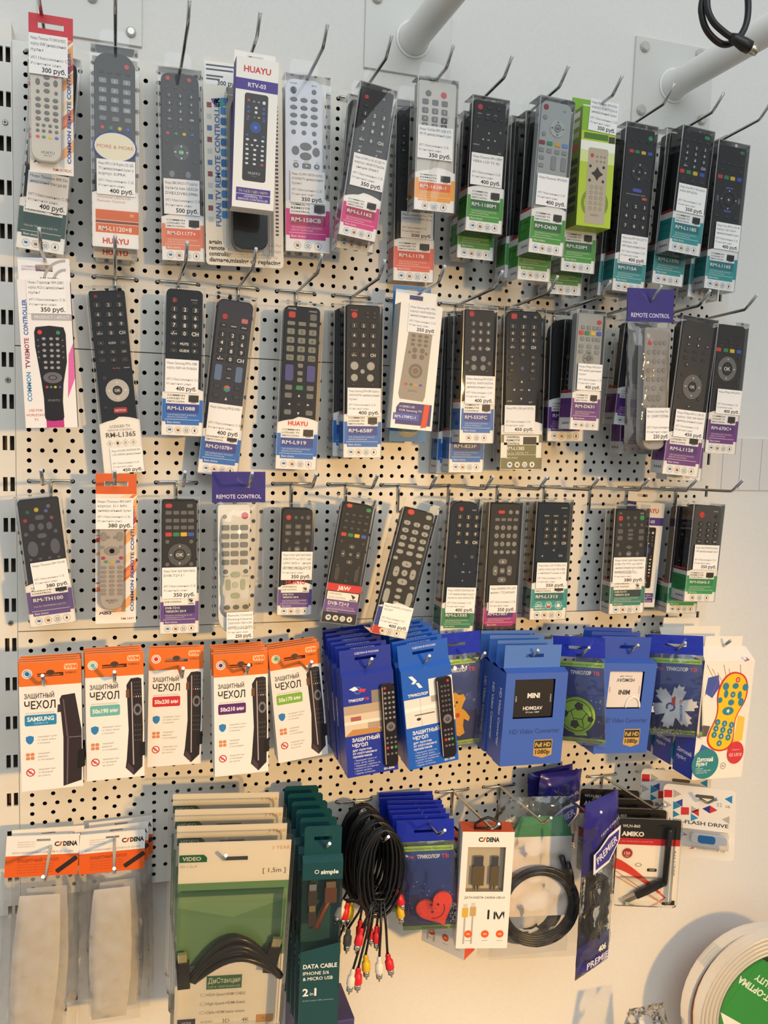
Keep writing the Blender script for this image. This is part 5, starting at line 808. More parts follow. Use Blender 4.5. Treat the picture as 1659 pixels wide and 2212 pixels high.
def tricolor(pid, label, col, kitchen, code):
    X, d, Z, w, h, ti, yw = PL[pid]; root = thing('cover_pack', label, 'remote cover', X, d, Z, ti, yw, 0, 'blue cover packs'); z = lambda v: h*(1-v); U = lambda u: u*w/2; m_ = C(col, .3)
    profile_pack(root, w, h, 17, h*.8, 6, m_, w*.42); b = MB(); y = -.12
    b.text('СДЕЛАН В РОССИИ', U(.05), z(.035), 3.2, 5.8, C('d8dcf0'), 'c', bold=.02); b.build('header_print', root); b = MB()
    if kitchen:
        emblem(b, U(-.42), z(.315), 11, y); b.text('ТРИКОЛОР', U(-.8), z(.39), 4.6, y, WHITE, 'l', bold=.03, fit=w*.3); b.text('ТВ', U(-.18), z(.39), 4.6, y, C('e0404c'), 'l', bold=.03)
        b.rect(U(-1), U(.5), z(.67), z(.43), y, 'd9c8b2'); b.rect(U(.1), U(.5), z(.43), z(.33), y, '8d8478'); b.rect(U(-1), U(.5), z(.5), z(.43), y-.02, 'b9a48c'); b.rect(U(-1), U(.5), z(.58), z(.555), y-.03, 'efe4d4'); b.flat([(U(-1), z(.67)), (U(.5), z(.67)), (U(.3), z(.63)), (U(-.7), z(.62))], y-.03, 'c08a4c'); b.rect(U(-.1), U(.5), z(.63), z(.58), y-.04, 'b09a84'); b.rect(U(-.75), U(-.35), z(.555), z(.52), y-.04, 'a8605a'); b.rect(U(.9), U(1), z(.5), z(.36), y, 'd88a3a')
    else:
        b.flat([(U(-.72)+a, z(.3)+q) for a, q in reversed(((0, 9), (5, 9), (11, 2), (7, -2), (3, -1), (6, 2)))], y, 'f2f3f6'); b.flat([(U(-.72)+a, z(.3)+q) for a, q in reversed(((9, -1), (13, -1), (18, -8), (13, -8)))], y, 'f2f3f6'); b.text('ТРИКОЛОР', U(-.8), z(.4), 5, y, WHITE, 'l', bold=.035, fit=w*.4)
        b.rect(U(-.97), U(1), z(.66), z(.43), y, 'e4e1dc'); b.rect(U(.05), U(1), z(.43), z(.29), y, 'efeeea'); b.rect(U(-.97), U(.4), z(.53), z(.5), y-.02, 'f4f2ee'); b.rect(U(-.6), U(.2), z(.57), z(.56), y-.03, '6a645e'); b.ell(U(-.45), z(.6), 3, 2, y-.03, '2f2c2a'); b.rect(U(-.35), U(-.33), z(.66), z(.43), y-.03, 'b9b6b0'); b.rect(U(.1), U(.5), z(.48), z(.43), y-.03, 'a8a6a2')
    b.text('ЗАЩИТНЫЙ', U(-.75), z(.705), 6.4, y, WHITE, 'l', bold=.03, fit=w*.54); b.text('ЧЕХОЛ', U(-.75), z(.75), 6.4, y, WHITE, 'l', bold=.03, fit=w*.3)
    for i, t_ in enumerate(('для пультов', 'от спутниковых', 'приемников')): b.text(t_, U(-.75), z(.787+.026*i), 4.2, y, C('e6e8f4'), 'l', bold=.02)
    for i, t_ in enumerate(('• Защищает пульт от', '  пыли, грязи, влаги.', '• Защищает надписи на', '  кнопках от истирания.', '• Легко чистить.', '• Сделан в России.')): b.text(t_, U(-.72), z(.87+.021*i), 3, y, C('d0d6ee'), 'l')
    b.text(code, U(.85), z(.975), 3.8, y, WHITE, 'r', bold=.03); b.build('printed_front', root)
    r = Rem(root, w, h, '201c20', .42 if kitchen else .3, .98 if kitchen else .92, .29, .955, 4, 6, -5, 4.8, .0 if kitchen else .1, .25); us = (.58, .74, .9) if kitchen else (.5, .63, .76)
    r.k(us[0] if kitchen else us[2], .32, 3.6, 3.6, 'c8343c', 'o'); r.g(us, (.36, .4, .44, .48, .52, .56), 3.6, 3.2, '8a888c' if kitchen else '57555a', 'o'); r.pad(us[1], .63, 6, 2.6, '6f6d72', '57555a', arrows=False, oktext=None); r.g(us, (.72, .76), 3.4, 3, '6f6d72', 'o'); r.cr(us, .8, 3.6, 4, 'p', ('c8343c', '8a888c', '2f9a58')); r.g(us, (.85,), 3.4, 3, '6f6d72', 'o'); r.done()
    b = MB(); b.rect(U(.47 if kitchen else .33), U(.5 if kitchen else .36), z(.93), z(.31), -5.4, 'b4a698'); b.build('cover_seam', root); return root
restack(tricolor('d5', 'dark blue cover pack with a kitchen picture, front of its stack', '2438a0', True, 'SS1-8306'), 'd5', 5, 18, 1.0, 'dark blue cover pack with a kitchen picture, %s from the front')
restack(tricolor('d6', 'brighter blue cover pack with a pale living room picture, front of its stack', '1f5fc4', False, 'SS1-1034'), 'd6', 5, 18, 1.0, 'brighter blue cover pack with a living room picture, %s from the front')
def hdmi(pid, label, white):
    X, d, Z, w, h, ti, yw = PL[pid]; hh = h+34; root = thing('converter_box', label, 'box', X, d, Z, ti, yw, 0, 'blue converter cartons'); z = lambda v: h*(1-v); U = lambda u: u*w/2; m_ = C('3d63bd', .35)
    b = MB(); t = 23; x = w/2; wx0, wx1, wz0, wz1 = U(-.7), U(.6), z(.49), z(.07)
    if white: wx0, wx1, wz0, wz1 = U(-.72), U(.56), z(.5), z(.09)
    for (x0, x1, z0, z1) in ((-x, x, 0, wz0), (-x, wx0, wz0, wz1), (wx1, x, wz0, wz1), (-x, x, wz1, h)): b.rect(x0, x1, z0, z1, 0, m_)
    b.box(-x, x, 0, t, 0, h, m_, 'ft'); b.face([(-x, 0, h), (x, 0, h), (x, t*.5, h+4), (-x, t*.5, h+4)], m_); b.face([(-x, t*.5, h+4), (x, t*.5, h+4), (x, t, h), (-x, t, h)], m_); b.build('carton', root)
    b = MB(); sz = h+20
    for (x0, x1, z0, z1) in ((-x*.98, x*.86, h+3, sz-2.4), (-x*.98, -13, sz-2.4, sz+2.4), (13, x*.86, sz-2.4, sz+2.4), (-x*.98, x*.86, sz+2.4, hh)): b.box(x0, x1, t*.5, t*.5+1, z0, z1, C('2f4fae', .35) if white else C('4a78c4', .35))
    b.build('hang_header', root)
    b = MB(); dv = C('dcd6d4' if white else '1d1c1f', .35); b.prism(rrect(wx1-wx0-1, wz1-wz0-1, 2.5, 3, (wx0+wx1)/2, (wz0+wz1)/2), 2.2, 18, dv, .8); cx = (wx0+wx1)/2; ic = C('3a3638') if white else C('e6e6e4'); rot = 180 if white else 0; sg = -1 if white else 1; cz = (wz0+wz1)/2
    b.text('MINI', cx, cz+sg*4, 9, 2.1, ic, 'c', rot, .04); b.text('HDMI2AV', cx, cz-sg*13, 6.6, 2.1, ic, 'c', rot, .02); b.text('UP Scaler 1080P', cx, cz-sg*18.5, 3, 2.1, ic, 'c', rot); b.text('INPUT', wx0+4, cz, 2.8, 2.1, ic, 'c', 90); b.text('OUTPUT', wx1-4, cz, 2.8, 2.1, ic, 'c', 90); b.build('converter', root)
    if white:
        b = MB(); n = 16; b.tube([(wx1-12+11*math.cos(R(180*i/n)), 1.4, wz0+1+15*math.sin(R(180*i/n))) for i in range(n+1)], 1.6, C('ece8e4'), 8); b.build('white_lead', root)
    b = MB(); y = -.1; b.text('HD Video Converter', U(.05), z(.63), 9, y, C('24408c'), 'c', bold=.02, fit=w*.82)
    b.flat([(U(.06), z(.9)), (U(.36), z(.93)), (U(.66), z(.9)), (U(.66), z(.73)), (U(.06), z(.73))], y, 'c39b4e'); b.rect(U(.08), U(.64), z(.825), z(.74), y-.04, '2a2622'); b.text('Full HD', U(.36), z(.783), 8, y-.08, C('d8b86a'), 'c', bold=.02, fit=w*.25); b.text('1080p', U(.36), z(.862), 8, y-.08, C('2a2622'), 'c', bold=.03, fit=w*.24); b.build('printed_front', root)
    v, f, a0, a1 = textmesh('HD Video Converter', .02); b = MB(); base = len(b.v); k = b.mi(WHITE); s_ = 9.0; L = (a1-a0)*s_
    for px, pz in v: b.v.append((-x-.12, 12.5-(pz-.36)*s_, h*.5+L/2-(px-a0)*s_))
    for q in f: b.f.append(tuple(i+base for i in q)); b.m.append(k); b.sm.append(False)
    b.build('printed_side', root); return root
restack(hdmi('d8', 'blue converter carton with a black device in its window, front of its stack', False), 'd8', 3, 25, .5, 'blue converter carton with a black device, %s from the front', 2)
restack(hdmi('d10', 'blue converter carton with a white device upside down in its window', True), 'd10', 2, 25, .5, 'blue converter carton with a white device, %s from the front', 2)
# reflector charms in bags
def star_outline(n, ro, ri, cx=0, cz=0):
    return [(cx+(ro if i % 2 == 0 else ri)*math.cos(math.pi*i/n), cz+(ro if i % 2 == 0 else ri)*math.sin(math.pi*i/n)) for i in range(2*n)]
def quilt(c): return C(c, .3, 0, .18, .6, 900)
def reflector(pid, label, charm, seed, hdr=.19, name='reflector_bag', emb=True):
    X, d, Z, w, h, ti, yw = PL[pid]; root = thing(name, label, 'reflector', X, d, Z, ti, yw, 0, 'bagged reflectors'); z = lambda v: h*(1-v); U = lambda u: u*w/2; hb = C('2436b4', .18, 0, .06, .5, 50)
    b = MB(); sz = z(hdr*.52); q = w*.2
    for (x0, x1, z0, z1) in ((-w/2, w/2, z(hdr), sz-2), (-w/2, -q, sz-2, sz+2), (q, w/2, sz-2, sz+2), (-w/2, w/2, sz+2, h)): b.box(x0, x1, 1, 2, z0, z1, hb)
    b.build('header', root)
    b = MB(); iw = w*.95; zt = z(hdr+.04); y = 1.4; b.box(-iw/2, iw/2, 1.6, 2.4, 3, zt, C('24408f', .4)); b.rect(-iw/2, iw/2, zt-7, zt, y, 'a6d23e'); b.text('световозвращатель пешеходный', 0, zt-3.6, 4.2, y-.1, C('3f6a2a'), 'c', bold=.01, fit=iw*.92)
    b.rect(-iw/2, iw/2, 3, 9, y, 'a6d23e'); b.text('берегите своих близких', iw*.15, 6, 4, y-.1, C('3f6a2a'), 'c', bold=.01, fit=iw*.6)
    if emb: emblem(b, -iw*.34, zt-15, 8, y-.05)
    b.text('ТРИКОЛОР', -iw*.18, zt-15, 7, y-.05, WHITE, 'l', bold=.03, fit=iw*.42); b.text('ТВ', iw*.27, zt-15, 7, y-.05, C('d8404c'), 'l', bold=.03, fit=iw*.14)
    rnd = random.Random(seed)
    for i in range(6): x0 = -iw/2+iw*i/6; hh = rnd.uniform(14, 34); b.rect(x0, x0+iw/6, 9, 20+hh, y, '18255f' if i % 2 else '1b2a6c')
    for i in range(16): x, zz = rnd.uniform(-.45, .48)*iw, rnd.uniform(h*.2, h*.45); b.rect(x, x+1, zz, zz+1.1, y-.06, 'd8dce0')
    b.build('insert_card', root)
    charm(root, w, h)
    b = MB(); film(b, w, z(hdr)+1, 8, 3, BAG, 12, 18, 2.2, seed); b.build('clear_bag', root); return root
def chain(root, pts, n=46, seed=1):
    b = MB(); rnd = random.Random(seed)
    for i in range(n):
        x, zz = rnd.uniform(pts[0], pts[1]), rnd.uniform(pts[2], pts[3]); b.prism(ellip(x, zz, .75, .75, 6), -5-rnd.random()*1.5, -3.6, C('c9c9c4', .25, .8), .3)
    b.build('ball_chain', root)
def ch_bear(root, w, h):
    m_ = quilt('d9a520'); cx, cz = -w*.1, h*.27; b = MB(); P = ellip
    o = [(cx+a, cz+q) for a, q in ((-16, -24), (-8, -27), (0, -22), (8, -26), (16, -22), (14, -12), (15, -2), (22, -6), (24, -1), (18, 8), (12, 13), (15, 20), (18, 26), (15, 32), (9, 31), (4, 35), (-4, 34), (-9, 30), (-15, 31), (-18, 25), (-14, 19), (-11, 13), (-18, 6), (-20, -2), (-14, -4), (-13, -12), (-20, -18))]
    b.prism(o, -4.5, -.2, m_, .8); b.build('bear_charm', root); b = MB()
    for a, q, r_, c in ((-4, 22, 1.7, INK), (5, 22, 1.7, INK), (0.5, 17, 2.2, C('3a2a18')), (6, 4, 3.2, C('c8322c'))): b.ell(cx+a, cz+q, r_, r_, -4.7, c)
    b.build('charm_print', root)
def ch_ball(root, w, h):
    cx, cz, R_ = -w*.06, h*.28, 25; b = MB(); b.prism(ellip(cx, cz, R_, R_, 32), -4.5, -.2, quilt('b6e23c'), .8); b.flat([(cx-6, cz-R_+2), (cx+12, cz-R_+3), (cx+14, cz-R_-3), (cx-2, cz-R_-4)], -1, C('c6e86a')); b.build('ball_charm', root)
    b = MB(); b.ring(cx, cz, R_-3, R_-4, -4.7, INK, 32)
    def pent(x, q, s_, a): b.flat([(x+s_*math.cos(R(a+72*i)), q+s_*math.sin(R(a+72*i))) for i in range(5)], -4.75, INK)
    pent(cx+4, cz+13, 6.5, 30); pent(cx-2, cz-12, 6.5, 60); pent(cx-16, cz+2, 6, 10); pent(cx+19, cz-4, 4.6, 0)
    for a0, q0, a1, q1 in ((4, 13, 14, 4), (14, 4, 19, -4), (4, 13, -7, 6), (-7, 6, -16, 2), (-7, 6, -4, -4), (-4, -4, -2, -12), (-4, -4, 8, -5), (8, -5, 14, 4), (8, -5, 10, -15), (-2, -12, 10, -17), (-16, 2, -16, -10)):
        dx, dz = a1-a0, q1-q0; l = math.hypot(dx, dz); nx, nz = -dz/l*.5, dx/l*.5; b.flat([(cx+a0+nx, cz+q0+nz), (cx+a1+nx, cz+q1+nz), (cx+a1-nx, cz+q1-nz), (cx+a0-nx, cz+q0-nz)], -4.72, INK)
    b.build('charm_print', root)
def ch_snow(root, w, h):
    cx, cz = -w*.04, h*.3; o = []
    for k in range(6):
        a = 60*k+10
        for da, rr in ((-30, 15), (-21, 22), (-18, 28), (-10, 27), (-7, 33), (0, 30.5), (7, 33), (10, 27), (18, 28), (21, 22)): o.append((cx+rr*math.cos(R(a+da)), cz+rr*math.sin(R(a+da))))
    b = MB(); b.prism(o, -4.5, -.2, quilt('eef0f6'), .6); b.build('snowflake_charm', root); b = MB(); b.ring(cx-4, cz, 6.4, 4, -4.7, C('2a4fa8'), 16); b.flat([(cx-3, cz+2), (cx+2, cz+3), (cx+3, cz+16), (cx-2, cz+13)], -4.75, 'd8403c'); b.flat([(cx-9, cz-3), (cx-4, cz-2), (cx-8, cz-14), (cx-11, cz-11)], -4.75, 'f4f4f8'); b.text('ТРИКОЛОР', cx+10, cz-8, 4.4, -4.75, C('2a4fa8'), 'c', 90, .03); b.text('ТВ', cx+10, cz+8, 4.4, -4.75, C('d8403c'), 'c', 90, .03); b.build('charm_print', root); chain(root, (-w*.42, w*.1, 4, 12), 60, 3)
def ch_heart(root, w, h):
    cx, cz = w*.12, h*.22; o = []
    for i in range(40):
        t_ = 2*math.pi*i/40; x = 16*math.sin(t_)**3; q = 13*math.cos(t_)-5*math.cos(2*t_)-2*math.cos(3*t_)-math.cos(4*t_); a = R(24); x *= 1.62; q *= 1.62; o.append((cx+x*math.cos(a)-q*math.sin(a), cz+x*math.sin(a)+q*math.cos(a)))
    o = o[::-1]; b = MB(); b.prism(o, -4.8, -.2, quilt('ec4a40'), .9); b.build('heart_charm', root); b = MB()
    for a, q in ((-6, 7), (3, 7), (-5, -3)): b.ell(cx+a, cz+q, 1.9, 1.9, -5, C('5a1c1c'))
    for i in range(10):
        a0, a1 = R(-105+i*12.5), R(-105+(i+1)*12.5); b.face([(cx-3+rr*math.cos(a), -5, cz+2+rr*math.sin(a)) for rr, a in ((15, a0), (15, a1), (13.8, a1), (13.8, a0))], C('5a1c1c'))
    b.build('charm_print', root); chain(root, (w*.36, w*.47, h*.1, h*.27), 46, 5)
reflector('d7', 'blue reflector bag with a golden bear charm, between the blue packs', ch_bear, 2)
reflector('d9', 'blue reflector bag with a lime green football charm', ch_ball, 4)
reflector('d11', 'blue reflector bag with a white snowflake charm', ch_snow, 6)
# children's remote carton
X, d, Z, w, h, ti, yw = PL['d12']; w *= .92
def kids(label, X, d, Z, first):
    root = thing('toy_remote_box', label, 'box', X, d, Z, ti, yw, 0, 'toy remote cartons'); z = lambda v: h*(1-v); U = lambda u: u*w/2; fm = C('ece6da', .4); t = 42
    b = MB(); x = w/2; b.box(-x, x, 0, t, 0, h*.93, fm, 'l'); b.face([(-x, t, 0), (-x, 0, 0), (-x, 0, h*.93), (-x, t, h*.93)], C('2142b0', .35)); b.face([(-x, 0, h*.93), (x, 0, h*.93), (x*.9, t*.4, h*1.02), (-x*.9, t*.4, h*1.02)], fm); b.build('carton', root)
    b = MB(); b.box(-x*.75, x*.75, t*.4, t*.4+1, h*.98, h*1.1, fm); b.build('hang_header', root)
    for s_, zz, tx in ((7.5, 34, 'Детский'), (7.5, 24, 'пульт')):
        v, f, a0, a1 = textmesh(tx, .03); b = MB(); k = b.mi(WHITE)
        for px, pz in v: b.v.append((-x-.12, 36-(px-a0)*s_, zz+(pz-.36)*s_))
        for q in f: b.f.append(tuple(q)); b.m.append(k); b.sm.append(False)
        b.build('printed_side', root)
    b = MB(); y = -.1
    for i, (pts, c) in enumerate((((U(-.8), z(.3)), (U(-.3), z(.2)), (U(-.25), z(.34)), (U(-.7), z(.42))), ) and ((((U(-.85), z(.32)), (U(-.55), z(.36)), (U(-.3), z(.27)), (U(-.4), z(.18)), (U(-.8), z(.2))), '3f55a8'), (((U(-.95), z(.86)), (U(-.5), z(.85)), (U(-.4), z(.76)), (U(-.75), z(.72))), '4a5fae'), (((U(.5), z(.74)), (U(.85), z(.7)), (U(.85), z(.52)), (U(.55), z(.5))), 'e8c44a'), (((U(-.9), z(.66)), (U(-.6), z(.66)), (U(-.5), z(.58)), (U(-.8), z(.57))), '5a5450'), (((U(.2), z(.78)), (U(.6), z(.76)), (U(.6), z(.7)), (U(.3), z(.68))), 'e0a070'))): b.flat(pts, y, c)
    for i in range(7): b.tube([(U(-.9+.22*i), y, z(.1+.03*(i % 3))), (U(-.6+.2*i), y, z(.2+.02*i)), (U(-.85+.25*i), y, z(.34))], .35, C(('6a645e', 'c05a4a', '8a8680')[i % 3]), 4, False)
    prof = [(q, hw) for q, hw in smooth([(0, .04), (.015, .12), (.06, .205), (.14, .27), (.25, .30), (.36, .285), (.48, .225), (.58, .205), (.68, .225), (.8, .262), (.89, .255), (.95, .2), (.985, .12), (1, .04)], 3)]
    def foot(sc, yy, yb, c):
        L = h*.63; cx, cz = U(.12), z(.47); a = R(-11); pl_, pr = [], []
        for q, hw in prof:
            zz = L/2-L*q; ww = hw*w; pl_.append((-ww, zz)); pr.append((ww, zz))
        o = pl_+pr[::-1]; o = [(x_*sc, zz*(1-(1-sc)*.4)) for x_, zz in o]; o = [(cx+x_*math.cos(a)-zz*math.sin(a), cz+x_*math.sin(a)+zz*math.cos(a)) for x_, zz in o]; b.prism(o, yy, yb, C(c, .4), .2)
        return lambda u, v: (cx+(u*w*.29)*math.cos(a)-(L/2-L*v)*math.sin(a), cz+(u*w*.29)*math.sin(a)+(L/2-L*v)*math.cos(a))
    foot(1.0, -.5, 0, 'c9342c'); F = foot(.9, -.7, -.3, 'f2c21c'); y = -.85; tl = '2f7f96'
    def dot(u, v, r_, c, e=1): r_ *= 1.25; xx, zz = F(u, v); b.ell(xx, zz, r_, r_*e, y, c, 12); return xx, zz
    xx, zz = dot(.1, .09, 3.2, 'd03c2c'); b.ring(xx, zz, 1.8, 1.2, y-.05, WHITE, 10)
    dot(-.6, .2, 4.4, tl); dot(.75, .16, 4.2, tl); dot(.05, .17, 4.4, tl, .8); dot(-.45, .29, 3, tl, 1.6); dot(.5, .27, 3, tl, 1.6); dot(.05, .38, 4.4, tl, .8); xx, zz = dot(.03, .28, 3.6, tl); b.text('OK', xx, zz, 3, y-.1, WHITE, 'c'); dot(-.75, .38, 3.4, tl); dot(.72, .35, 4, tl, 1.2); xx, zz = dot(0, .49, 8, tl, .62); b.flat(star_outline(5, 3.6, 1.6, xx, zz), y-.1, WHITE)
    n = 1
    for v in (.65, .73, .81):
        for u in (-.5, .0, .5): xx, zz = dot(u*1.0, v, 3.7, tl); b.text(str(n), xx, zz, 4.4, y-.1, WHITE, 'c', bold=.02); n += 1
    xx, zz = dot(0, .9, 3.6, tl); b.text('0', xx, zz, 4.4, y-.1, WHITE, 'c', bold=.02)
    y = -.3; b.ell(U(-.55), z(.875), 23, 22, y-.6, '2a7f86', 28); b.text('Детский', U(-.9), z(.84), 8, y-.7, WHITE, 'l', bold=.03, fit=28); b.text('пульт', U(-.9), z(.875), 8, y-.7, WHITE, 'l', bold=.03, fit=19); [b.text(t_, U(-.9), z(.91+.017*i), 2.8, y-.7, C('d6ecec'), 'l') for i, t_ in enumerate(('подходит', 'к пакету «Детский»', '«Триколор ТВ»'))]
    b.ell(U(.62), z(.8), 14.5, 16.5, y-.5, 'd0343c', 24); b.text('GS U510', U(.62), z(.815), 6.6, y-.6, C('f2c8c4'), 'c', bold=.02, fit=22); b.text('Совместим', U(.62), z(.775), 2.6, y-.6, C('f2c8c4'), 'c'); b.ring(U(.18), z(.9), 4.6, 4.1, y-.5, C('6a645e'), 18); b.text('4+', U(.18), z(.9), 4.4, y-.5, C('4a4440'), 'c'); emblem(b, U(.62), z(.06), 6.5, y)
    b.build('printed_front', root); return root
kr = kids('white toy remote carton with a yellow foot shaped remote, front of its stack', X, d, Z, True)
dup(kr, X-2, d-46, Z+4, ti, yw, 0, 'white toy remote carton with a yellow foot shaped remote, second from the front'); dup(kr, X-4, d-92, Z+6, ti, yw, 0, 'white toy remote carton with a yellow foot shaped remote, rearmost of three')
# ---------------------------------------------------------------- fifth row and the counter
def cadena(pid, label, code, zb, seed, case):
    X, d, Z, w, h, ti, yw = PL[pid]; L = Z-zb; root = thing('cover_bag', label, 'remote cover', X, d, Z, ti, yw, 0, 'bags with pale covers'); z = lambda v: h*(1-v); U = lambda u: u*w/2
    b = MB(); o = C('e2601f', .4); sz = h*.88
    for (x0, x1, z0, z1) in ((-w/2, w/2, 0, sz-1.6), (-w/2, -8, sz-1.6, sz+1.6), (8, w/2, sz-1.6, sz+1.6), (-w/2, w/2, sz+1.6, h)): b.box(x0, x1, -1, 1, z0, z1, C('f0ede8', .4))
    y = -1.12; b.rect(-w/2, w/2, 0, h*.52, y, o)
    cadlogo(b, U(.62), h*.78, 8, y); b.text('ЧЕХОЛ СИЛИКОНОВЫЙ ДЛЯ ПУЛЬТА ДУ '+code, 0, h*.59, 3.4, y, C('8a8078'), 'c', fit=w*.84); [b.text('Универсальный чехол', U(-.7), h*(.85-.055*i), 2, y, C('a8a098'), 'l', fit=w*.24) for i in range(3)]
    b.text('ЗАЩИТНЫЙ ЧЕХОЛ', U(-.68), h*.4, 5.4, y-.06, C('8c3a1c'), 'l', bold=.02, fit=w*.56); [b.text('Защита от пыли, влаги и повреждений', U(-.68), h*(.3-.065*i), 2.4, y-.06, C('b04c20'), 'l', fit=w*.5) for i in range(4)]
    a = R(case); cx, cz = U(.68), h*.26; q = [(-14, -3), (14, -3), (15, 0), (14, 3), (-14, 3), (-15, 0)]; b.flat([(cx+i*math.cos(a)-j*math.sin(a), cz+i*math.sin(a)+j*math.cos(a)) for i, j in q], y-.08, '2a211e'); b.build('header_card', root)
    b = MB(); film(b, w*.97, L+2, 9, 7, BAG, 14, 34, 3.2, seed, -L); b.build('clear_bag', root)
    b = MB(); film(b, w*.62, L*.86, 6, 5, FROST, 10, 24, 1.2, seed+20, -L*.97, 0, lambda v: .86+.2*math.sin(v*3.0)); b.build('silicone_cover', root); return root
def cadlogo(b, x, z, s, y):
    w = s*3.3; b.text('C', x-w*.5, z, s, y, INK, 'l', bold=.04); b.flat([(x-w*.3, z-s*.36), (x-w*.22, z-s*.36), (x-w*.14, z+s*.36), (x-w*.24, z+s*.3)], y, 'e2601f'); b.text('DENA', x-w*.12, z, s, y, INK, 'l', bold=.05, fit=w*.64)
c0 = cadena('e0', 'white and orange header bag with a pale cover, leftmost in the lowest row', 'CS1-8306', -500, 31, 38)
c1 = cadena('e1', 'white and orange header bag with a pale cover, second in the lowest row', 'CS1-1034', -481, 37, 33)
for r_, pid, n in ((c0, 'e0', 1), (c1, 'e1', 2)):
    X, d, Z, w, h, ti, yw = PL[pid]
    for i in range(n): dup(r_, X+6*(i+1), d-16*(i+1), Z+1, ti-2, yw, 0, 'pale cover bag hanging behind the %s one of the lowest row, %s' % (('leftmost', 'nearer copy') if pid == 'e0' else ('second', ('nearer copy', 'farther copy')[i])))
# video cable blister
w, h = 132.0, 275.0
vb = thing('cable_blister', 'large clear blister with a green and white card and black video cable, front one', 'cable', 237, 100, -475, 1.5, -7, 10, 'video cable blisters'); z = lambda v: h*(1-v); U = lambda u: u*w/2
b = MB(); sz = z(.085); y = 0
for (x0, x1, z0, z1) in ((-w/2, w/2, 0, sz-3), (-w/2, -15, sz-3, sz+3), (15, w/2, sz-3, sz+3), (-w/2, w/2, sz+3, h)): b.box(x0, x1, 0, 1, z0, z1, C('efece6', .4))
b.build('card', vb); b = MB(); y = -.12
n = 14; low = [(U(-1)+w*i/n, z(.655-.05*(i/n)**2-.02*math.sin(i/n*3))) for i in range(n+1)]; b.flat(low+[(U(1), z(.205)), (U(-1), z(.205))], y, '6f9a72'); b.flat([(U(-.98), z(.33)), (U(0), z(.39)), (U(.98), z(.3)), (U(.98), z(.25)), (U(-.98), z(.25))], y-.03, '86ac86')
b.flat([(U(-.99), z(.098)), (U(-.5), z(.098)), (U(-.5), z(.075)), (U(-.56), z(.06)), (U(-.99), z(.06))], y, '1f6a44'); b.text('VIDEO', U(-.77), z(.079), 7.4, y-.06, WHITE, 'c', bold=.02); b.text('SD-1.5v.4', U(-.97), z(.118), 5, y, C('a8a49c'), 'l'); b.text('3 YEAR', U(.82), z(.035), 7, y, C('d8b070'), 'c'); b.text('[ 1,5m ]', U(.72), z(.15), 9, y, C('4a4844'), 'c')
b.rect(U(-.42), U(.24), z(.78), z(.705), y, '2f6a4c'); b.text('ДиСтанция', U(-.09), z(.732), 11, y-.06, C('e4ecd8'), 'c', bold=.01, fit=w*.3); b.text('сеть магазинов', U(-.09), z(.765), 5.4, y-.06, C('b8cab4'), 'c', fit=w*.3)
for i, t_ in enumerate(('HIGH Speed HDMI CABLE', 'High-Speed-HDMI-Kabel', 'Câble HDMI haute vitesse')): b.text(t_, U(-.4), z(.81+.05*i), 6, y, C('8a8680'), 'l', bold=.01, fit=w*.36); b.ring(U(-.47), z(.81+.05*i), 4, 3.2, y, C('b0aca6'), 12, .6)
for i, (t_, c, tc) in enumerate((('HDMI', '231f4a', 'd8d4e4'), ('AUDIO', 'ece9e2', '5a5650'), ('3D', 'ece9e2', '5a5650'), ('4K', 'ece9e2', '3a3834'), ('10.2', 'c89a58', '5a3c1c'))): b.rect(U(-.93+.37*i), U(-.6+.37*i), z(.985), z(.94), y, c); b.text(t_, U(-.765+.37*i), z(.962), 8 if t_ in ('4K', '3D') else 4.6, y-.06, C(tc), 'c')
b.build('printed_card', vb)
b = MB(); bk = C('17171b', .3)
for k in range(4): b.tube([(U(-.72)+k*1.5+j*w*.062, -9-3*(k % 2)-2*math.sin(j/13*3.1), z(.66)+(62-9*k)*math.sin(math.pi*(j+.3)/13.6)-10) for j in range(14)], 4.0, bk, 10)
b.build('cable', vb)
for nm, sx, zz, ln in (('video_plug', -.86, .62, .5), ('video_plug', .8, .56, .5)):
    b = MB(); b.box(-7.5, 7.5, -9, -2, -30, 8, bk); b.box(-5.4, 5.4, -7.5, -3, 8, 20, C('d9cf9e', .25, .8)); o = b.build(nm, vb, (U(sx), -3, z(zz))); o.rotation_euler = (0, R(10 if sx > 0 else -4), 0)
b = MB(); b.prism(rrect(w+9, h+12, 9, 4, 0, h/2+2), -1.4, 2.2, CLR, back=True); b.box(U(-.93), U(.93), -20, -1.5, h*.03, z(.24), CLR, 'b'); b.build('blister', vb)
for i in range(3):
    M = vb.matrix_world @ Matrix.Translation(Vector((-4*S*(i+1), 24*S*(i+1), 6*S*(i+1)))); r_ = dup(vb, label='large clear blister with a green and white card, %s from the front' % ('second', 'third', 'fourth')[i]); r_.matrix_world = M
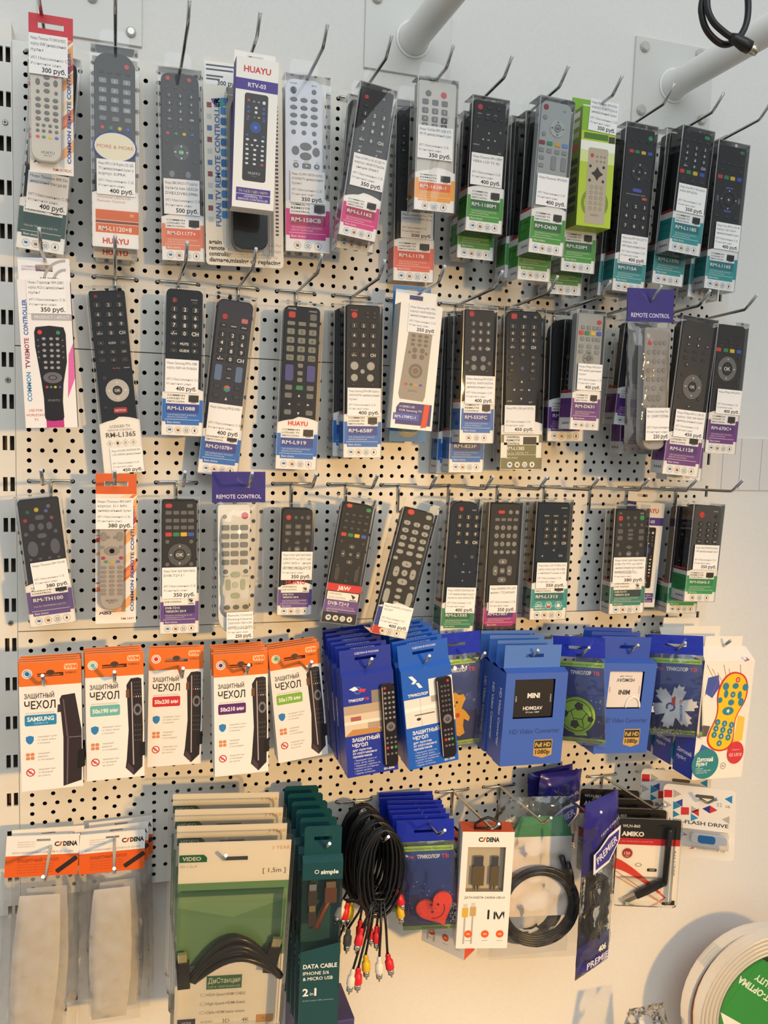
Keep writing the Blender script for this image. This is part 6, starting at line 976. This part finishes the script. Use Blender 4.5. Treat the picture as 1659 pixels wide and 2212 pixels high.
# data cable cartons
X, d, Z, w, h, ti, yw = PL['e4']; w = 50; h = 250; Z = -492; hd = 44; TEALD = '12484e'
dc = thing('cable_box', 'dark teal data cable carton with a clear window, front of its stack', 'cable', 351, 123, Z, -.4, -8, 6, 'teal cable cartons'); z = lambda v: h*(1-v); U = lambda u: u*w/2; m_ = C(TEALD, .4)
b = MB(); t = 20; x = w/2; b.box(-x, x, 0, t, 0, z(.5), m_); b.box(-x, x, 0, t, z(.095), h, m_); b.box(-x, x, t-1.2, t, z(.5), z(.095), C('2c5558', .4)); b.build('carton', dc)
b = MB(); sz = h+hd*.62; b.face([(-x, 0, h), (x, 0, h), (x, 9, h+5), (-x, 9, h+5)], m_)
for (x0, x1, z0, z1) in ((-x*.92, x*.92, h+4, sz-2.6), (-x*.92, -11, sz-2.6, sz+2.6), (11, x*.92, sz-2.6, sz+2.6)): b.box(x0, x1, 9, 10, z0, z1, m_)
b.prism([(-x*.92, sz+2.6), (x*.92, sz+2.6), (x*.92, h+hd-3), (x*.92-3, h+hd), (-x*.92+3, h+hd), (-x*.92, h+hd-3)], 9, 10, m_); b.build('hang_header', dc)
b = MB(); b.box(-x, x, 0, t-1.5, z(.5), z(.095), CLR, 'tdb'); b.flat([(-x, z(.5)), (x, z(.5)), (x, z(.455))], -.05, m_); b.build('window', dc)
for px, pz, a, c in ((-.45, .15, 9, 'd8d6d2'), (-.45, .27, 8, 'e2c48a'), (.45, .14, 12, 'd0b48a')):
    b = MB(); b.box(-a/2, a/2, 5, 9, 0, 9, C(c, .25, .9)); b.box(-a*.62, a*.62, 4, 11, -20, 0, C('6a4a40' if px > 0 else '45413f', .4)); b.build('cable_plug', dc, (U(px), 0, z(pz+.02)))
b = MB(); b.tube([(U(-.4), 10, z(.33)), (U(-.2), 9, z(.4)), (U(.1), 9, z(.3)), (U(.4), 10, z(.24))], 3, C('8a4a3c'), 8); b.build('cable', dc)
b = MB(); y = -.12; b.text('simple', U(-.1), z(.052), 8, y, WHITE, 'l', bold=.03, fit=w*.44); b.ring(U(-.3), z(.05), 2.8, 2, y, WHITE, 12); b.build('logo_print', dc); b = MB(); b.text('DATA CABLE', U(-.85), z(.585), 8.6, y, WHITE, 'l', bold=.025, fit=w*.86); b.text('IPHONE 5/6', U(-.85), z(.625), 6.8, y, WHITE, 'l', bold=.01, fit=w*.66); b.text('& MICRO USB', U(-.85), z(.657), 6.8, y, WHITE, 'l', bold=.01, fit=w*.76); b.text('2', U(-.85), z(.735), 15, y, WHITE, 'l', bold=.03); b.text('in', U(-.47), z(.745), 7, y, WHITE, 'l'); b.text('1', U(-.25), z(.735), 15, y, WHITE, 'l', bold=.04); b.text('double-sided USB connector', U(-.85), z(.785), 3, y, C('9ab8ba'), 'l', fit=w*.8); b.build('printed_front', dc)
for i in range(5):
    M = Matrix.Translation(Vector((-1.0*S*(i+1), 22*S*(i+1), 1.0*S*(i+1)))) @ dc.matrix_world; r_ = dup(dc, label='dark teal data cable carton, %s from the front' % ('second', 'third', 'fourth', 'fifth', 'sixth')[i]); r_.matrix_world = M
# bundles of audio video leads on the fifth hook
PC = {'r': 'd8202a', 'y': 'e0b81c', 'w': 'e9dfcc', 'k': '6a6458'}
def rca(label, d, zt, w, L, plugs, seed, first):
    root = thing('audio_video_cable', label, 'cable', 425, d, zt, random.uniform(-3, 3), 0, 0, 'bundled audio video leads'); rnd = random.Random(seed); b = MB(); bk = C('131316', .35)
    for k in range(14):
        ww = w*(.42+.045*k)*.5; yy = (k % 4)*3.2-4; ll = L*(.88+.012*k); P = [(ww*math.sin(2*math.pi*i/26)+rnd.uniform(-.5, .5), yy+rnd.uniform(-.6, .6), 2-ll/2+ll/2*math.cos(2*math.pi*i/26)) for i in range(27)]; b.tube(P, 1.7, bk, 6, False)
    b.build('cable_coil', root); b = MB()
    b.tube([(12*math.cos(R(30*i)), 1+8*math.sin(R(30*i)), -L*.78) for i in range(13)], 1.4, bk, 6, False); b.build('twist_tie', root)
    for (px, pz, c, a) in plugs:
        pz *= 1.1;
        dx, dz = math.sin(R(a)), -math.cos(R(a)); b = MB(); x0, z0 = px, pz; yy = rnd.uniform(-12, -4); top = (x0*.35, yy*.5, -L*.8)
        b.tube([top, ((top[0]+x0)/2, yy, (top[2]+z0)/2), (x0, yy, z0)], 1.6, bk, 6); o = b.build('lead', root)
        b = MB(); pt = lambda s_: (x0+dx*s_, yy, z0+dz*s_); b.tube([pt(0), pt(2), pt(8), pt(11), pt(21), pt(22)], [2.2, 2.6, 3.0, 5.4, 5.6, 5.0], C(PC[c], .4), 12)
        for s_ in (3, 5, 7): b.tube([pt(s_), pt(s_+.8)], 3.5, C(PC[c], .4), 10)
        p_ = b.build('plug_sleeve', root); b = MB(); b.tube([pt(21.5), pt(29)], [4.3, 4.1], C('d2d0ca', .15, 1), 12); b.tube([pt(28), pt(34)], [1.5, 1.1], C('d8c49a', .2, 1), 8); b.build('metal_tip', p_)
    return root
PLG = [(-22, -112, 'r', -10), (-2, -112, 'r', 4), (14, -146, 'r', 14), (2, -146, 'w', 4), (-30, -160, 'w', -6), (-24, -158, 'r', 2), (-14, -146, 'y', 6)]
rca('bundle of black audio video leads with red and white plugs, nearest the hook tip', 143, -214, 62, 112, PLG, 1, True)
rca('bundle of black audio video leads with white red yellow plugs, second from the tip', 112, -218, 66, 118, [(-46, -84, 'w', -22), (-40, -90, 'r', -14), (-34, -92, 'y', -10), (26, -84, 'r', 18), (30, -100, 'y', 8), (-40, -120, 'k', -4)], 2, False)
rca('bundle of black audio video leads, third from the hook tip', 80, -222, 68, 124, [(-8, -130, 'r', 2), (4, -134, 'r', 8), (-36, -150, 'y', -8)], 3, False)
rca('bundle of black audio video leads nearest the board', 46, -226, 70, 126, [(-30, -128, 'w', -4), (-20, -126, 'y', -4), (10, -120, 'r', 6)], 4, False)
# heart reflectors
hr = reflector('e6', 'blue reflector bag with a red smiling heart charm, front of its stack', ch_heart, 8)
X, d, Z, w, h, ti, yw = PL['e6']
for i in range(6): dup(hr, X-2+2*(i % 2), d-14.5*(i+1), Z+1, ti+random.uniform(-2, 2), yw, 0, 'blue reflector bag with a red heart charm, %s from the front' % ('second', 'third', 'fourth', 'fifth', 'sixth', 'seventh')[i])
# data cable box with window
X, d, Z, w, h, ti, yw = PL['e7']
def cadbox(label, X, d, Z, ti, yw):
    root = thing('cable_box', label, 'cable', X, d, Z, ti, yw, 0, 'white cable boxes'); z = lambda v: h*(1-v); U = lambda u: u*w/2; wm = C('f1ede6', .4); rd = C('e0502a', .4); x = w/2; t = 30; b = MB(); wx0, wx1, wz0, wz1 = U(-.76), U(.7), z(.51), z(.13)
    for (x0, x1, z0, z1) in ((-x, x, 0, wz0), (-x, wx0, wz0, wz1), (wx1, x, wz0, wz1), (-x, x, wz1, h)): b.rect(x0, x1, z0, z1, 0, wm)
    b.box(-x, x, 0, t, 0, h, wm, 'ftr'); b.face([(x, 0, 0), (x, t, 0), (x, t, h), (x, 0, h)], rd); b.face([(-x, 0, h), (x, 0, h), (x, t, h), (-x, t, h)], rd); b.build('carton', root)
    b = MB(); b.box(wx0, wx1, 9, 10, wz0, wz1, C('c9bfae', .5)); b.box(wx0, wx1, .5, 9, wz0, wz1, C('b4aa9a', .5), 'fb'); b.build('tray', root)
    b = MB(); b.rect(wx0, wx1, wz0, wz1, .1, CLR); b.build('window', root)
    for px, a, zz in ((-.28, 1.0, .24), (.36, .7, .24)):
        b = MB(); q = 8*a; b.box(-q, q, 3, 8, -26, 0, C('9a8664', .3, .7)); b.box(-q*.75, q*.75, 4, 7, 0, 14, C('8c8a8e', .2, .9)); b.tube([(-2, 6, -26), (-2, 6, -50+9)], 1.6, C('8a8270'), 6); b.tube([(2, 6, -26), (2, 6, -50+9)], 1.6, C('8a8270'), 6); b.build('cable_plug', root, (U(px), 0, z(zz+.07)))
    b = MB(); y = -.12; cadlogo(b, U(.02), z(.065), 8.4, y); b.build('logo_print', root); b = MB(); b.text('ДАТА-КАБЕЛЬ CADENA USB 2.0', 0, z(.56), 4.2, y, C('4a4642'), 'c', bold=.01, fit=w*.78); b.text('1м', U(.48), z(.705), 19, y, INK, 'c', bold=.01, fit=w*.33)
    for px, zz, c in ((-.72, .69, 'd9b34a'), (-.42, .68, 'c9a56a')): b.rect(U(px-.12), U(px+.12), z(zz+.04), z(zz-.04), y, c); b.rect(U(px-.08), U(px+.08), z(zz-.04), z(zz-.075), y, 'd4d0c8'); b.rect(U(px-.035), U(px+.035), z(.96), z(zz+.04), y, 'b9b4aa')
    for px in (-.55, .1, .68): b.ell(U(px), z(.875), 5.4, 5.4, y-.04, 'e8612c', 18); b.rect(U(px)-2.2, U(px)+2.2, z(.875)-.8, z(.875)+.8, y-.08, 'f6d4c0'); b.rect(U(px-.12), U(px+.12), z(.935), z(.93), y, 'b0aca4')
    b.build('printed_front', root)
    b = MB(); q = [(-17, 8, h), (-17, 9, h+7), (-8, 9, h+13), (0, 9, h+16), (8, 9, h+13), (17, 9, h+7), (17, 8, h)]; b.tube(q, 1.8, C('1a1a1c', .4), 8); b.tube([(-17, 8, h+1), (17, 8, h+1)], 1.8, C('1a1a1c', .4), 8); b.build('hanger', root); return root
cadbox('white data cable box with a window and red top, in front', X, d, Z, ti, yw)
cadbox('white data cable box turned sideways behind the first, showing its red side', X-30, d-64, Z-38, 2, -52)
# bagged cable coil
def coilbag(label, X, d, zt, seed, yw, full):
    root = thing('cable_bag', label, 'cable', X, d, zt, 0, yw, 0, 'clear bags with cable coils'); L = 237; cx, cz = -2, -157
    b = MB(); film(b, 140, L, 13, 7, BAG, 18, 30, 7, seed, -L, 0, lambda v: .98-.34*max(0, v-.62)/.38); b.build('clear_bag', root)
    b = MB(); b.box(-44, 44, 2, 3, -176, -58, C('efecea', .5)); b.prism([(-44, -59), (44, -59), (30, -30), (-30, -30)], 1.9, 3, C('3f8a5c', .4)); b.build('paper_label', root)
    b = MB(); bk = C('16171a', .35); rnd = random.Random(seed)
    for k in range(6): rr = 46+2.2*k; b.tube([(cx+rr*math.cos(2*math.pi*i/40), -3-1.8*(k % 3)+rnd.uniform(-.4, .4), cz+rr*math.sin(2*math.pi*i/40)) for i in range(41)], 2.6, bk, 8, False)
    b.tube([(cx+40, -6, cz+36), (cx+34, -8, cz+56), (cx+28, -9, cz+74)], [2.6, 4, 4.4], bk, 8); b.tube([(cx+49, -6, cz+22), (cx+44, -8, cz+44), (cx+37, -9, cz+64)], [2.6, 4, 4.4], bk, 8); b.build('cable_coil', root); return root
coilbag('clear bag with a black cable coil over a white and green paper label', 668, 108, -209, 41, -10, True)
coilbag('clear bag with a black cable coil behind the first coil bag', 662, 78, -222, 47, -6, False)
# purple lead bags
def premier(label, X, d, zt, yw, seed, tilt=0, L=246):
    root = thing('lead_bag', label, 'cable', X, d, zt, tilt, yw, 0, 'purple printed lead bags'); w = 80; pb = C('2b2580', .25, 0, .08, .4, 40)
    b = MB(); film(b, w, L, 10, 7, BAG, 12, 30, 4, seed, -L); b.build('clear_bag', root)
    b = MB(); film(b, w*.99, L*.42, 9.2, 7.4, pb, 12, 14, 3.4, seed+1, -L*.4); b.build('printed_top', root); b = MB(); film(b, w*.97, L*.17, 7, 5, pb, 12, 8, 2, seed+2, -L*.985); b.build('printed_foot', root)
    b = MB(); y = -13; P = [(-30, -92), (6, -86), (30, -60), (30, -40), (2, -46), (-20, -60), (-32, -64)]; b.prism(P, y, y+.5, C('e6e4ec', .3)); b.prism([(p[0]*.86, -66+(p[1]+66)*.8) for p in P], y-.3, y, C('352c86', .3)); b.text('PREMIER', -1, -65, 15, y-.4, C('d8d4ea'), 'c', 24, .02, fit=50); b.text('HDMI CABLES', 4, -34, 6, y, C('c8c4e4'), 'c', 20, fit=44); b.build('lettering', root); b = MB(); b.text('406', 8, -L*.86, 12, y+3.5, WHITE, 'c', 0, .03); b.text('PREMIER', 4, -L*.92, 13, y+3.5, C('d8d4ea'), 'c', 0, .02, fit=62); b.build('foot_lettering', root)
    b = MB(); bk = C('131316', .35); rnd = random.Random(seed)
    for k in range(7): b.tube([((12+2*k)*math.sin(2*math.pi*i/20)+rnd.uniform(-1, 1), -3+rnd.uniform(-5, 5), -L*.62+(34+2*k)*math.cos(2*math.pi*i/20)) for i in range(21)], 2.8, bk, 6, False)
    b.build('cable_coil', root); return root
premier('purple printed bag of black leads with a slanted emblem, nearest the hook tip', 735, 146, -204, 25, 51)
premier('purple printed bag of black leads behind the first, turned aside', 728, 46, -206, 12, 57, 4, 120); premier('rearmost purple printed bag of black leads', 722, 24, -210, 6, 63, -4, 120)
# wireless adapter blisters
X, d, Z, w, h, ti, yw = PL['e10']; am = thing('adapter_blister', 'clear blister with a black wireless stick and red swoosh card, front of its stack', 'adapter', X, d, Z, ti, yw, 0, 'wireless adapter blisters'); z = lambda v: h*(1-v); U = lambda u: u*w/2; y = -.1
b = MB(); b.prism(rrect(w, h, 5, 3, 0, h/2), 0, .8, C('efebe4', .4)); b.build('card', am); b = MB()
b.flat(rrect(w, h*.235, 5, 3, 0, z(.1175), .1), y, '19181b'); b.rect(U(-1), U(1), z(.3), z(.225), y-.03, 'c8232b'); b.text('WLN-860', U(-.86), z(.085), 6, y-.06, WHITE, 'l', bold=.01); b.text('AMIKO', U(-.88), z(.175), 9.4, y-.06, WHITE, 'l', bold=.04, fit=w*.36); b.text('USB WIRELESS-N ADAPTER', U(-.9), z(.262), 3, y-.08, C('e8a8a0'), 'l', fit=w*.52)
b.ell(U(-.66), z(.4), 8, 8, y, 'b9a8a0', 22); b.ell(U(-.66), z(.4), 7, 7, y-.03, 'a8242a', 22); b.text('150', U(-.66), z(.4), 6.4, y-.07, C('f0dcd0'), 'c', bold=.02); b.text('MBPS', U(-.66), z(.435), 2.4, y-.07, C('f0dcd0'), 'c')
sw_ = [(U(-1)+w*i/12, z(.46+.55*(i/12)**1.25)) for i in range(13)]; b.flat([(x_, max(1, q)) for x_, q in sw_]+[(x_, max(1, q-16*(1-i/12))) for i, (x_, q) in reversed(list(enumerate(sw_)))], y, 'd8432c'); 
for k_ in (0, 1): b.flat([(U(-1), z(.6+.06*k_)), (U(.7), z(.99)), (U(.66), z(.995)), (U(-1), z(.615+.06*k_))], y-.02, 'd4a08c')
b.ring(U(-.28), z(.53), 4.6, 3.6, y, C('6a6664'), 12, .6); b.flat(rrect(14, 4.6, 1.5, 2, U(.16), z(.585)), y, '2a2828'); b.text('WiFi', U(.16), z(.585), 4, y-.05, C('e4d8b0'), 'c'); b.text('802.11N', U(.84), z(.5), 7, y, C('6a6460'), 'c', 90, .0, fit=h*.28); b.rect(U(.55), U(.96), z(.985), z(.93), y-.05, '1d1c1e'); b.text('8.2dBi', U(.74), z(.965), 3, y-.09, C('c8c8c8'), 'c'); b.build('printed_card', am)
b = MB(); bk = C('121214', .18); b.tube([(U(.6), -6, z(.08)), (U(.6), -6, z(.1)), (U(.55), -6, z(.7)), (U(.54), -6, z(.73))], [2.6, 3.8, 4.3, 3.4], bk, 12); b.build('antenna', am)
o_ = Vector((U(.45), -6, z(.7))); v_ = Vector((U(-.35), -6, z(.86)))-o_; b = MB(); b.tube([tuple(o_+v_*q) for q in (-.08, 0, .6, 1)], [4.5, 6, 6.4, 5.6], bk, 6, smooth=False); b.build('stick', am); b = MB(); b.tube([tuple(o_+v_*q) for q in (1, 1.42)], 4.6, C('b9b4ac', .25, .9), 4, smooth=False); b.build('usb_plug', am)
b = MB(); b.prism(rrect(w+3, h+3, 6, 3, 0, h/2), -1, 1.6, CLR); b.box(U(.42), U(.76), -12, -1.1, z(.9), z(.05), CLR, 'b'); b.box(U(-.8), U(.42), -12, -1.1, z(.95), z(.66), CLR, 'br'); b.build('blister', am)
for i in range(3): dup(am, X-3*(i+1), d-30*(i+1), Z+2*(i+1), ti, yw, 0, 'clear blister with a black wireless stick, %s from the front' % ('second', 'third', 'fourth')[i])
# flash drive cards
X, d, Z, w, h, ti, yw = PL['e11']; fl = thing('flash_drive_card', 'white card with coloured triangles and a blue and white flash drive, in front', 'flash drive', X, d, Z, ti, yw, 0, 'flash drive cards'); z = lambda v: h*(1-v); U = lambda u: u*w/2; y = -.1
b = MB(); sz = z(.13); q = [(a, c) for a, c in rrect(w, h, 8, 4, 0, h/2)]
b.prism(rrect(w, h, 8, 4, 0, h/2), 0, .9, C('f0ebe2', .4)); b.build('card', fl); b = MB(); b.prism(rrect(26, 5, 2.4, 3, U(.15), sz), -.1, 0, C('5a5248')); b.build('hang_slot', fl)
b = MB()
def tr(u, v, s_, c, k): 
    x_, q_ = U(u), z(v); b.flat({'r': [(x_, q_+s_*.5), (x_, q_-s_*.5), (x_+s_*.86, q_)], 'l': [(x_, q_-s_*.5), (x_, q_+s_*.5), (x_-s_*.86, q_)], 's': [(x_, q_), (x_+s_*.86, q_+s_*.1), (x_+s_*.86, q_+s_*.95), (x_, q_+s_*.9)]}[k], y, c)
for a in ((-.98, .2, 13, 'cf2f36', 's'), (-.72, .13, 13, 'b9b2aa', 'r'), (-.46, .25, 12, '3a4a9a', 'l'), (-.72, .3, 13, '2a86b0', 'r'), (-.98, .3, 13, 'b9b2aa', 'r'), (-.5, .42, 13, 'cf3a3a', 's'), (-.72, .42, 11, '2a86b0', 'r'), (-.22, .33, 12, 'b9b2aa', 'r'), (.0, .36, 12, 'd0343a', 'l'), (-.22, .44, 12, '2f92c8', 'r'), (.3, .3, 12, '2c3088', 'l'), (.3, .3, 12, 'd0343a', 'r'), (.9, .13, 12, '1f86c8', 'l'), (.84, .42, 12, 'b9b2aa', 'l')): tr(*a)
b.text('32', U(.48), z(.22), 8, y, C('6f9ab8'), 'l'); b.text('GB', U(.72), z(.235), 5, y, C('6a6660'), 'l'); b.text('USB-FLASH DRIVE', U(.82), z(.51), 7.6, y, C('3a4450'), 'r', bold=.02, fit=w*.82); emblem(b, U(-.2), z(.87), 5, y); b.text('ТРИКОЛОРТВ', U(-.06), z(.87), 4.4, y, C('8a8a9a'), 'l', bold=.01, fit=w*.4); emblem(b, U(-.42), z(.69), 5.4, y); b.build('printed_card', fl)
b = MB(); b.prism(rrect(52, 13, 6, 4, U(.3), z(.7)), -8, -.6, C('f2f0ee', .3), 1.2); b.build('flash_drive', fl); b = MB(); b.prism(rrect(24, 12, 4, 4, U(.22), z(.7)), -8.6, -7.8, C('2f86c8', .3), .5); b.build('drive_cap', fl); b = MB(); b.box(U(-.5), U(.82), -10, -.3, z(.82), z(.6), CLR, 'b'); b.build('blister', fl)
dup(fl, X-8, d-45, Z+6, ti, yw, 0, 'white card with coloured triangles hanging behind the first flash drive card')

# ---------------------------------------------------------------- below the board: cable coils, bag and carton on the counter
def coil(label, X, d, Zc, R_, t, lab, yw, tilt, band, cut):
    root = thing('cable_reel', label, 'cable coil', X, d, Zc, tilt, yw, 0, 'white cable coils'); b = MB(); wc = C('e4e0da', .25)
    for k in range(6):
        for j in range(3): rr = R_-3.6-7*k; b.tube([(rr*math.cos(2*math.pi*i/48), 4+j*7, rr*math.sin(2*math.pi*i/48)) for i in range(49)], 3.5, wc, 6, False)
    b.build('cable', root); b = MB(); r0 = R_-cut
    b.prism(ellip(0, 0, r0, r0, 40), -1, .4, C(lab, .4)); y = -1.15
    if band:
        a = R(-32); rot = lambda p: (p[0]*math.cos(a)-p[1]*math.sin(a), p[0]*math.sin(a)+p[1]*math.cos(a)); ch = lambda z0, z1: [rot((s_*math.sqrt(max(0, r0*r0-q*q)), q)) for s_, q in ((-1, z0), (1, z0), (1, z1), (-1, z1))]
        b.flat(ch(r0*.78, r0*.98), y, 'd83a34'); b.flat(ch(r0*.62, r0*.78), y, '2a211c'); b.flat(ch(-r0*.98, -r0*.42), y, 'efece2'); b.flat(ch(-r0*.42, r0*.62), y, '2f8f3c'); xx, zz = rot((-38, 14)); b.text('RG-6SAT-OPTIMA', xx, zz, 15, y-.1, C('e8efd8'), 'c', 145, .03, fit=118); xx, zz = rot((-24, 31)); b.text('HIGH QUALITY', xx, zz, 14, y-.1, C('e8efd8'), 'c', 145, .03, fit=96); xx, zz = rot((20, 58)); b.text('РОССИЯ CXEMA.RU', xx, zz, 9, y-.1, C('d8d4c8'), 'c', 148, .02)
    b.build('round_label', root); b = MB(); n = 40
    for i in range(n):
        a, c = 2*math.pi*i/n, 2*math.pi*(i+1)/n
        for (ra, ya, rb_, yb) in ((R_+1, 1, R_-34, -2), (R_+1, 1, R_+1, t), (R_+1, t, R_-34, t+2)): b.face([(ra*math.cos(a), ya, ra*math.sin(a)), (ra*math.cos(c), ya, ra*math.sin(c)), (rb_*math.cos(c), yb, rb_*math.sin(c)), (rb_*math.cos(a), yb, rb_*math.sin(a))], CLR, True)
    b.build('shrink_wrap', root); return root
coil('white cable coil in clear wrap with a green round label, at the lower right corner', 1110, 95, CT+133, 132, 22, '2f8f3c', -6, 0, True, 31)
coil('white cable coil with an orange label, mostly hidden behind the green labelled coil', 1103, 62, CT+127, 126, 22, 'e0743a', -4, 0, False, 5)
bg_ = thing('plastic_bag', 'crumpled clear bag lying left of the green labelled coil', 'bag', 885, 70, CT); b = MB(); film(b, 104, 168, 30, 24, BAG, 14, 18, 14, 71, 0, 0, lambda v: 1-.4*v); b.build('film_sheet', bg_)
pb_ = thing('carton', 'dark violet carton corner at the bottom edge below the teal cable cartons', 'box', 370, 45, 0); b = MB(); b.box(-40, 39, -45, 30, CT, -503, C('3f3a6a', .4)); b.build('carton_body', pb_); b = MB(); b.box(-40.2, 39.2, -45.2, 30.2, -505, -501.5, C('4a4478', .4)); b.build('lid', pb_)
